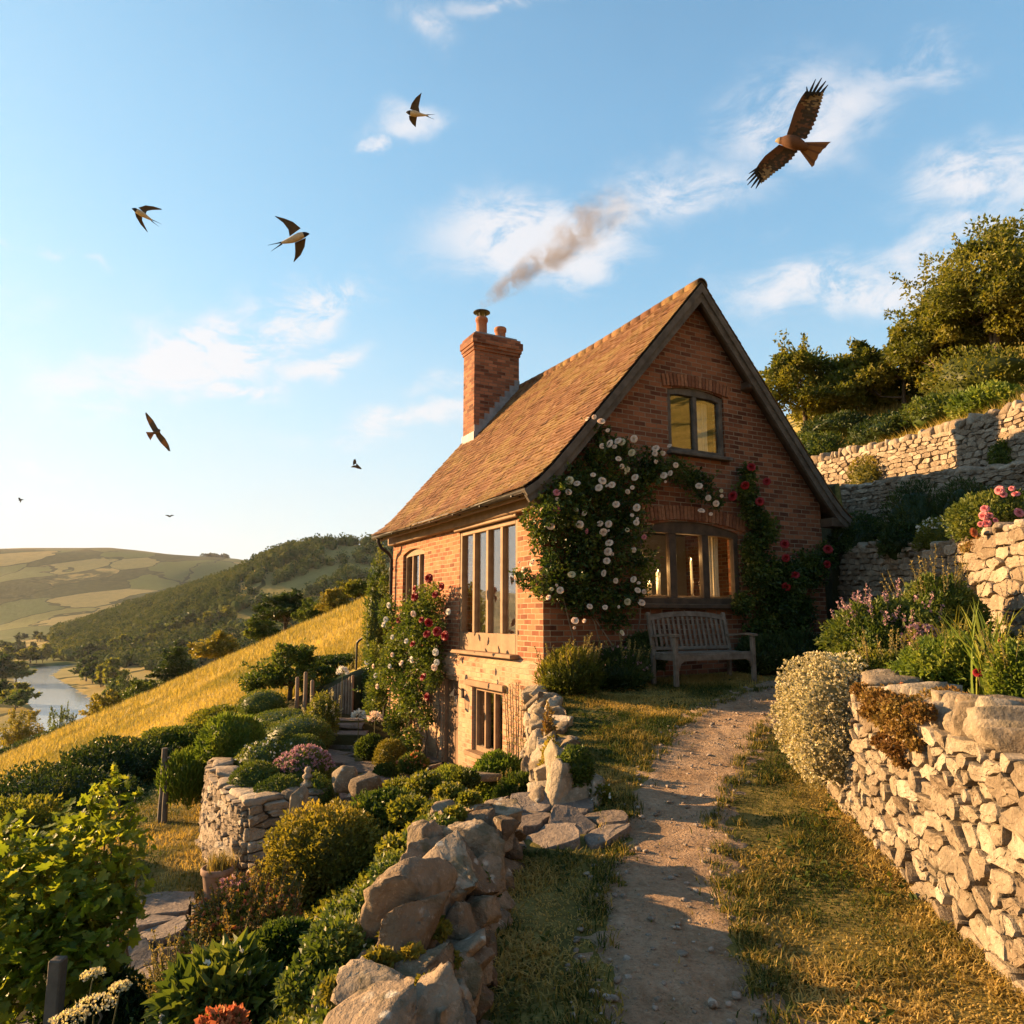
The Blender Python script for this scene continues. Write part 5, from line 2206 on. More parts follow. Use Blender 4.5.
for i, (px, top, bot, Y, lab) in enumerate([(897, 385, 402, 21.5, 'pale fence stake in the golden grass below the tree line'), (885, 424, 441, 18.2, 'short leaning stake behind the crest of the topmost wall')]):
    b0 = at_ground(px, Y, -.1)
    h = max(.5, pxsize(bot - top, Y) + .1)
    mb = MB()
    mb.tube([(0, 0, 0), (.02, 0, h * .6), (.03, .01, h)], [.05, .045, .04], 7)
    o = mb.build('wooden_stake', M['oak'])
    o.location = [float(c) for c in b0]
    tag(o, lab, 'stake')
# shrubs on the terraces
T = lambda px, Y, dz=-.05: at_ground(px, Y, dz)


def bpx(name, label, px, py0, py1, wpx, Y, n, size, mat, seed, cat='shrub', drop=0.0, **kw):
    """a shrub filling py0 (top) to py1 (foot) in width wpx at distance Y, its foot set on the ground"""
    x = at(px, (py0 + py1) / 2, Y)[0]
    zt, zb = at(px, py0, Y)[2], Hs(x, Y) - drop
    h = max(.12, zt - zb)
    w = pxsize(wpx, Y)
    return bush(name, label, cat, (x, Y, zb - .03), (w / 2, w / 2 * kw.pop('deep', .85), h / 1.82), n, size, LEAFM[mat] if isinstance(mat, str) else mat, seed, **kw)


bpx('terrace_shrub', 'upright yellow green shrub against the lit topmost wall', 868, 455, 500, 42, 17.0, 2200, .07, 'gold', 140, zmin=-.8)
bpx('terrace_shrub', 'round dark green shrub on the ledge at the right edge', 1008, 438, 470, 34, 13.0, 2200, .05, 'mid', 141, zmin=-.8)
bpx('terrace_shrub', 'small shaded green tuft on top of the middle wall', 955, 468, 486, 36, 13.0, 1200, .05, 'mid', 142)
bpx('terrace_shrub', 'dark tall leafed clump in front of the middle wall', 916, 480, 545, 62, 12.0, 3000, .075, 'dark', 143, asp=.2, zmin=-.8, up=.9)
bpx('terrace_shrub', 'dark feathery clump right of the dark tall leafed clump', 968, 478, 540, 62, 11.0, 3000, .07, 'dark', 144, asp=.2, zmin=-.8, up=.9)
bpx('terrace_shrub', 'low dark shrub above the shaded wall next to the cottage', 862, 512, 550, 60, 13.2, 2600, .06, 'dark', 145)
bpx('terrace_shrub', 'low dark shrub left of the white edged mound', 903, 522, 552, 46, 11.5, 2200, .055, 'dark', 146)
bpx('flowering_mound', 'grey green mound edged with small white flowers above the shaded wall', 948, 516, 550, 62, 10.5, 3000, .04, 'olive', 147, flowers=('white', 160, .03, .35))

# pink rose bush at the right edge
ROSEM = {}


def rose_mesh(name, mat, r=1.0):
    mb = MB()
    rng = np.random.RandomState(9)
    for ring, (n, rad, tilt, sz) in enumerate(((3, .12, .25, .5), (5, .30, .55, .68), (6, .50, .95, .85), (7, .62, 1.30, .95))):
        for k in range(n):
            a = 2 * PI * (k + .5 * ring) / n + rng.uniform(-.15, .15)
            V = []
            for i in range(4):
                t = i / 3
                ang = tilt * (.55 + .6 * t)
                rr = rad * .35 + sz * (math.sin(ang) * t) * .95
                zz = -.35 + sz * (math.cos(ang) * t + .18 * ring * 0)
                wd = sz * (.22 + .5 * math.sin(min(1, t * 1.15) * PI * .8))
                for s in (-1, -.35, .35, 1):
                    cup = .16 * (s * s) * sz
                    x, y = rr - cup * .6, s * wd
                    V.append((x * math.cos(a) - y * math.sin(a), x * math.sin(a) + y * math.cos(a), zz + cup * .6 - (.12 * t * t if ring > 1 else 0)))
            F = [(i * 4 + j, i * 4 + j + 1, (i + 1) * 4 + j + 1, (i + 1) * 4 + j) for i in range(3) for j in range(3)]
            mb.add(V, F, 0, np.clip(rng.uniform(.1, .9, len(F)), 0, 1), True)
    o = mb.build(name, LEAFM[mat])
    me = o.data
    bpy.data.objects.remove(o)
    return me


for k in ('blush', 'pink', 'red', 'white', 'cream', 'orange'):
    ROSEM[k] = rose_mesh('rose_bloom', k)


def bloom(parent, p, r, kind, rng, face=(0, -1, .3), name='rose_bloom'):
    o = bpy.data.objects.new(name, ROSEM[kind])
    COL.objects.link(o)
    o.parent = parent
    o.location = [float(c) for c in p]
    d = Vector(face) + Vector(rng.normal(size=3)) * .35
    q = d.to_track_quat('Z', 'Y')
    o.rotation_euler = q.to_euler()
    o.scale = (r, r, r)
    return o


def climber(name, label, blobs, n, size, mat, seed, blooms, stems, flat=.55, group=None):
    """climbing plant: blobs are (point, outward, radius) in world space"""
    rng = np.random.RandomState(seed)
    org = np.array(blobs[0][0])
    org = np.array([org[0], org[1], stems[0][0][2] if stems else org[2]])
    root = thing(name, label, 'climbing rose', org, 0, group)
    mb = MB()
    tot = sum(b[2] ** 2 for b in blobs)
    for p, out, r in blobs:
        k = max(30, int(n * r * r / tot))
        out = unit(np.array(out, float))
        d = unit(rng.normal(size=(k, 3)))
        rad = r * rng.rand(k) ** .4 * rng.uniform(.8, 1.25, k)
        P = d * rad[:, None]
        along = P @ out
        P = P - out * (along * (1 - flat))[:, None] + np.array(p)
        D = d * .4 + out * .5 + rng.normal(size=(k, 3)) * .6 + np.array([0, 0, -.15])
        leaves(mb, rng, P - org, D, size, .65, 0, clump_v(P, rng, k, 4.0, 1.4, .6))
        # trailing shoots
        for q in range(max(1, int(r * 9))):
            o = unit(d[q] - out * (d[q] @ out) * .5 + np.array([0, 0, .2]))
            t = rng.rand(16)
            L = r * rng.uniform(.2, .55)
            PP = np.array(p) + o * (r * .85 + L * t)[:, None] + out * .03 + rng.normal(size=(16, 3)) * .02
            leaves(mb, rng, PP - org, rng.normal(size=(16, 3)) + o, size * .9, .65)
    mb.build('foliage', LEAFM[mat], root)
    sb = MB()
    for st in stems:
        st = np.array(st)
        t = np.linspace(0, 1, 12)
        kx = np.linspace(0, 1, len(st))
        C = np.stack([np.interp(t, kx, st[:, j]) for j in range(3)], -1)
        C[1:-1] += rng.normal(size=(10, 3)) * .018
        sb.tube(C - org, np.linspace(.017, .006, 12), 6)
    sb.build('stems', M['stem_brown'], root)
    for (p, r, kind, face) in blooms:
        bloom(root, np.array(p) - org, r, kind, rng, face)
    return root


_F = np.array([0, math.cos(PITCH), math.sin(PITCH)])


def on_plane(px, py, P0, n):
    d = px_dir(px, py)
    return EYE + d * (((np.array(P0) - EYE) @ n) / (d @ n))


def gpt(px, py, off=.12):
    """point off the gable wall"""
    return on_plane(px, py, HC - HL * off, HL)


def lpt(px, py, off=.3):
    """point off the long side wall"""
    return on_plane(px, py, HC - HG * off, HG)


K3 = 180 / 1024.
K4 = 260 / 1024.
pale_px = [(495, 105), (535, 95), (577, 115), (612, 170), (620, 245), (580, 262), (668, 228), (690, 235), (650, 262), (760, 220), (747, 297), (885, 270), (963, 257), (880, 303), (927, 303), (890, 350), (675, 330), (697, 378), (725, 395), (765, 437), (930, 425), (965, 415), (1002, 370), (530, 422), (585, 455), (560, 495), (635, 478), (395, 455), (437, 470), (392, 520), (323, 522), (318, 628), (435, 622), (477, 642), (725, 523), (660, 590), (775, 610), (752, 653), (775, 695), (567, 700), (615, 703), (590, 755), (725, 738), (818, 778), (760, 852), (490, 747), (620, 808), (612, 860), (607, 912), (408, 988), (455, 705), (232, 620), (288, 712)]
pale_px = [(500 + x * K3, 400 + y * K3) for x, y in pale_px]
pale_px += [(600 + x * K4, 480 + y * K4) for x, y in [(390, 20), (425, 70), (477, 42), (457, 93), (400, 117), (437, 133), (30, 280), (60, 397), (130, 390), (150, 432), (175, 440), (108, 480), (165, 480), (20, 500)]]
pale_px += [(x, y) for x, y in [(560, 590), (575, 620), (622, 632), (548, 597), (603, 573), (522, 570), (515, 578), (531, 562), (590, 606)]]
pink_set = {30, 31, 43, 45}


def pale_rose():
    rng = np.random.RandomState(301)
    g = -HL
    B = [(592, 425, 10), (600, 442, 15), (622, 455, 17), (650, 464, 18), (676, 470, 16), (700, 487, 16), (716, 502, 9), (600, 468, 24), (578, 482, 22), (560, 500, 24), (602, 502, 28), (636, 488, 20), (546, 520, 18), (572, 540, 33), (606, 545, 33), (630, 522, 20), (640, 562, 18), (602, 588, 26), (628, 598, 15), (562, 580, 22), (614, 618, 13), (640, 586, 10), (655, 470, 15), (690, 478, 13), (580, 600, 18)]
    blobs = []
    for px, py, r in B:
        off = .20 if px > 560 else .3
        blobs.append((gpt(px, py, off), g + np.array([-.25, 0, .1]), pxsize(r, 10.9)))
    # round the corner, hanging over the side wall
    for px, py, r in [(530, 520, 12), (537, 535, 13), (527, 580, 11), (540, 588, 12), (520, 577, 8), (548, 560, 12), (550, 510, 14)]:
        blobs.append((lpt(px, py, .18), -HG, pxsize(r, 10.2)))
    bl = []
    extra = [pale_px[k] for k in rng.randint(0, len(pale_px), 22)]
    for i, (px, py) in enumerate(pale_px + [(x + rng.uniform(-9, 9), y + rng.uniform(-9, 9)) for x, y in extra]):
        if px < 541:
            p, f = lpt(px, py, .34), -HG
        else:
            p, f = gpt(px, py, .46 if px < 640 else .36), np.array([-.25, -1, .25])
        r = rng.uniform(.030, .062)
        r = r * .55 if i >= len(pale_px) else r
        kind = 'pink' if i in pink_set else ('cream' if rng.rand() < .15 else 'blush')
        bl.append((p, r * (1.05 if kind == 'pink' else .9), kind, f))
    st = []
    for (a, b, c) in [((612, 690), (600, 640), (575, 575)), ((616, 690), (622, 640), (600, 560)), ((640, 692), (612, 650), (585, 600)), ((626, 690), (640, 630), (640, 500)), ((575, 690), (577, 650), (560, 590))]:
        st.append([gpt(a[0], a[1], .18), gpt(b[0], b[1], .14), gpt(c[0], c[1], .2)])
    return climber('climbing_rose', 'climbing rose with pale blush blooms covering the left half of the gable', blobs, 15000, .062, 'rose', 302, bl, st)


pale_rose()


def red_rose():
    rng = np.random.RandomState(311)
    B = [(748, 474, 11), (746, 492, 14), (752, 512, 13), (764, 530, 17), (752, 548, 13), (760, 572, 23), (786, 582, 25), (810, 570, 20), (826, 556, 14), (776, 610, 27), (762, 640, 23), (790, 640, 24), (742, 604, 12), (800, 610, 18)]
    blobs = [(gpt(px, py, .2), -HL, pxsize(r, 12.2)) for px, py, r in B]
    F_ = [(600 + x * K4, 270 + y * K4) for x, y in [(597, 773), (573, 850), (520, 888), (630, 910), (657, 832)]]
    F_ += [(600 + x * K4, 480 + y * K4) for x, y in [(728, 250), (733, 307), (733, 422), (900, 270), (897, 332), (768, 370)]]
    bl = [(gpt(px, py, .42), rng.uniform(.055, .08), 'red', np.array([-.2, -1, .2])) for px, py in F_]
    st = [[gpt(775, 668, .2), gpt(770, 610, .14), gpt(750, 480, .16)], [gpt(790, 668, .2), gpt(795, 620, .14), gpt(822, 560, .16)]]
    return climber('climbing_rose', 'dark leaved climbing rose with deep red blooms right of the gable window', blobs, 17000, .06, 'rose', 312, bl, st)


red_rose()


def rambler():
    rng = np.random.RandomState(321)
    B = [(432, 600, 18), (416, 620, 27), (402, 642, 27), (426, 650, 26), (392, 666, 23), (378, 690, 20), (410, 690, 25), (432, 672, 16), (388, 612, 16), (436, 628, 13), (426, 716, 11), (396, 720, 18), (374, 655, 14), (384, 585, 9), (412, 745, 16), (372, 710, 12)]
    blobs = []
    for px, py, r in B:
        off = .30 if px > 425 else (.45 if px > 395 else .6)
        blobs.append((lpt(px, py, off), -HG, pxsize(r, 14)))
    reds = [(268, 307), (293, 372), (212, 380), (150, 472), (268, 485), (262, 525), (302, 517), (330, 535), (240, 470), (245, 695), (260, 775), (205, 565), (212, 350), (318, 340)]
    bl = [(lpt(360 + x * K4, 500 + y * K4, .74), rng.uniform(.05, .075), 'red', -HG + np.array([.1, -.7, .2])) for x, y in reds]
    whites = [(110, 415), (125, 540), (208, 450), (90, 490), (125, 610), (60, 690), (50, 655), (115, 655), (25, 640), (200, 630), (295, 600), (65, 735), (290, 660), (100, 470), (180, 555), (345, 440), (300, 640), (160, 640)]
    for x, y in whites:
        bl.append((lpt(360 + x * K4, 500 + y * K4, .8), rng.uniform(.04, .056), 'white' if rng.rand() < .5 else 'blush', -HG + np.array([.1, -.7, .2])))
    st = [[lpt(425, 760, .12), lpt(428, 700, .1), lpt(430, 600, .16)], [lpt(412, 760, .2), lpt(415, 700, .16), lpt(400, 620, .3)], [lpt(436, 765, .12), lpt(440, 690, .1), lpt(440, 620, .12)]]
    return climber('climbing_rose', 'rambling rose with red and white blooms on the side wall left of the door', blobs, 16000, .065, 'mid', 322, bl, st)


rambler()
# bare trained stems right of the lower window
rng = np.random.RandomState(5)
pe = thing('trained_climber', 'bare twiggy climber stems fanned on the pale lower wall beside its window', 'climber', hw(-.12, .62, -1.45))
mb, lf = MB(), MB()
org = np.array(pe.location)
for k in range(9):
    t = .40 + .055 * k
    P = []
    for i in range(14):
        z = -1.3 + 1.4 * i / 13 * (1 - .12 * abs(k - 4) / 4)
        P.append(hw(-.10 - .01 * (k % 2), t + (k - 4) * .012 * i / 13 * 3 + .012 * math.sin(i * 1.9 + k), z))
    P = np.array(P)
    mb.tube(P - org, np.linspace(.010, .005, 14), 5)
    for i in range(3, 14):
        for s in (-1, 1):
            e = P[i] + HL * s * .035 + np.array([0, 0, .03]) - HG * .02
            mb.tube([P[i] - org, e - org], [.004, .002], 4, cap=False)
            leaves(lf, rng, (e - org)[None] + rng.normal(size=(2, 3)) * .008, rng.normal(size=(2, 3)), .022, .7)
mb.build('stems', M['stem_brown'], pe)
lf.build('buds', LEAFM['olive'], pe)

# shrubs along the foot of the gable
p0 = gpt(578, 690, .55)
bush('lavender_bush', 'sunlit lavender bush with seed heads at the gable corner', 'shrub', (p0[0] - .10, p0[1] - .1, Hs(p0[0], p0[1]) - .03), (.42, .36, .34), 3600, .075, LEAFM['olive'], 151, asp=.16, spikes=('straw', 40, .22, .03, .2), up=1.0, zmin=-.8)
p0 = gpt(618, 690, .5)
bush('lavender_bush', 'shaded grey green lavender left of the bench with pale tips', 'shrub', (p0[0], p0[1], Hs(p0[0], p0[1]) - .03), (.46, .36, .30), 3600, .075, LEAFM['dark'], 152, asp=.16, spikes=('straw', 30, .20, .03, .2), flowers=('mauve', 50, .03, .1), up=1.0, zmin=-.8)
p0 = gpt(645, 672, .25)
bush('dark_shrub', 'small dark shrub behind the left end of the bench', 'shrub', (p0[0], p0[1], Hs(p0[0], p0[1]) - .03), (.30, .2, .42), 1800, .06, LEAFM['dark'], 153)
for i, (s_, off, w, h, lab) in enumerate([(3.75, .5, .45, .34, 'dark ferny shrub just right of the bench'), (4.5, .55, .5, .36, 'dark low shrub under the red rose'), (5.3, .5, .5, .32, 'dark shrub at the right foot of the gable')]):
    p0 = hw(s_, -off, 0)
    bush('dark_shrub', lab, 'shrub', (p0[0], p0[1], Hs(p0[0], p0[1]) - .03), (w, .38, h), 3000, .07, LEAFM['dark'], 155 + i, asp=.25, up=.7, zmin=-.8)

# right-hand bed beside the path
bpx('alyssum_mound', 'big cream flowered mound spilling over the end of the garden wall', 826, 642, 740, 98, 5.9, 11000, .024, 'silver', 161, cat='flowering plant', flowers=('cream', 9000, .017, -.7), drop=-.25, lump=.22, freq=2.4, zmin=-.85, deep=.95, blobs=[((0, 0, 0), (1, 1, .9), .6), ((-.12, -.3, -.45), (.74, .72, .62), .2), ((.50, .1, -.05), (.6, .7, .62), .2)])
bpx('catmint_shrub', 'broad green shrub topped by pink flower spikes behind the cream mound', 884, 598, 650, 110, 6.9, 7000, .05, 'mid', 162, spikes=('mauve', 46, .18, .03, .35), zmin=-.5, lump=.32, freq=2.6)
bpx('garden_shrub', 'dark leafy shrub with dry seed stalks in front of the lit stone corner', 938, 575, 640, 84, 7.4, 6000, .055, 'mid', 163, spikes=('straw', 30, .36, .022, .3), zmin=-.5, lump=.34, freq=2.6)
bpx('garden_shrub', 'bright green feathery shrub above the coping of the garden wall', 950, 632, 690, 96, 5.4, 8000, .04, 'bright', 164, zmin=-.6, lump=.34, freq=2.8, spikes=('gold', 26, .16, .02, .2))
bpx('garden_shrub', 'yellow green shrub between the cream mound and the bright feathery shrub', 884, 648, 690, 70, 5.9, 5000, .035, 'olive', 165, zmin=-.6, lump=.3, spikes=('straw', 22, .18, .02, .2))
bpx('sedum_clump', 'low clump of dusky pink flower heads in the right hand bed', 922, 622, 650, 34, 6.4, 1500, .04, 'olive', 166, flowers=('mauve', 500, .025, .1))
bpx('garden_shrub', 'green shrub at the right edge above the biggest coping stones', 1020, 640, 730, 60, 4.2, 5000, .035, 'bright', 169, zmin=-.6, lump=.34, spikes=('gold', 20, .2, .02, .2))


def strap_plant(name, label, base, n, h, w, mat, seed, heads=None):
    rng = np.random.RandomState(seed)
    root = thing(name, label, 'plant', base)
    mb = MB()
    P = np.concatenate([rng.normal(size=(n, 2)) * .09, np.zeros((n, 1))], 1)
    for i in range(n):
        a = rng.rand() * 2 * PI
        L = np.array([math.cos(a), math.sin(a), 0])
        hh = h * rng.uniform(.6, 1.2)
        t = np.linspace(0, 1, 7)[:, None]
        ln = rng.uniform(.15, .75)
        C = P[i] + np.array([0, 0, 1.0]) * hh * (t - .35 * ln * t ** 3) + L * hh * ln * t ** 1.8
        sd = np.array([-L[1], L[0], 0])
        ww = w * (1 - t ** 2) * .5 + .0008
        V = np.stack([C - sd * ww, C + sd * ww], 1).reshape(-1, 3)
        mb.add(V, [(2 * k, 2 * k + 1, 2 * k + 3, 2 * k + 2) for k in range(6)], 0, rng.rand())
    mb.build('leaf_blades', LEAFM[mat], root)
    if heads:
        for (x, y, z, kind, r) in heads:
            s = MB()
            b = np.array([x, y, z]) * np.array([.3, .3, 0])
            s.tube([b, (b + np.array([x, y, z])) / 2 + rng.normal(size=3) * .012, (x, y, z)], .0035, 5)
            s.build('flower_stalk', M['stem'], root)
            bloom(root, (x, y, z), r, kind, rng, (-.3, -.8, .7), 'poppy_bloom')
    return root


b0 = at_ground(985, 5.0)
hd = []
for px, py, r in [(978, 672, .03), (1002, 655, .032), (1008, 668, .028), (1003, 640, .026), (988, 700, .03)]:
    q = at(px, py, 4.95) - b0
    hd.append((q[0], q[1], q[2], 'orange' if py > 690 else 'red', r))
strap_plant('poppy_clump', 'long bladed clump with coral red poppies in the right hand bed', b0, 70, .62, .022, 'bright', 171, hd)
strap_plant('iris_clump', 'arching dry and green blades behind the poppies', at_ground(945, 6.2), 50, .55, .016, 'olive', 172)


def pink_rose_bush():
    Y = 8.3
    b0 = at_ground(1003, Y)
    b0 = np.array([b0[0], b0[1], 1.85])
    r = bush('rose_bush', 'pink flowered rose bush on top of the lit stone corner at the right edge', 'rose bush', b0, (.52, .4, .36), 4200, .05, LEAFM['mid'], 175, lump=.35, zmin=-.6)
    rng = np.random.RandomState(176)
    for px, py, kind, s in [(985, 508, 'pink', .042), (983, 516, 'pink', .046), (987, 523, 'pink', .04), (981, 524, 'pink', .03), (990, 515, 'pink', .032), (999, 490, 'pink', .046), (1004, 494, 'pink', .034), (1016, 493, 'pink', .04), (1012, 488, 'pink', .03), (1022, 530, 'pink', .036), (996, 520, 'pink', .028), (1011, 525, 'orange', .05), (975, 532, 'orange', .05), (1002, 540, 'orange', .05), (1020, 512, 'pink', .05), (992, 545, 'orange', .045)]:
        bloom(r, at(px, py, Y - .45) - b0, s, kind, rng, (-.4, -1, .3))
    return r


pink_rose_bush()


# ------------------------------------------------------------------ the left-hand garden
# clipped shrubs in the stone edged bed
def mound(px, py, rxp, ryp, Y, mat, lab, seed, n=3200, size=.035, **kw):
    Y = float(np.clip(2.25 * FOC / (py + ryp * .85 - 617), 8.95, 16.5))
    c = at(px, py, Y)
    rx, rz = pxsize(rxp, Y), pxsize(ryp, Y)
    g = Hs(c[0], Y)
    rz = max(rz, (c[2] + rz - g) / 1.9)
    zb = max(c[2] + pxsize(ryp, Y), g + .22) - 1.82 * rz
    h = rz
    return bush('clipped_shrub', lab, 'shrub', (c[0], Y, zb), (rx, rx * .9, h), n, size, LEAFM[mat], seed, group='clipped shrubs in the stone edged bed', lump=kw.pop('lump', .10), zmin=-.7, shell=.14, core=.88, **kw)


mound(263, 706, 24, 15, 15.3, 'mid', 'dark round clipped shrub at the back of the bed near the meadow', 201)
mound(284, 719, 30, 9, 14.4, 'box', 'flat topped clipped shrub in front of the backmost round one', 202)
mound(232, 742, 30, 24, 12.6, 'bright', 'grassy bright green mound at the left edge of the bed', 203, asp=.2, lump=.25, size=.09, up=.9)
mound(298, 735, 34, 18, 13.2, 'box', 'wide dark clipped shrub beside the steps', 204)
mound(268, 757, 30, 15, 11.6, 'mid', 'wide loose clipped shrub in the middle of the bed with pale flecks', 205, flowers=('white', 60, .03, .1), lump=.2)
mound(300, 750, 25, 13, 11.9, 'box', 'flat clipped shrub against the yard flagstones', 206)
mound(256, 779, 25, 15, 10.1, 'box', 'left of the two front clipped shrubs, beside the wall corner', 207)
mound(304, 769, 28, 19, 10.6, 'box', 'clipped shrub with a haze of pink flowers on top', 208, flowers=('mauve', 500, .03, .25))
mound(280, 795, 26, 17, 9.4, 'box', 'frontmost round clipped shrub above the stone wall', 209)
mound(318, 789, 22, 14, 9.7, 'mid', 'small round clipped shrub at the bed corner by the stone ornament', 210)
mound(262, 735, 20, 12, 12.9, 'box', 'small clipped shrub between the grassy mound and the wide dark one', 211)
bpx('tall_grass_clump', 'tall bright grass on the slope left of the stone edged bed', 190, 752, 806, 56, 11.2, 2600, .12, 'bright', 212, cat='ornamental grass', asp=.10, up=1.6, wild=.5, zmin=-.9, core=.6, drop=-.25)
bpx('pale_flower_clump', 'loose clump with dry pale flower heads beside the steps', 322, 690, 735, 34, 14.4, 1800, .05, 'olive', 213, spikes=('cream', 22, .2, .03, .2))

# shrubs at the foot of the side wall
bpx('yard_shrub', 'dark green round shrub beside the steps at the far end of the side wall', 371, 735, 770, 30, 13.4, 2400, .05, 'mid', 214)
bpx('yard_shrub', 'golden feathery shrub in front of the rambling rose', 390, 738, 772, 30, 12.6, 2200, .05, 'gold', 215, asp=.25)
bpx('yard_shrub', 'small dark green ball at the edge of the yard flagstones', 385, 762, 790, 24, 11.8, 1800, .04, 'mid', 216)
bpx('yard_shrub', 'green shrub at the foot of the rambling rose stems', 413, 752, 788, 28, 12.2, 2000, .05, 'mid', 217, flowers=('orange', 30, .04, .1))
bpx('yard_shrub', 'bushy green herb under the lower window', 498, 752, 812, 62, 8.6, 5200, .06, 'bright', 218, asp=.35, drop=-.35)
bpx('yard_shrub', 'dark green herb clump between the foreground wall and the rock edge', 520, 772, 815, 46, 7.4, 4200, .05, 'mid', 219, asp=.3, drop=-.35, spikes=('straw', 12, .12, .02, .2))
bpx('yard_shrub', 'low herb clump left of the door', 452, 765, 795, 40, 10.2, 2600, .05, 'bright', 220, asp=.35, drop=-.25)
bpx('yard_shrub', 'small yellow green tuft at the foot of the rock edge', 552, 735, 770, 26, 6.6, 1600, .04, 'gold', 221, drop=-.2, zmin=-.8)
bpx('rock_plant', 'dark cushion plant hanging on the sunlit rock edge', 575, 744, 782, 34, 5.95, 1800, .035, 'mid', 222, drop=-.12, zmin=-.9)
bpx('rock_plant', 'rusty creeper in the gap between cottage corner and rock edge', 549, 700, 760, 16, 7.6, 1600, .035, 'rust', 223, drop=-.3, zmin=-.9)
bpx('rock_plant', 'pale flecked trailing plant down the front of the rock edge', 600, 780, 806, 22, 5.9, 900, .03, 'olive', 224, flowers=('white', 20, .025, 0), zmin=-.8)
for i, (px, py, Y, k) in enumerate([(362, 716, 14.2, 'white'), (345, 672, 16.0, 'white'), (378, 718, 13.6, 'blush')]):
    b0 = at_ground(px, Y)
    r = thing('standard_flower', ['big white flower head on a stem beside the steps', 'tall white flower head against the dark shrub below the meadow', 'pale blush flower head right of the big white one'][i], 'flower', b0)
    q = at(px, py, Y) - b0
    mb = MB()
    mb.tube([(0, 0, -.05), (0, 0.01, q[2] * .5), (0, 0, q[2])], .009, 5)
    mb.build('flower_stalk', M['stem'], r)
    rg = np.random.RandomState(i)
    mb = MB()
    P, d, o = bush_points(rg, (0, 0, q[2]), (.11, .11, .09), 160, .1)
    leaves(mb, rg, P, d, .05, .8)
    mb.build('flower_head', LEAFM[k], r)

# tall shrub at the far corner of the cottage and the little tree by the stakes
bpx('corner_shrub', 'tall slim green shrub against the far corner of the cottage', 377, 556, 690, 24, 16.9, 4200, .07, 'mid', 231, zmin=-.9, lump=.3)
tree_px('small_tree', 'small spreading dark tree between the clipped bed and the meadow', 293, 640, 17.5, LOW, 6500, .085, LEAFM['mid'], 232, trunk_r=.07, rz=.4)
bpx('boundary_hedge', 'dark low hedge under the meadow right of the small tree', 345, 655, 705, 76, 19.0, 4200, .075, 'dark', 233, cat='hedge', lump=.25, zmin=-.6)
bpx('boundary_hedge', 'ivy covered old wall running up behind the clipped bed', 225, 706, 760, 70, 16.5, 4000, .07, 'olive', 234, cat='hedge', lump=.3, zmin=-.6)
for i, (px, py, top, Y) in enumerate([(296, 712, 677, 16.2), (304, 716, 672, 16.0), (311, 718, 680, 15.9)]):
    b0 = at(px, py, Y)
    b0[2] = Hs(b0[0], Y) - .05
    h = at(px, top, Y)[2] - b0[2]
    mb = MB()
    mb.tube([(0, 0, 0), (.01, 0, h * .6), (0, 0, h - .03), (0, 0, h)], [.045, .045, .043, .03], 8)
    o = mb.build('wooden_stake', M['oak'])
    o.location = [float(c) for c in b0]
    tag(o, ['left of the three pale stakes at the back of the clipped bed', 'tallest, middle one of the three pale stakes', 'right of the three pale stakes, nearest the steps'][i], 'stake', 'pale wooden stakes behind the clipped bed')
# palisade of short rounded pales by the steps
pal = thing('palisade', 'short row of rounded pales rising to the right above the stone steps', 'fence', at_ground(341, 16.8, -.05))
org = np.array(pal.location)
for k in range(9):
    px = 330 + k * 2.8
    q = at(px, 690, 16.8 - k * .05)
    zt = at(px, 688 - k * 1.6, 16.8 - k * .05)[2]
    zb = Hs(q[0], q[1]) - .05
    mb = MB()
    mb.tube(np.array([(q[0], q[1], zb), (q[0], q[1], zt - .02), (q[0], q[1], zt)]) - org, [.032, .032, .02], 8)
    mb.build('pale', M['oak'], pal)
# handrail
b0 = at(357, 645, 17.6)
hr = thing('handrail', 'short dark iron handrail slanting above the hedge by the rambling rose', 'handrail', (b0[0], b0[1], Hs(b0[0], b0[1])))
org = np.array(hr.location)
a, b = at(357, 643, 17.6), at(374, 630, 17.4)
mb = MB()
mb.tube(np.array([a - [0, 0, .06], a, a + [.05, 0, .06], b]) - org, .03, 8)
mb.build('rail', M['iron'], hr)
mb = MB()
mb.tube([(0, 0, -.1), a - org], .025, 8)
mb.build('post', M['iron'], hr)

# post and rail fence beside the tall grass
def post_rail():
    pt, pb = at(164, 748, 11.0), at(161, 806, 11.0)
    z = Hs(pb[0], pb[1])
    r = thing('rail_fence', 'grey split post with one long rail running up to the right', 'fence', (pb[0], pb[1], z))
    org = np.array(r.location)
    mb = MB()
    mb.tube([(0, 0, -.2), (.01, 0, .4), (.0, 0, pt[2] - z)], [.05, .045, .04], 7)
    mb.build('post', M['oak_grey'], r)
    mb = MB()
    mb.tube([(.09, -.05, -.2), (.08, -.05, .3), (.085, -.04, (pt[2] - z) * .78)], [.045, .04, .035], 7)
    mb.build('post', M['oak_grey'], r)
    e = at(222, 743, 14.0)
    s = at(164, 760, 10.96)
    mb = MB()
    mb.tube(np.array([s, (s + e) / 2 + [0, 0, -.03], e]) - org, [.03, .028, .024], 7)
    mb.build('rail', M['oak_grey'], r)
    return r


post_rail()
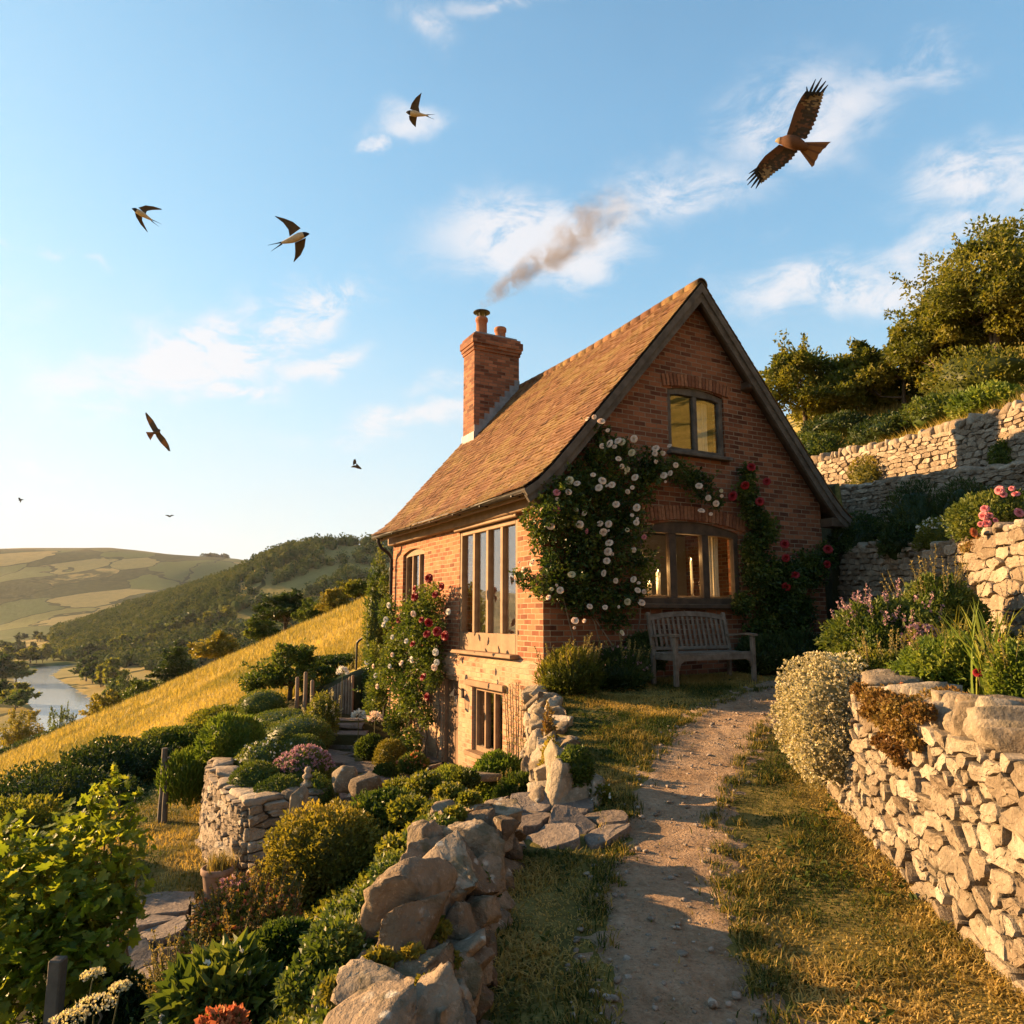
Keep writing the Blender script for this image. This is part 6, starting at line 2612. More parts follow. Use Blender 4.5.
# terracotta pot
b0 = at(217, 886, 8.15)
zb = Hs(b0[0], 8.15) + .02
pt = thing('flower_pot', 'weathered terracotta pot with dry grass standing at the wall corner', 'flower pot', (b0[0], 8.15, zb))
mb = MB()
hp, rp = .31, .165
mb.lathe([(.001, 0), (rp * .70, 0), (rp * .74, .02), (rp * .92, hp * .78), (rp * 1.0, hp * .80), (rp * 1.05, hp * .84), (rp * 1.05, hp * .97), (rp, hp), (rp * .9, hp), (rp * .86, hp * .86), (.001, hp * .84)], 24)
mb.build('pot', mat_plain('pot_clay', (.19, .11, .075), (.30, .20, .145), 9, .9, .3, .006), pt)
mb = MB()
rg = np.random.RandomState(4)
P = np.concatenate([rg.normal(size=(220, 2)) * rp * .42, np.full((220, 1), hp * .86)], 1)
blades(mb, rg, P, .19, .012, .6)
mb.build('dry_grass', LEAFM['straw'], pt)
# stone ornament and standing stones on the wall's end
def rock(name, lab, cat, p, s, seed, mat='stone_wall', a=0, boxy=.6):
    rg = np.random.RandomState(seed)
    V, F = stone_shape(rg, 7, boxy, .25)
    V = V / np.abs(V).max(0) * np.array(s) @ rotz(a).T
    mb = MB()
    mb.add(V, F, 0, rg.rand(), True)
    o = mb.build(name, M[mat])
    o.location = [float(c) for c in p]
    return tag(o, lab, cat)


b0 = at(307, 792, 8.9)
fg = thing('stone_finial', 'small turned stone finial on the end of the shrub bed wall', 'ornament', (b0[0], 8.9, -.93))
mb = MB()
mb.lathe([(.001, 0), (.085, 0), (.09, .025), (.05, .05), (.035, .075), (.06, .10), (.062, .12), (.03, .15), (.045, .18), (.03, .215), (.001, .225)], 16)
mb.build('finial', M['stone_far'], fg)
for i, (px, py, Y, s, lab) in enumerate([(300, 806, 8.3, (.10, .12, .22), 'upright pointed stone at the gap beside the finial'), (345, 779, 8.9, (.17, .14, .17), 'rounded pinkish boulder behind the golden bush'),
                                         (365, 785, 8.7, (.22, .13, .12), 'long slanting stone right of the rounded pinkish boulder')]):
    p = at(px, py, Y)
    rock('standing_stone', lab, 'stone', (p[0], Y, p[2]), s, 60 + i, 'stone_wall', .4 * i)
rock('flat_stone', 'flat tan stone lying among the herbs under the lower window', 'stone', at(482, 776, 8.3), (.22, .14, .05), 66, 'stone_wall', .2)

# foreground bed
bpx('golden_bush', 'big round bush with golden shoots in the foreground bed', 330, 800, 925, 118, 6.2, 13000, .042, 'gold', 241, lump=.34, freq=2.6, drop=.1, zmin=-.7, blobs=[((0, 0, 0), (.92, .92, 1), .6), ((-.42, -.3, -.35), (.7, .7, .7), .2), ((.4, .15, -.15), (.6, .6, .75), .2)], spikes=('gold', 40, .12, .02, .3))
bpx('dark_leafy_bush', 'dark green bush behind the round golden one', 388, 790, 880, 70, 6.6, 7000, .045, 'mid', 242, lump=.3, zmin=-.6)


def carpet(name, label, cat, pts, n, size, mat, seed, spread=.16, high=.10, flowers=None, shape='leaf', asp=.7):
    """low plant creeping over the ground and stones; pts are world points along it with a radius each"""
    rng = np.random.RandomState(seed)
    org = np.array(pts[0][0])
    root = thing(name, label, cat, org)
    mb, fb = MB(), MB()
    tot = sum(p[1] ** 2 for p in pts)
    for p, r in pts:
        k = max(20, int(n * r * r / tot))
        d = unit(rng.normal(size=(k, 3)))
        P = np.array(p) + d * np.array([r, r, r * .6]) * (rng.rand(k, 1) ** .4)
        D = rng.normal(size=(k, 3)) * .7 + d * .5 + np.array([0, 0, .25])
        if shape == 'leaf':
            leaves(mb, rng, P - org, D, size, asp, 0, clump_v(P, rng, k, 5))
        else:
            lobed(mb, rng, P - org, D, size, 0, clump_v(P, rng, k, 5))
        if flowers:
            m = int(flowers[1] * r * r / tot) + 1
            q = rng.randint(0, k, m)
            leaves(fb, rng, P[q] - org + np.array([0, 0, size * .6]), rng.normal(size=(m, 3)) + [0, 0, .8], flowers[2], .8)
    mb.build('foliage', LEAFM[mat], root)
    if flowers:
        tag(fb.build('flowers', LEAFM[flowers[0]], root), kind='stuff')
    return root


carpet('trailing_plant', 'leafy trailing plant covering the bed top left of the far boulders', 'ground cover', [(at(px, py, Y), pxsize(r, Y)) for px, py, r, Y in
       [(400, 790, 16, 7.4), (425, 785, 18, 7.2), (450, 795, 16, 6.9), (410, 812, 22, 6.4), (440, 815, 20, 6.2), (425, 840, 24, 5.7), (400, 850, 22, 5.7), (455, 838, 14, 5.6), (395, 880, 20, 5.2), (430, 870, 16, 5.0), (465, 780, 14, 7.3), (380, 815, 18, 6.9), (470, 800, 10, 6.3)]],
       15000, .042, 'olive', 251, flowers=('cream', 160, .035))
carpet('trailing_plant', 'fresh green trailing plant hanging over the middle of the boulder wall', 'ground cover', [(at(px, py, Y), pxsize(r, Y)) for px, py, r, Y in
       [(440, 860, 18, 4.1), (460, 868, 14, 4.0), (475, 878, 12, 3.9), (455, 885, 12, 3.9), (420, 862, 18, 4.3), (400, 880, 20, 4.3)]], 4200, .035, 'mid', 252)
carpet('trailing_plant', 'green trailing plant with pale flowers spilling over the nearest boulders', 'ground cover', [(at(px, py, Y), pxsize(r, Y)) for px, py, r, Y in
       [(375, 905, 26, 3.6), (350, 920, 28, 3.5), (330, 945, 26, 3.3), (315, 970, 24, 3.1), (400, 900, 20, 3.6), (420, 905, 14, 3.45), (300, 990, 22, 3.0), (345, 955, 16, 3.1), (430, 920, 10, 3.3)]], 9000, .026, 'mid', 253, flowers=('cream', 130, .024))
bpx('seed_shrub', 'orange and rust flowered bushy plant at the bottom of the picture left of the boulders', 246, 888, 1010, 104, 4.9, 9000, .034, 'gold', 254, cat='flowering plant', flowers=('orange', 650, .026, -.1), spikes=('rust', 60, .16, .03, .2), zmin=-.6, lump=.3)
bpx('seed_shrub', 'small rusty pink flowering plant beside the lower flagstones', 246, 872, 912, 52, 6.0, 2200, .035, 'rust', 255, cat='flowering plant', flowers=('mauve', 300, .03, 0), zmin=-.6)
bpx('leafy_clump', 'dark broad leaved clump at the bottom edge left of the boulders', 222, 950, 1030, 90, 3.9, 1400, .10, 'mid', 256, asp=.45, zmin=-.4, lump=.3, flowers=('white', 24, .03, 0))
bpx('leafy_clump', 'dark leafy clump at the foot of the golden bush', 285, 920, 1010, 70, 4.4, 4200, .045, 'mid', 257, zmin=-.5)
bpx('red_flower_clump', 'small clump of coral red flowers at the bottom edge', 222, 1008, 1040, 40, 3.3, 700, .035, 'mid', 258, cat='flowering plant', flowers=('orange', 420, .03, .1))


def umbels(name, label, base, heads, seed):
    rng = np.random.RandomState(seed)
    root = thing(name, label, 'wild flower', base)
    org = np.array(base)
    for p, r in heads:
        p = np.array(p)
        s = MB()
        b = np.array([p[0] * .4 + org[0] * .6, p[1] * .4 + org[1] * .6, Hs(p[0], p[1])])
        s.tube(np.array([b, (b + p) / 2 + rng.normal(size=3) * .02, p - [0, 0, r * .7]]) - org, [.006, .005, .004], 5)
        for k in range(0):
            a = rng.rand() * 2 * PI
            rr = r * math.sqrt(rng.rand())
            e = p + np.array([math.cos(a) * rr, math.sin(a) * rr, -rr * rr / r * .25])
            s.tube(np.array([p - [0, 0, r * .7], e]) - org, .0018, 3, cap=False)
        s.build('flower_stalk', M['stem'], root)
        f = MB()
        n = 170
        a = rng.rand(n) * 2 * PI
        rr = r * np.sqrt(rng.rand(n))
        P = p + np.stack([np.cos(a) * rr, np.sin(a) * rr, -rr * rr / r * .25], -1)
        leaves(f, rng, P - org, rng.normal(size=(n, 3)) + [0, 0, 1.2], .016, .9)
        f.build('flower_head', LEAFM['cream'], root)
    lf = MB()
    n = 500
    P = org + np.concatenate([rng.normal(size=(n, 2)) * .16, rng.rand(n, 1) * .35], 1)
    leaves(lf, rng, P - org, rng.normal(size=(n, 3)) + [0, 0, .3], .05, .35)
    lf.build('foliage', LEAFM['mid'], root)
    return root


b0 = at(85, 1010, 3.9)
umbels('cow_parsley', 'pale flat flower heads by the post in the bottom left corner', (b0[0], b0[1], Hs(b0[0], b0[1])), [(at(95, 1000, 3.9), .10), (at(70, 1015, 3.8), .09), (at(93, 972, 4.2), .06), (at(120, 985, 4.0), .05)], 261)
# corner post
b0 = at(54, 1010, 4.4)
zt, zb = at(55, 958, 4.4)[2], Hs(b0[0], 4.4)
mb = MB()
mb.box((0, 0, (zt - zb) / 2 - .1), (.075, .075, zt - zb + .2), None, 0, .5, .008)
o = mb.build('fence_post', M['oak_grey'])
o.location = (float(b0[0]), 4.4, float(zb))
tag(o, 'square grey post standing in the shade at the bottom left corner', 'post')


# the vine on its posts
def vine():
    rng = np.random.RandomState(271)
    B = [(100, 790, 10, 5.6), (112, 812, 20, 5.5), (85, 830, 26, 5.4), (110, 850, 30, 5.3), (60, 850, 26, 5.3), (35, 870, 30, 5.2), (75, 880, 34, 5.1), (110, 890, 30, 5.1), (128, 860, 14, 5.4), (20, 900, 34, 5.0), (60, 920, 34, 4.9), (100, 930, 30, 4.9), (118, 905, 16, 5.1), (10, 945, 34, 4.8), (50, 960, 34, 4.7), (90, 965, 26, 4.7), (10, 990, 34, 4.6), (-30, 900, 40, 5.0), (-30, 960, 40, 4.7), (132, 828, 12, 5.6), (14, 830, 16, 5.5), (-20, 850, 30, 5.3), (120, 780, 7, 5.6)]
    b0 = at(75, 960, 5.0)
    b0[2] = Hs(b0[0], b0[1])
    root = thing('grape_vine', 'leafy vine with big sunlit lobed leaves filling the lower left', 'vine', b0)
    mb, sb = MB(), MB()
    tot = sum(b[2] ** 2 for b in B)
    for px, py, r, Y in B:
        p = at(px, py, Y)
        rr = pxsize(r, Y)
        k = int(2500 * r * r / tot)
        d = unit(rng.normal(size=(k, 3)))
        P = p + d * np.array([rr * 1.2, rr * 1.25, rr * 1.12]) * rng.rand(k, 1) ** .4
        D = d * .6 + rng.normal(size=(k, 3)) * .5 + np.array([-.1, -.3, -.25])
        lobed(mb, rng, P - b0, D, .08, 0, clump_v(P, rng, k, 3.5, 1.2, .7))
        g = np.array([p[0] + rng.normal() * .1, p[1] + rng.normal() * .1, Hs(p[0], p[1])])
        t = np.linspace(0, 1, 8)[:, None]
        C = g * (1 - t) + p * t + rng.normal(size=(8, 3)) * .03
        C[0] = g
        sb.tube(C - b0, np.linspace(.014, .005, 8), 5)
    # the leading shoots
    for (px, py, Y, q, w) in [(105, 800, 5.5, 118, 768), (88, 830, 5.4, 96, 785), (130, 820, 5.5, 140, 790)]:
        a, b = at(px, py, Y), at(q, w, Y)
        t = np.linspace(0, 1, 9)[:, None]
        C = a * (1 - t) + b * t + rng.normal(size=(9, 3)) * .012
        sb.tube(C - b0, np.linspace(.006, .0025, 9), 5)
        lobed(mb, rng, np.repeat(C[1:], 3, 0) - b0, rng.normal(size=(24, 3)) + [0, -.3, .1], .055)
    mb.build('foliage', LEAFM['vine'], root)
    sb.build('stems', M['stem_brown'], root)
    return root


vine()
bpx('undergrowth', 'shaded undergrowth at the foot of the vine', 100, 960, 1030, 110, 5.0, 5000, .05, 'dark', 272, zmin=-.3, lump=.3)
bpx('seedhead_plant', 'thin seedy weed standing before the lower flagstones', 176, 960, 1040, 44, 4.3, 1500, .03, 'olive', 274, cat='wild plant', spikes=('straw', 40, .22, .02, .1), lump=.3)

# hedges at the garden's edge
bpx('bramble_hedge', 'dark bramble hedge at the left edge below the meadow', 50, 768, 870, 170, 13.0, 12000, .07, 'dark', 281, cat='hedge', lump=.28, freq=2.6, zmin=-.5)
bpx('bramble_hedge', 'taller dark hedge between the vine top and the post', 118, 742, 830, 120, 14.5, 10000, .075, 'dark', 282, cat='hedge', lump=.3, freq=2.6, zmin=-.5)
bpx('bramble_hedge', 'leafy hedge behind the tall grass and the rail', 190, 724, 790, 90, 16.0, 7000, .075, 'mid', 283, cat='hedge', lump=.3, freq=2.4, zmin=-.5)
bpx('bramble_hedge', 'olive scrub at the left edge in front of the bramble hedge', 10, 800, 900, 120, 9.0, 7000, .06, 'olive', 284, cat='hedge', lump=.3, zmin=-.5)

carpet('creeping_plant', 'leafy ivy growing over the far boulders by the flagstone landing', 'ground cover', [(at(px, py, Y), pxsize(r, Y)) for px, py, r, Y in [(470, 800, 10, 5.0), (455, 815, 10, 4.8), (462, 838, 10, 4.5), (448, 852, 9, 4.3), (480, 862, 8, 4.25), (490, 890, 8, 4.1), (478, 905, 9, 3.8)]], 4200, .03, 'olive', 296)
carpet('creeping_plant', 'yellow green leaves growing through the nearest boulders', 'ground cover', [(at(px, py, Y), pxsize(r, Y)) for px, py, r, Y in [(395, 935, 12, 3.1), (412, 955, 10, 2.95), (380, 960, 12, 2.9), (440, 930, 9, 3.2), (450, 960, 8, 3.0), (335, 990, 12, 2.6), (425, 985, 8, 2.75)]], 3600, .026, 'gold', 297)

carpet('trailing_plant', 'green plant with pale flowers hanging along the garden side of the boulder wall', 'ground cover', [((-.66 + .10 * math.sin(k * 1.7) + .05 * k / 3, 2.45 + k * .24, -.30 + .05 * math.sin(k * 2.3)), .13 + .04 * math.sin(k * 2.9)) for k in range(11)], 9000, .03, 'mid', 298, flowers=('cream', 120, .024))

# creeping plants over the right-hand wall
def wf(px, py):
    """a point just off the garden wall's lit face"""
    d = px_dir(px, py)
    for Y in np.arange(2.5, 7, .02):
        if d[0] / d[1] * Y > float(np.interp(Y, [1.5, 3.3, 5.0, 6.25], [2.2, 2.45, 2.68, 2.88])) - .27:
            break
    return at(px, py, Y), Y


def wf_pts(L):
    o = []
    for px, py, r in L:
        p, Y = wf(px, py)
        o.append((p, pxsize(r, Y)))
    return o


carpet('creeping_plant', 'rusty creeping plant hanging down the middle of the garden wall face', 'ground cover', wf_pts([(878, 698, 15), (898, 706, 18), (905, 728, 17), (890, 722, 15), (897, 748, 14), (884, 742, 11), (915, 745, 9), (872, 712, 12), (920, 712, 14), (902, 762, 8), (862, 690, 10)]), 8000, .024, 'rust', 291, flowers=('cream', 60, .016))
carpet('creeping_plant', 'rusty green carpet plant lying on top of the garden wall', 'ground cover', [((2.72 + .1 * math.sin(k * 2.1), 3.4 + k * .22, .50 + .03 * math.sin(k * 1.3)), .15 + .05 * math.sin(k * 1.7)) for k in range(12)], 9000, .026, 'rust', 292, flowers=('orange', 30, .025))
carpet('creeping_plant', 'green carpet plant behind the coping at the near end of the garden wall', 'ground cover', [((2.78 + .1 * math.sin(k * 1.1), 2.2 + k * .2, .50 + .03 * math.sin(k * 1.9)), .16) for k in range(7)], 6000, .03, 'mid', 293)
carpet('creeping_plant', 'rusty leaved plant trailing over the lit stone corner below the pink rose', 'ground cover', [(at(px, py, Y), pxsize(r, Y)) for px, py, r, Y in [(980, 545, 12, 8.2), (995, 538, 12, 8.1), (1012, 545, 12, 8.0), (968, 548, 7, 8.3), (1015, 570, 9, 7.9)]], 2600, .032, 'rust', 294)


# low plants covering the soil of the beds
def ground_cover():
    rng = np.random.RandomState(295)
    mb = MB()
    n = 60000
    x = np.concatenate([rng.uniform(-5.6, -2.3, n // 4), rng.uniform(-2.5, -.3, n // 2), rng.uniform(2.6, 6.3, n - n // 4 - n // 2)])
    y = np.concatenate([rng.uniform(8.4, 16.8, n // 4), rng.uniform(2, 8.6, n // 2), rng.uniform(2, 10, n - n // 4 - n // 2)])
    k = poly_in(x, y, BED) | ((x < ip(y, ROCK) - .2) & (x > -2.4) & (y < 8.6)) | ((x > ip(y, XR2) + .15) & (x < ip(y, XW1) - .2))
    k &= fbm(x * 1.6, y * 1.6, o=3) > .36
    x, y = x[k], y[k]
    m = len(x)
    P = np.stack([x, y, H(x, y) + .05 * rng.rand(m) ** 2], -1)
    leaves(mb, rng, P, rng.normal(size=(m, 3)) * .8 + [0, 0, .45], .045, .6, 0, clump_v(P, rng, m, 2.0, 2.0, .5))
    tag(mb.build('ground_cover', LEAFM['olive']), 'low mixed leaves covering the soil of the garden beds', 'ground cover', kind='stuff')


ground_cover()

# ------------------------------------------------------------------ trees beyond the meadow's edge
GR = 'trees beyond the brow of the meadow'
def rim(px, top, wpx, Y, mat, lab, seed, crown=ROUND, n=4200, lf=.28):
    x = at(px, 600, Y)[0]
    zb = float(H_base(np.array([x]), np.array([float(Y)]))[0])
    zt = at(px, top, Y)[2]
    h = max(2.5, zt - zb)
    w = pxsize(wpx, Y)
    rg = np.random.RandomState(seed)
    root = thing('hill_tree', lab, 'tree', (x, Y, zb - .2), 0, GR)
    tb, cb = tree_parts(rg, h, crown, n, lf, h * .03)
    t = tb.build('trunk', M['bark'], root)
    c = cb.build('crown', LEAFM[mat], root)
    cw = max(a[0] + a[3] for a in crown) - min(a[0] - a[3] for a in crown)
    k = w / (cw * h)
    root.scale = (k, k, 1)
    return root


rim(285, 588, 62, 72, 'dark', 'big dark round tree on the brow right of the golden trees', 401, ROUND, 6000, .26)
rim(262, 612, 30, 78, 'mid', 'smaller tree tucked against the left side of the big dark round tree', 402, TALLC, 2500, .3)
rim(218, 629, 44, 88, 'gold', 'golden green round tree left of the big dark round tree', 403, ROUND, 4500, .3)
rim(180, 645, 40, 105, 'dark', 'dark tall tree left of the golden green round tree', 404, TALLC, 4000, .36)
rim(312, 598, 34, 66, 'mid', 'low bushy tree right of the big dark round tree', 405, LOW, 3000, .22)
rim(334, 590, 36, 64, 'gold', 'low golden bushy tree near the brow top', 406, LOW, 3000, .22)
rim(355, 577, 34, 66, 'olive', 'brownish round tree on the brow just left of the cottage', 407, ROUND, 3500, .22)
rim(150, 676, 42, 100, 'mid', 'low spreading tree on the brow above the middle of the meadow', 408, LOW, 3500, .32)
rim(116, 688, 48, 112, 'gold', 'sunlit low tree by the river bank on the brow', 409, BROAD, 4000, .36)
rim(72, 703, 42, 150, 'mid', 'broad tree in front of the lower river bend', 410, BROAD, 3500, .48)
rim(32, 706, 46, 125, 'gold', 'golden round tree at the left in front of the river', 411, ROUND, 4000, .42)
rim(132, 668, 26, 240, 'dark', 'small dark tree behind the low spreading tree', 412, ROUND, 1500, .8)
# clipped field hedge curving below the brow at the far left
hd = thing('field_hedge', 'clipped dark field hedge curving round the meadow foot at the left edge', 'hedge', at(30, 745, 100))
org = np.array(hd.location)
mb = MB()
rg = np.random.RandomState(415)
L_ = [at(px, py, Y) for px, py, Y in ((-30, 772, 74), (0, 757, 80), (30, 744, 88), (60, 733, 98), (92, 726, 108))]
t = np.linspace(0, 1, 70)
C = np.stack([np.interp(t, np.linspace(0, 1, 5), [p[k] for p in L_]) for k in range(3)], -1)
for p in C:
    q = np.array([p[0], p[1], p[2] - .5]) - org
    P, d, o = bush_points(rg, q, (1.0, 1.0, 1.15), 150, .2, zmin=-1)
    leaves(mb, rg, P, d + rg.normal(size=(150, 3)) * .6, .3, .7)
mb.build('foliage', LEAFM['dark'], hd)

# ---- valley trees: individuals along the river and the field edges
def proto_tree(label, mat, seed, crown, n=420, lf=.14):
    rg = np.random.RandomState(seed)
    r = thing('valley_tree', label, 'tree', (0, 0, -500), 0, 'trees in the valley')
    tb, cb = tree_parts(rg, 1.0, crown, n, lf, .03, sub=16, spray=.05)
    tb.build('trunk', M['bark'], r)
    cb.build('crown', LEAFM[mat], r)
    return r


VL = ['dark green tree among those lining the valley river and fields', 'mid green tree among those lining the valley river and fields', 'olive tree among those lining the valley river and fields', 'slim dark tree among those lining the valley river and fields']
protos = [proto_tree(VL[0], 'dark', 421, ROUND), proto_tree(VL[1], 'mid', 422, BROAD), proto_tree(VL[2], 'olive', 423, ROUND), proto_tree(VL[3], 'dark', 424, TALLC)]


def valley_hit(px, py):
    d = px_dir(px, py)
    ts = np.concatenate([np.arange(110, 1100, 3.0)]) / d[1]
    P = EYE[None] + d[None] * ts[:, None]
    hh = H_far(P[:, 0], P[:, 1])
    k = P[:, 2] < hh
    return P[int(np.argmax(k))] if k.any() else None


rg = np.random.RandomState(431)
spots = []
rows = [[(0, 683), (24, 684), 5, 30, 12], [(0, 672), (12, 662), 3, 26, 12], [(22, 664), (74, 659), 9, 14, 11], [(0, 652), (35, 652), 5, 10, 9], [(2, 641), (78, 643), 11, 9, 9], [(82, 682), (112, 690), 6, 30, 11],
        [(84, 664), (128, 652), 7, 18, 11], [(98, 655), (170, 650), 9, 15, 11], [(105, 700), (150, 692), 5, 16, 9], [(0, 702), (24, 712), 3, 20, 10], [(170, 662), (186, 655), 3, 18, 11], [(60, 652), (84, 648), 4, 10, 10], [(140, 642), (230, 622), 10, 16, 12], [(0, 632), (60, 631), 8, 8, 10]]
for a, b, n, hp, hm in rows:
    for i in range(n):
        t = (i + .5) / n
        px = a[0] + (b[0] - a[0]) * t + rg.normal() * 2.0
        py = a[1] + (b[1] - a[1]) * t + rg.normal() * 1.0
        P = valley_hit(px, py)
        if P is None or river_d(P[0], P[1]) < 1.5:
            continue
        h = min(pxsize(hp, P[1]), 15) * rg.uniform(.75, 1.2)
        spots.append((P, h))
for i, (P, h) in enumerate(spots):
    k = rg.randint(0, 4)
    z = float(H_far(np.array([P[0]]), np.array([P[1]]))[0]) - .1 * h
    wsc = h * rg.uniform(1.0, 1.5)
    if i < 4:
        r = protos[i]
        r.location = (float(P[0]), float(P[1]), z)
        r.rotation_euler = (0, 0, rg.rand() * 6)
        r.scale = (wsc, wsc, h)
    else:
        dup_tree(protos[k], (P[0], P[1], z), rg.rand() * 6, (wsc, wsc, h))

# ---- the wood on the far valley side: one mass of crowns
def wood():
    rg = np.random.RandomState(441)
    mb = MB()
    C0, F0 = cube_sphere(1)
    S0 = unit(C0)
    n = 0
    tries = 0
    CLEAR = [[(244, 600), (300, 578), (341, 564), (340, 575), (312, 592), (252, 606)], [(222, 616), (258, 607), (253, 629), (236, 627)], [(322, 560), (340, 549), (440, 540), (440, 556), (372, 551), (336, 563)], [(345, 572), (440, 552), (440, 580), (372, 582)]]
    while n < 2600 and tries < 60000:
        tries += 1
        x = rg.uniform(-900, 60)
        yr = rg.uniform(-345, 6)
        y = float(ip(np.array([x]), MIDY)[0]) + yr
        u = 512 + FOC * x / y
        z = float(H_far(np.array([x]), np.array([y]))[0])
        v = 617 - FOC * (z - 1.05) / y
        if u < 60 or u > 440:
            continue
        # open grass: a long sloping pasture, a clearing below it and the bare hill top
        if any(poly_in(np.array([u]), np.array([v]), Q)[0] for Q in CLEAR):
            continue
        h = rg.uniform(7, 13)
        o = rg.rand(3) * 50
        f = 1 + .5 * (vnoise(S0[:, 0] * 1.8 + o[0], S0[:, 1] * 1.8 + o[1], S0[:, 2] * 1.8 + o[2]) - .5)
        V = S0 * f[:, None] * np.array([h * .42, h * .42, h * .46]) + np.array([x, y, z + h * .38])
        vb = rg.rand()
        mb.add(V, F0, 0, np.clip(vb + .2 * (rg.rand(len(F0)) - .5), 0, 1))
        k = 44
        d = sphere_dirs(rg, k, -.2)
        P = d * np.array([h * .56, h * .56, h * .62]) * rg.uniform(.9, 1.12, (k, 1)) + np.array([x, y, z + h * .38])
        leaves(mb, rg, P, d + rg.normal(size=(k, 3)) * .8, h * .20, .8, 0, np.clip(vb + .3 * (rg.rand(k) - .5), 0, 1))
        n += 1
    tag(mb.build('wood', mat_leaf('leaf_wood', greens((.028, .048, .012), (.062, .085, .018), (.12, .125, .03)), .2, .9, spec=.05)), 'broadleaf wood covering the steep far side of the valley', 'wood', kind='stuff')


wood()
# clumps breaking the far skyline
mb = MB()
rg = np.random.RandomState(451)
for (u0, u1, n) in ((202, 212, 7), (214, 219, 4), (221, 226, 4), (338, 350, 9)):
    for i in range(n):
        u = rg.uniform(u0, u1)
        Y = 2590. if u < 300 else 905.
        x = (u - 512) / FOC * Y
        z = float(H_far(np.array([x]), np.array([Y]))[0])
        h = rg.uniform(9, 14) if u < 300 else rg.uniform(4, 6)
        d = sphere_dirs(rg, 60, -.4)
        P = d * np.array([h * .7, h * .7, h * .5]) + np.array([x, Y, z + h * .4])
        leaves(mb, rg, P, d + rg.normal(size=(60, 3)), h * .5, .8)
tag(mb.build('skyline_trees', LEAFM['dark']), 'small clumps of trees breaking the far skyline', 'trees', kind='stuff')

# ------------------------------------------------------------------ grass
def lawn():
    rng = np.random.RandomState(501)
    mb = MB()
    n = 330000
    y = 1.4 + 11.6 * rng.rand(n) ** 1.6
    x = rng.uniform(-.6, 5.8, n)
    t = (x - HC[0]) * HL[0] + (y - HC[1]) * HL[1]
    lx = np.where(y < 5.0, ip(y, ROCK) + .16, np.where(y < 5.75, .62, .52))
    pd = path_mask(x, y) + .30 * (fbm(x * 2.3, y * 2.3 + 5) - .5) + .22 * (vnoise(x * 9, y * 9) - .5)
    keep = (x > lx) & (x < ip(y, XR2) - .02) & (t < -.02)
    keep &= rng.rand(n) < np.clip(.40 + pd * 3.5, .006, 1)
    dn = fbm(x * 1.7, y * 1.7 + 40, o=3)
    keep &= rng.rand(n) < np.clip((dn - .2) * 5, .6, 1)
    x, y, dn = x[keep], y[keep], dn[keep]
    P = np.stack([x, y, H(x, y) - .004], -1)
    edge = np.minimum(np.abs(x - ip(y, XR2)), 1)
    tall = np.clip(.13 - edge * .8, 0, 1) * 1.1
    h = .020 + .07 * np.clip((dn - .38) * 2.2, 0, 1) + tall * rng.rand(len(x))
    col = fbm(x * 1.1 + 9, y * 1.1, o=3)
    v = np.clip(.60 + 2.8 * (col - .5) + .5 * (rng.rand(len(x)) - .5) - tall * 2.5 + .16 * (x > 1.2) - .22 * ((x < .75) & (y < 5.2)), 0, 1)  # blades coloured greener and darker in the left foreground, deepening its shade
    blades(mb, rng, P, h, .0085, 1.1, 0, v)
    # broad-leaved weeds in patches
    m = 9000
    wy = 1.8 + 9 * rng.rand(m) ** 1.4
    wx = rng.uniform(-.2, 3.4, m)
    ok = (vnoise(wx * 2.2 + 7, wy * 2.2) > .58) & (path_mask(wx, wy) > .12) & (wx < ip(wy, XR2) - .03) & (wx > np.where(wy < 5, ip(wy, ROCK) + .2, .75)) & ((wx - HC[0]) * HL[0] + (wy - HC[1]) * HL[1] < -.3)
    wx, wy = wx[ok], wy[ok]
    m = len(wx)
    leaves(mb, rng, np.stack([wx, wy, H(wx, wy) + .008 + .03 * rng.rand(m)], -1), rng.normal(size=(m, 3)) * [1, 1, .35] + [0, 0, .25], .045, .55, 0, np.clip(rng.normal(.22, .14, m), 0, 1))
    # tufts along the wall foot, the path edges and the rock edge
    tx, ty = [], []
    for k in range(700):
        yy = 1.8 + 8.7 * rng.rand() ** 1.4
        if rng.rand() < .55:
            xx = float(ip(np.array([yy]), XR2)[0]) - abs(rng.normal()) * .10 - .06 if yy < 6.6 else rng.uniform(1, 3.5)
        else:
            xx = rng.uniform(-.1, 3)
        if k % 2:
            j_ = rng.choice([-1, 1])
            c_ = float(np.interp(yy, [q[0] for q in PATH], [q[1] for q in PATH]))
            w_ = float(np.interp(yy, [q[0] for q in PATH], [q[2] for q in PATH]))
            xx = c_ + j_ * (w_ * .9 + rng.normal() * .05)
        elif path_mask(np.array([xx]), np.array([yy]))[0] < .05:
            continue
        if xx < (float(ip(np.array([yy]), ROCK)[0]) + .2 if yy < 5 else .65) or xx > float(ip(np.array([yy]), XR2)[0]) or (xx - HC[0]) * HL[0] + (yy - HC[1]) * HL[1] > -.3:
            continue
        m = rng.randint(18, 46)
        tx.append(np.array([[xx, yy, Hs(xx, yy) - .01]]) + np.concatenate([rng.normal(size=(m, 2)) * .035, np.zeros((m, 1))], 1))
    P = np.concatenate(tx)
    blades(mb, rng, P, .075, .007, .8, 0, np.clip(rng.normal(.42, .26, len(P)), 0, 1))
    tag(mb.build('grass', LEAFM['grass']), 'short dry grass of the upper lawn on both sides of the path', 'grass', kind='stuff')


lawn()


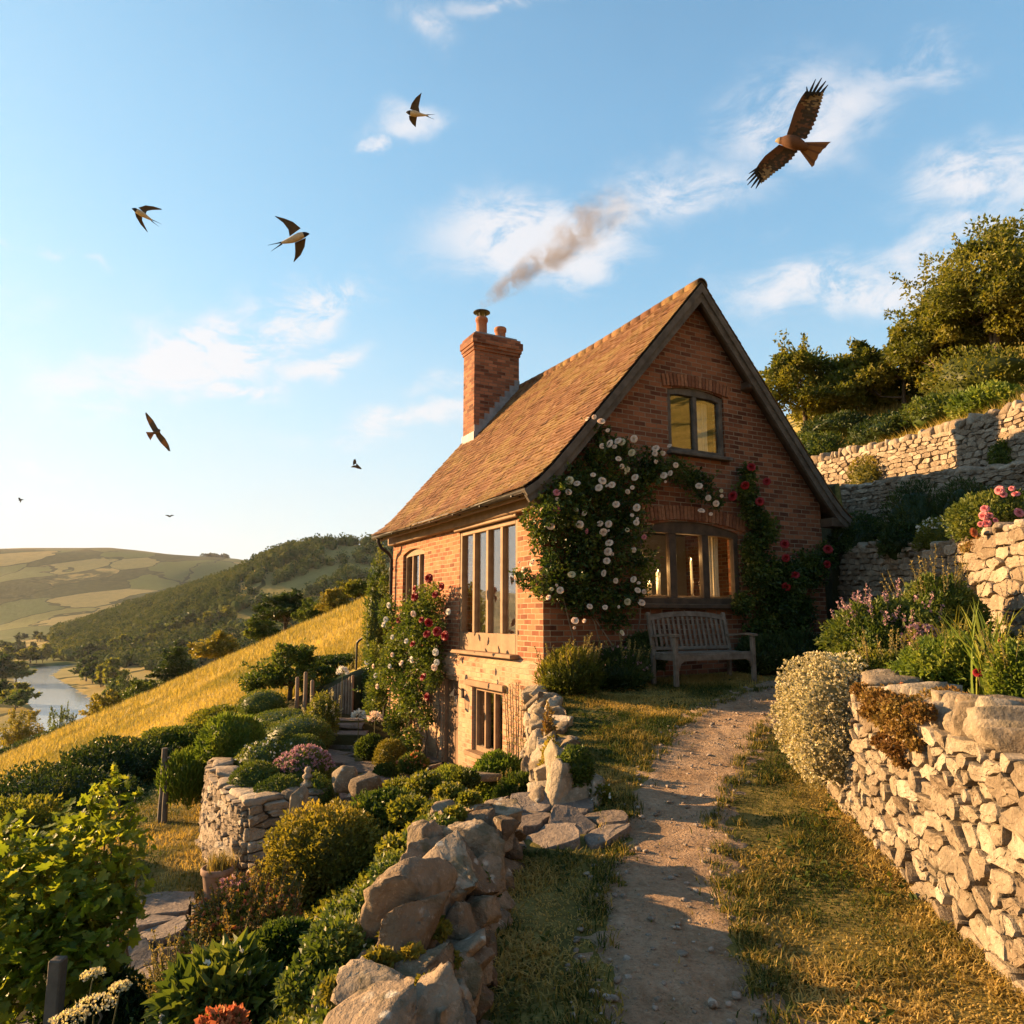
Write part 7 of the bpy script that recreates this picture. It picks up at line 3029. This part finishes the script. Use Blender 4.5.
def meadow():
    rng = np.random.RandomState(511)
    mb = MB()
    n = 170000
    Y = 9 + 75 * rng.rand(n) ** 1.3
    px = rng.uniform(-40, 420, n)
    x = (px - 512) / FOC * Y
    s = (x - HC[0]) * HG[0] + (Y - HC[1]) * HG[1]
    t = (x - HC[0]) * HL[0] + (Y - HC[1]) * HL[1]
    k = ((x < -6.8) | (Y > 17.8)) & ~((s > -1.0) & (t < HLEN + 1))
    x, Y = x[k], Y[k]
    P = np.stack([x, Y, H(x, Y) - .02], -1)
    v = np.clip(.5 + 2.0 * (fbm(x * .25, Y * .12, o=3) - .5) + .6 * (rng.rand(len(x)) - .5), 0, 1)
    blades(mb, rng, P, np.full(len(x), .32), .012 + .0007 * Y[:, None], .6, 0, v, (.35, -.1, 0))
    # taller tufts towards the brow
    n = 50000
    Y = rng.uniform(34, 74, n)
    px = rng.uniform(-40, 400, n)
    x = (px - 512) / FOC * Y
    cl = vnoise(x * .8, Y * .8) > .55
    x, Y = x[cl], Y[cl]
    P = np.stack([x, Y, H(x, Y) - .02], -1)
    blades(mb, rng, P, np.full(len(x), .62), .012 + .0007 * Y[:, None], .6, 0, rng.rand(len(x)), (.35, -.1, 0))
    # golden grass under the hillside trees
    n = 26000
    Y = rng.uniform(13, 27, n)
    x = rng.uniform(7.5, 20, n)
    k = x > ip(Y, XW3) + .25
    x, Y = x[k], Y[k]
    P = np.stack([x, Y, H(x, Y) - .02], -1)
    blades(mb, rng, P, np.full(len(x), .42), .018, .6, 0, rng.rand(len(x)), (-.3, -.2, 0))
    tag(mb.build('meadow_grass', LEAFM['meadow']), 'long golden grass of the sloping meadow and the hillside above', 'grass', kind='stuff')
    mb = MB()
    n = 26000
    x = rng.uniform(-6.8, -2.45, n)
    y = rng.uniform(7.0, 15, n)
    k = ~poly_in(x, y, BED) & (x < ip(y, YARD_X) - .1) & ~poly_in(x, y, [(-2.5, 3.5), (-2.5, 8.9), (-3.1, 8.2), (-3.7, 7.9), (-4.3, 7.3), (-3.7, 6), (-3.4, 3.5)])
    x, y = x[k], y[k]
    P = np.stack([x, y, H(x, y) - .005], -1)
    v = np.clip(.5 + 2.2 * (fbm(x * 1.3, y * 1.3, o=3) - .5) + .4 * (rng.rand(len(x)) - .5), 0, 1)
    blades(mb, rng, P, np.full(len(x), .07), .011, .9, 0, v)
    tag(mb.build('garden_grass', LEAFM['grass']), 'mown garden grass left of the stone edged bed', 'grass', kind='stuff')


meadow()

# ------------------------------------------------------------------ birds
def bmat(name, c):
    return mat_plain(name, [x * .7 for x in c], c, 60, .8, .1)


M['f_dark'] = bmat('feather_dark', (.050, .034, .020))
M['f_rufous'] = bmat('feather_rufous', (.13, .058, .028))
M['f_pale'] = bmat('feather_pale', (.23, .155, .075))
M['f_black'] = bmat('feather_black', (.014, .012, .010))
M['f_tail'] = bmat('feather_tail', (.23, .105, .035))
M['f_head'] = bmat('feather_head', (.27, .21, .13))
M['f_blue'] = bmat('feather_blueblack', (.018, .020, .028))
M['f_cream'] = bmat('feather_cream', (.55, .44, .28))
M['f_brown'] = bmat('feather_brown', (.085, .06, .035))


def bird(name, label, cat, conv, dist, wings, body, tail, mats, fingers=(), streamers=(), group=None, bodymat=0, headmat=0, thick=.012, dih=.18, feather=1):
    """one continuous winged body; conv turns the drawn point into a picture point, wings are stations (leading, trailing)"""
    bp = np.array([conv(*b[:2]) for b in body])
    c = bp[len(bp) // 2]
    pos = at(c[0], c[1], dist)
    d = unit(pos - EYE)
    rt = unit(np.cross(d, [0, 0, 1.0]))
    up = np.cross(rt, d)
    kk = np.linalg.norm(pos - EYE) / FOC * math.cos(math.atan(np.hypot(c[0] - 512, c[1] - 512) / FOC))

    def loc(p, depth=0.0):
        q = conv(*p)
        r_ = px_dir(q[0], q[1])
        return EYE + r_ * (((pos - EYE) @ d) / (r_ @ d)) - pos - d * depth
    b0_ = body[len(body) // 2]
    unitpx = np.linalg.norm(loc((b0_[0] + 1, b0_[1])) - loc(b0_[:2]))
    rgb_ = np.random.RandomState(len(label))
    mb = MB()
    for st0, matf in wings:
        n0 = len(st0)
        n, m = (n0 - 1) * feather + 1, 9
        tq = np.linspace(0, n0 - 1, n)
        st = [(tuple(np.interp(q, range(n0), [s_[0][k] for s_ in st0]) for k in (0, 1)), tuple(np.interp(q, range(n0), [s_[1][k] for s_ in st0]) for k in (0, 1))) for q in tq]
        span = np.linalg.norm(loc(st[-1][0]) - loc(st[0][0]))
        V = []
        for i, (a, b) in enumerate(st):
            t = i / (n - 1)
            A, B = loc(a), loc(b)
            if feather > 1:
                B = A + (B - A) * (1.03 if i % 2 else .955)
            ch = np.linalg.norm(B - A)
            lift = dih * span * (t - .35 * t * t)
            for j in range(m):
                s = j / (m - 1)
                cam_ = ch * .10 * math.sin(PI * min(1, s * 1.2))
                V.append(A * (1 - s) + B * s + d * (lift + cam_))
        T_ = []
        for i in range(n):
            for j in range(m):
                s = j / (m - 1)
                th = thick * np.linalg.norm(loc(st[i][1]) - loc(st[i][0])) * 4 * max(.06, math.sqrt(s * (1 - s)) * (1 - .4 * s))
                T_.append(V[i * m + j] + d * th)
        V2 = np.array(V + T_)
        o = n * m
        for i in range(n - 1):
            for j in range(m - 1):
                a = i * m + j
                mi = matf(i / feather + rgb_.uniform(-.35, .35) * (feather > 1), j / 2. + rgb_.uniform(-.4, .4) * (feather > 1))
                mb.add(V2[[a, a + 1, a + m + 1, a + m]], [(0, 1, 2, 3)], mi, .5)
                mb.add(V2[[o + a, o + a + m, o + a + m + 1, o + a + 1]], [(0, 1, 2, 3)], 0, .5)
            for j in (0, m - 1):
                a = i * m + j
                mb.add(V2[[a, a + m, o + a + m, o + a]], [(0, 1, 2, 3)], matf(i / feather, j / 2. if j == 0 else 3), .5)
        a = (n - 1) * m
        mb.add(V2[[a + j for j in range(m)] + [o + a + j for j in range(m - 1, -1, -1)]], [tuple(range(2 * m))], matf(n0 - 2, 2), .5)
        top = dih * span * .65
        for (fa, fb, w_) in [f[:3] for f in fingers if f[3] is st0]:
            A, B = loc(fa), loc(fb)
            dr = unit(B - A)
            sd = np.cross(dr, d)
            w2 = w_ * unitpx
            A = A - dr * w2 * 1.5 + d * top
            B = B + d * top * 1.25
            mid = (A + B) / 2 + sd * 0
            Vf = []
            for P, ww in ((A, w2), (mid, w2 * .85), (B, w2 * .25)):
                for e in (-1, 1):
                    Vf += [P + sd * ww * .5 * e, P + sd * ww * .5 * e + d * .006]
            F = []
            for r in (0, 4):
                F += [(r, r + 2, r + 6, r + 4), (r + 1, r + 5, r + 7, r + 3), (r, r + 4, r + 5, r + 1), (r + 2, r + 3, r + 7, r + 6)]
            F += [(8, 9, 11, 10), (0, 1, 3, 2)]
            mb.add(Vf, F, 3, .5)
    # body: round sections along the spine
    C = np.array([loc(b[:2]) - d * b[2] * unitpx * .25 for b in body])
    rad = np.array([b[2] * unitpx for b in body])
    t = np.linspace(0, 1, 15)
    kx = np.linspace(0, 1, len(body))
    CC = np.stack([np.interp(t, kx, C[:, j]) for j in range(3)], -1)
    RR = np.interp(t, kx, rad)
    for a, b, mi in ((0, 5, headmat), (4, 15, bodymat)):
        mb.tube(CC[a:b], RR[a:b], 10, mi, .5)
    if tail:
        root, edge = tail
        V = [loc(p) for p in root] + [loc(p) for p in edge]
        V = np.array(V)
        n = len(V)
        c0 = (V[0] + V[1]) / 2
        for q in range(2, n - 1):
            a, b = V[q], V[q + 1]
            r0 = V[0] + (V[1] - V[0]) * (q - 2) / (n - 3)
            r1 = V[0] + (V[1] - V[0]) * (q - 1) / (n - 3)
            P = np.array([r0, a, b, r1])
            P2 = P + d * .012 + d * .004 * (q % 2)
            mb.add(np.concatenate([P, P2]), [(0, 1, 2, 3), (4, 7, 6, 5), (0, 4, 5, 1), (1, 5, 6, 2), (2, 6, 7, 3)], 4 if q % 3 else 1, .5)
    for (a, b, w_) in streamers:
        A, B = loc(a), loc(b)
        mb.tube([A, A * .55 + B * .45, B], [w_ * unitpx, w_ * unitpx * .45, w_ * unitpx * .15], 5, 3)
    o = mb.build(name, [M[k] for k in mats])
    o.location = [float(v) for v in pos]
    return tag(o, label, cat, group)


cv = lambda cx, cy: (720 + cx / 7.314, 60 + cy / 7.314)
W1 = [((488, 545), (628, 582)), ((515, 465), (672, 505)), ((540, 385), (708, 425)), ((565, 325), (730, 350)), ((595, 270), (748, 290)), ((626, 228), (762, 234))]
W2 = [((432, 618), (572, 662)), ((380, 660), (525, 725)), ((330, 700), (455, 788)), ((290, 750), (400, 825)), ((262, 795), (350, 868)), ((250, 828), (302, 905))]
FG = [((640, 245), (634, 194), 20, W1), ((660, 232), (700, 139), 20, W1), ((690, 225), (745, 129), 22, W1), ((722, 222), (776, 152), 22, W1), ((748, 232), (791, 180), 22, W1),
      ((262, 800), (210, 832), 18, W2), ((258, 822), (195, 882), 20, W2), ((264, 845), (200, 915), 20, W2), ((276, 868), (226, 936), 22, W2), ((290, 888), (262, 941), 22, W2)]
def kw_(i, j):
    if i > 4.3 and j < 1.2:
        return 3
    if i >= 2.9 and j >= .8:
        return 2 if (int(i * 7 + j * 3) % 4) else 0
    if j < 1.0 and i < 3:
        return 1
    return 0 if (int(i * 9 + j * 5) % 5) else 1


bird('red_kite', 'large rufous kite with fingered wings and a forked tail at the upper right', 'bird', cv, 9.4, [(W1, kw_), (W2, kw_)],
     [(404, 600, 3), (416, 590, 15), (432, 588, 25), (452, 590, 28), (480, 590, 42), (520, 596, 52), (560, 612, 48), (600, 630, 36), (640, 645, 18)],
     (((590, 600), (582, 662)), ((812, 598), (790, 618), (772, 642), (752, 655), (738, 678), (722, 690), (712, 722), (696, 742), (690, 770), (672, 784))),
     ('f_dark', 'f_rufous', 'f_pale', 'f_black', 'f_tail', 'f_head'), FG, bodymat=1, headmat=5, dih=.05, feather=5)
cv = lambda cx, cy: (cx / 5.689, 400 + cy / 5.689)
W1 = [((906, 172), (880, 188)), ((893, 152), (868, 176)), ((872, 115), (848, 140)), ((848, 88), (834, 108)), ((830, 68), (826, 78))]
W2 = [((908, 176), (884, 194)), ((914, 190), (890, 210)), ((940, 218), (914, 244)), ((960, 255), (942, 272)), ((970, 290), (960, 292))]
kw_ = lambda i, j: 0 if i < 2 else (2 if j > 0 and i < 3 else 0)
bird('red_kite', 'smaller brown kite flying low over the left skyline', 'bird', cv, 27, [(W1, kw_), (W2, kw_)], [(912, 170, 4), (906, 172, 9), (896, 180, 13), (884, 184, 12), (868, 190, 6)],
     (((872, 182), (876, 194)), ((830, 182), (838, 200), (846, 214), (856, 230))), ('f_brown', 'f_rufous', 'f_tail', 'f_brown', 'f_tail', 'f_head'), bodymat=0, headmat=1, dih=.1)
sw = lambda i, j: 0
SM = ('f_brown', 'f_blue', 'f_cream', 'f_blue', 'f_blue', 'f_blue')
cv = lambda cx, cy: (110 + cx / 4.654, 190 + cy / 4.654)
bird('swallow', 'nearest swallow, pale bellied and swooping right over the left part of the sky', 'bird', cv, 4.8,
     [([((888, 178), (836, 216)), ((852, 148), (830, 184)), ((812, 132), (806, 152)), ((767, 120), (768, 123))], sw), ([((912, 222), (860, 246)), ((906, 265), (862, 287)), ((888, 303), (860, 312)), ((856, 336), (854, 333))], sw)],
     [(928, 204, 2), (912, 205, 11), (884, 214, 18), (852, 230, 17), (820, 240, 10), (798, 246, 5)], None, SM, (), [((805, 242), (735, 257), 4.5), ((800, 250), (750, 285), 4.5)], bodymat=2, headmat=1)
bird('swallow', 'small swallow with a dark cap at the far left of the sky', 'bird', cv, 8.6,
     [([((132, 82), (166, 112)), ((166, 71), (172, 98)), ((202, 76), (196, 93)), ((241, 88), (240, 92))], sw), ([((114, 98), (150, 126)), ((121, 125), (150, 141)), ((142, 160), (159, 161)), ((174, 197), (175, 194))], sw)],
     [(102, 87, 2), (114, 90, 9), (136, 104, 14), (156, 116, 13), (176, 129, 8), (196, 141, 4)], None, SM, (), [((190, 136), (241, 159), 3), ((192, 143), (228, 171), 3)], bodymat=2, headmat=1)
cv = lambda cx, cy: (380 + cx / 14.63, 80 + cy / 14.63)
bird('swallow', 'topmost swallow, wings swept up and tail streaming to the right', 'bird', cv, 6.7,
     [([((438, 425), (582, 475)), ((462, 345), (566, 390)), ((522, 258), (582, 312)), ((612, 180), (606, 196))], sw), ([((422, 520), (542, 542)), ((430, 582), (532, 604)), ((470, 642), (527, 654)), ((520, 690), (524, 686))], sw)],
     [(380, 473, 4), (412, 474, 27), (460, 484, 42), (515, 494, 46), (570, 504, 32), (630, 513, 19), (700, 517, 8)], None, SM, (), [((680, 510), (800, 503), 9), ((680, 525), (792, 577), 9)], bodymat=2, headmat=1)
cv = lambda cx, cy: (330 + cx / 17.07, 440 + cy / 17.07)
bird('small_bird', 'tiny dark bird above the cottage eaves with one wing raised', 'bird', cv, 32, [([((448, 405), (392, 432)), ((450, 365), (392, 372)), ((434, 325), (406, 332))], sw), ([((455, 398), (425, 472)), ((495, 440), (470, 488)), ((544, 488), (525, 500))], sw)],
     [(362, 462, 6), (392, 454, 16), (425, 450, 22), (470, 470, 14)], None, ('f_brown',) * 6)
cv = lambda cx, cy: (cx / 5.689, 400 + cy / 5.689)
bird('small_bird', 'tiny dark bird at the left edge of the sky', 'bird', cv, 60, [([((118, 562), (108, 568)), ((110, 554), (103, 558))], sw), ([((124, 566), (114, 574)), ((120, 580), (112, 586))], sw)], [(134, 568, 1.5), (126, 567, 4), (116, 568, 5), (106, 572, 3)], None, ('f_brown',) * 6)
bird('small_bird', 'tiny dark bird gliding level just above the far hills', 'bird', cv, 60, [([((962, 654), (960, 664)), ((950, 654), (950, 660)), ((940, 655), (940, 657))], sw), ([((970, 654), (968, 664)), ((980, 653), (980, 659)), ((990, 654), (990, 656))], sw)], [(958, 664, 2), (963, 662, 5), (969, 662, 5), (974, 660, 2)], None, ('f_brown',) * 6)

# ------------------------------------------------------------------ chimney smoke
def smoke():
    a, b = at(479, 307, 16.2), at(640, 190, 16.8)
    L = float(np.linalg.norm(b - a))
    mb = MB()
    t = np.linspace(0, 1, 14)
    mb.tube(np.stack([t * L, 0 * t, 0 * t], -1), (.14 + .95 * t ** .8) * 1.15, 16)
    m, w = new_mat('smoke')
    co = obj_co(w)
    sp = w.n('ShaderNodeSeparateXYZ')
    w.l(co, sp.inputs[0])
    tt = w.math('DIVIDE', sp.outputs[0], L)
    wn = w.n('ShaderNodeTexNoise')
    w.l(co, wn.inputs['Vector'])
    wn.inputs['Scale'].default_value = 1.0
    wn.inputs['Detail'].default_value = 2
    ws = w.n('ShaderNodeSeparateXYZ')
    w.l(wn.outputs['Color'], ws.inputs[0])
    amp = w.math('MULTIPLY', tt, 1.3)
    yy = w.math('MULTIPLY_ADD', w.math('SUBTRACT', ws.outputs[0], .5), amp, sp.outputs[1])
    zz = w.math('MULTIPLY_ADD', w.math('SUBTRACT', ws.outputs[1], .5), amp, sp.outputs[2])
    r = w.math('SQRT', w.math('ADD', w.math('MULTIPLY', yy, yy), w.math('MULTIPLY', zz, zz)))
    rad = w.math('MULTIPLY_ADD', w.math('POWER', w.math('MAXIMUM', tt, 0.0), .8), .80, .12)
    q = w.math('DIVIDE', r, rad)
    n1 = w.noise(co, 2.4, 5, .6, .6)
    puff = w.smooth(w.noise(co, 1.1, 2), .18, .48)
    dn = w.math('MULTIPLY', w.smooth(q, 1.0, .1), w.smooth(n1, .36, .66))
    dn = w.math('MULTIPLY', dn, puff)
    fade = w.math('MULTIPLY', w.math('POWER', w.smooth(tt, 1.0, .0), .8), w.smooth(tt, -.01, .03))
    dn = w.math('MULTIPLY', w.math('MULTIPLY', dn, fade), 5.0)
    pv = w.n('ShaderNodeVolumePrincipled')
    pv.inputs['Color'].default_value = (.36, .29, .22, 1)
    pv.inputs['Anisotropy'].default_value = .1
    w.l(dn, pv.inputs['Density'])
    out = w.n('ShaderNodeOutputMaterial')
    w.l(pv.outputs[0], out.inputs['Volume'])
    o = mb.build('smoke', m)
    o.location = [float(v) for v in a]
    o.rotation_euler = Vector(b - a).to_track_quat('X', 'Z').to_euler()
    tag(o, 'thin brownish smoke drifting right from the capped chimney pot', 'smoke')


smoke()

# ------------------------------------------------------------------ the air
mb = MB()
mb.box((-500, 2650, 190), (9900, 6500, 520))
m, w = new_mat('haze')
out = w.n('ShaderNodeOutputMaterial')
pv = w.n('ShaderNodeVolumePrincipled')
pv.inputs['Color'].default_value = (.88, .93, 1, 1)
pv.inputs['Density'].default_value = 0.35e-4
pv.inputs['Anisotropy'].default_value = .2
w.l(pv.outputs[0], out.inputs['Volume'])
o = mb.build('haze', m)
tag(o, kind='stuff')
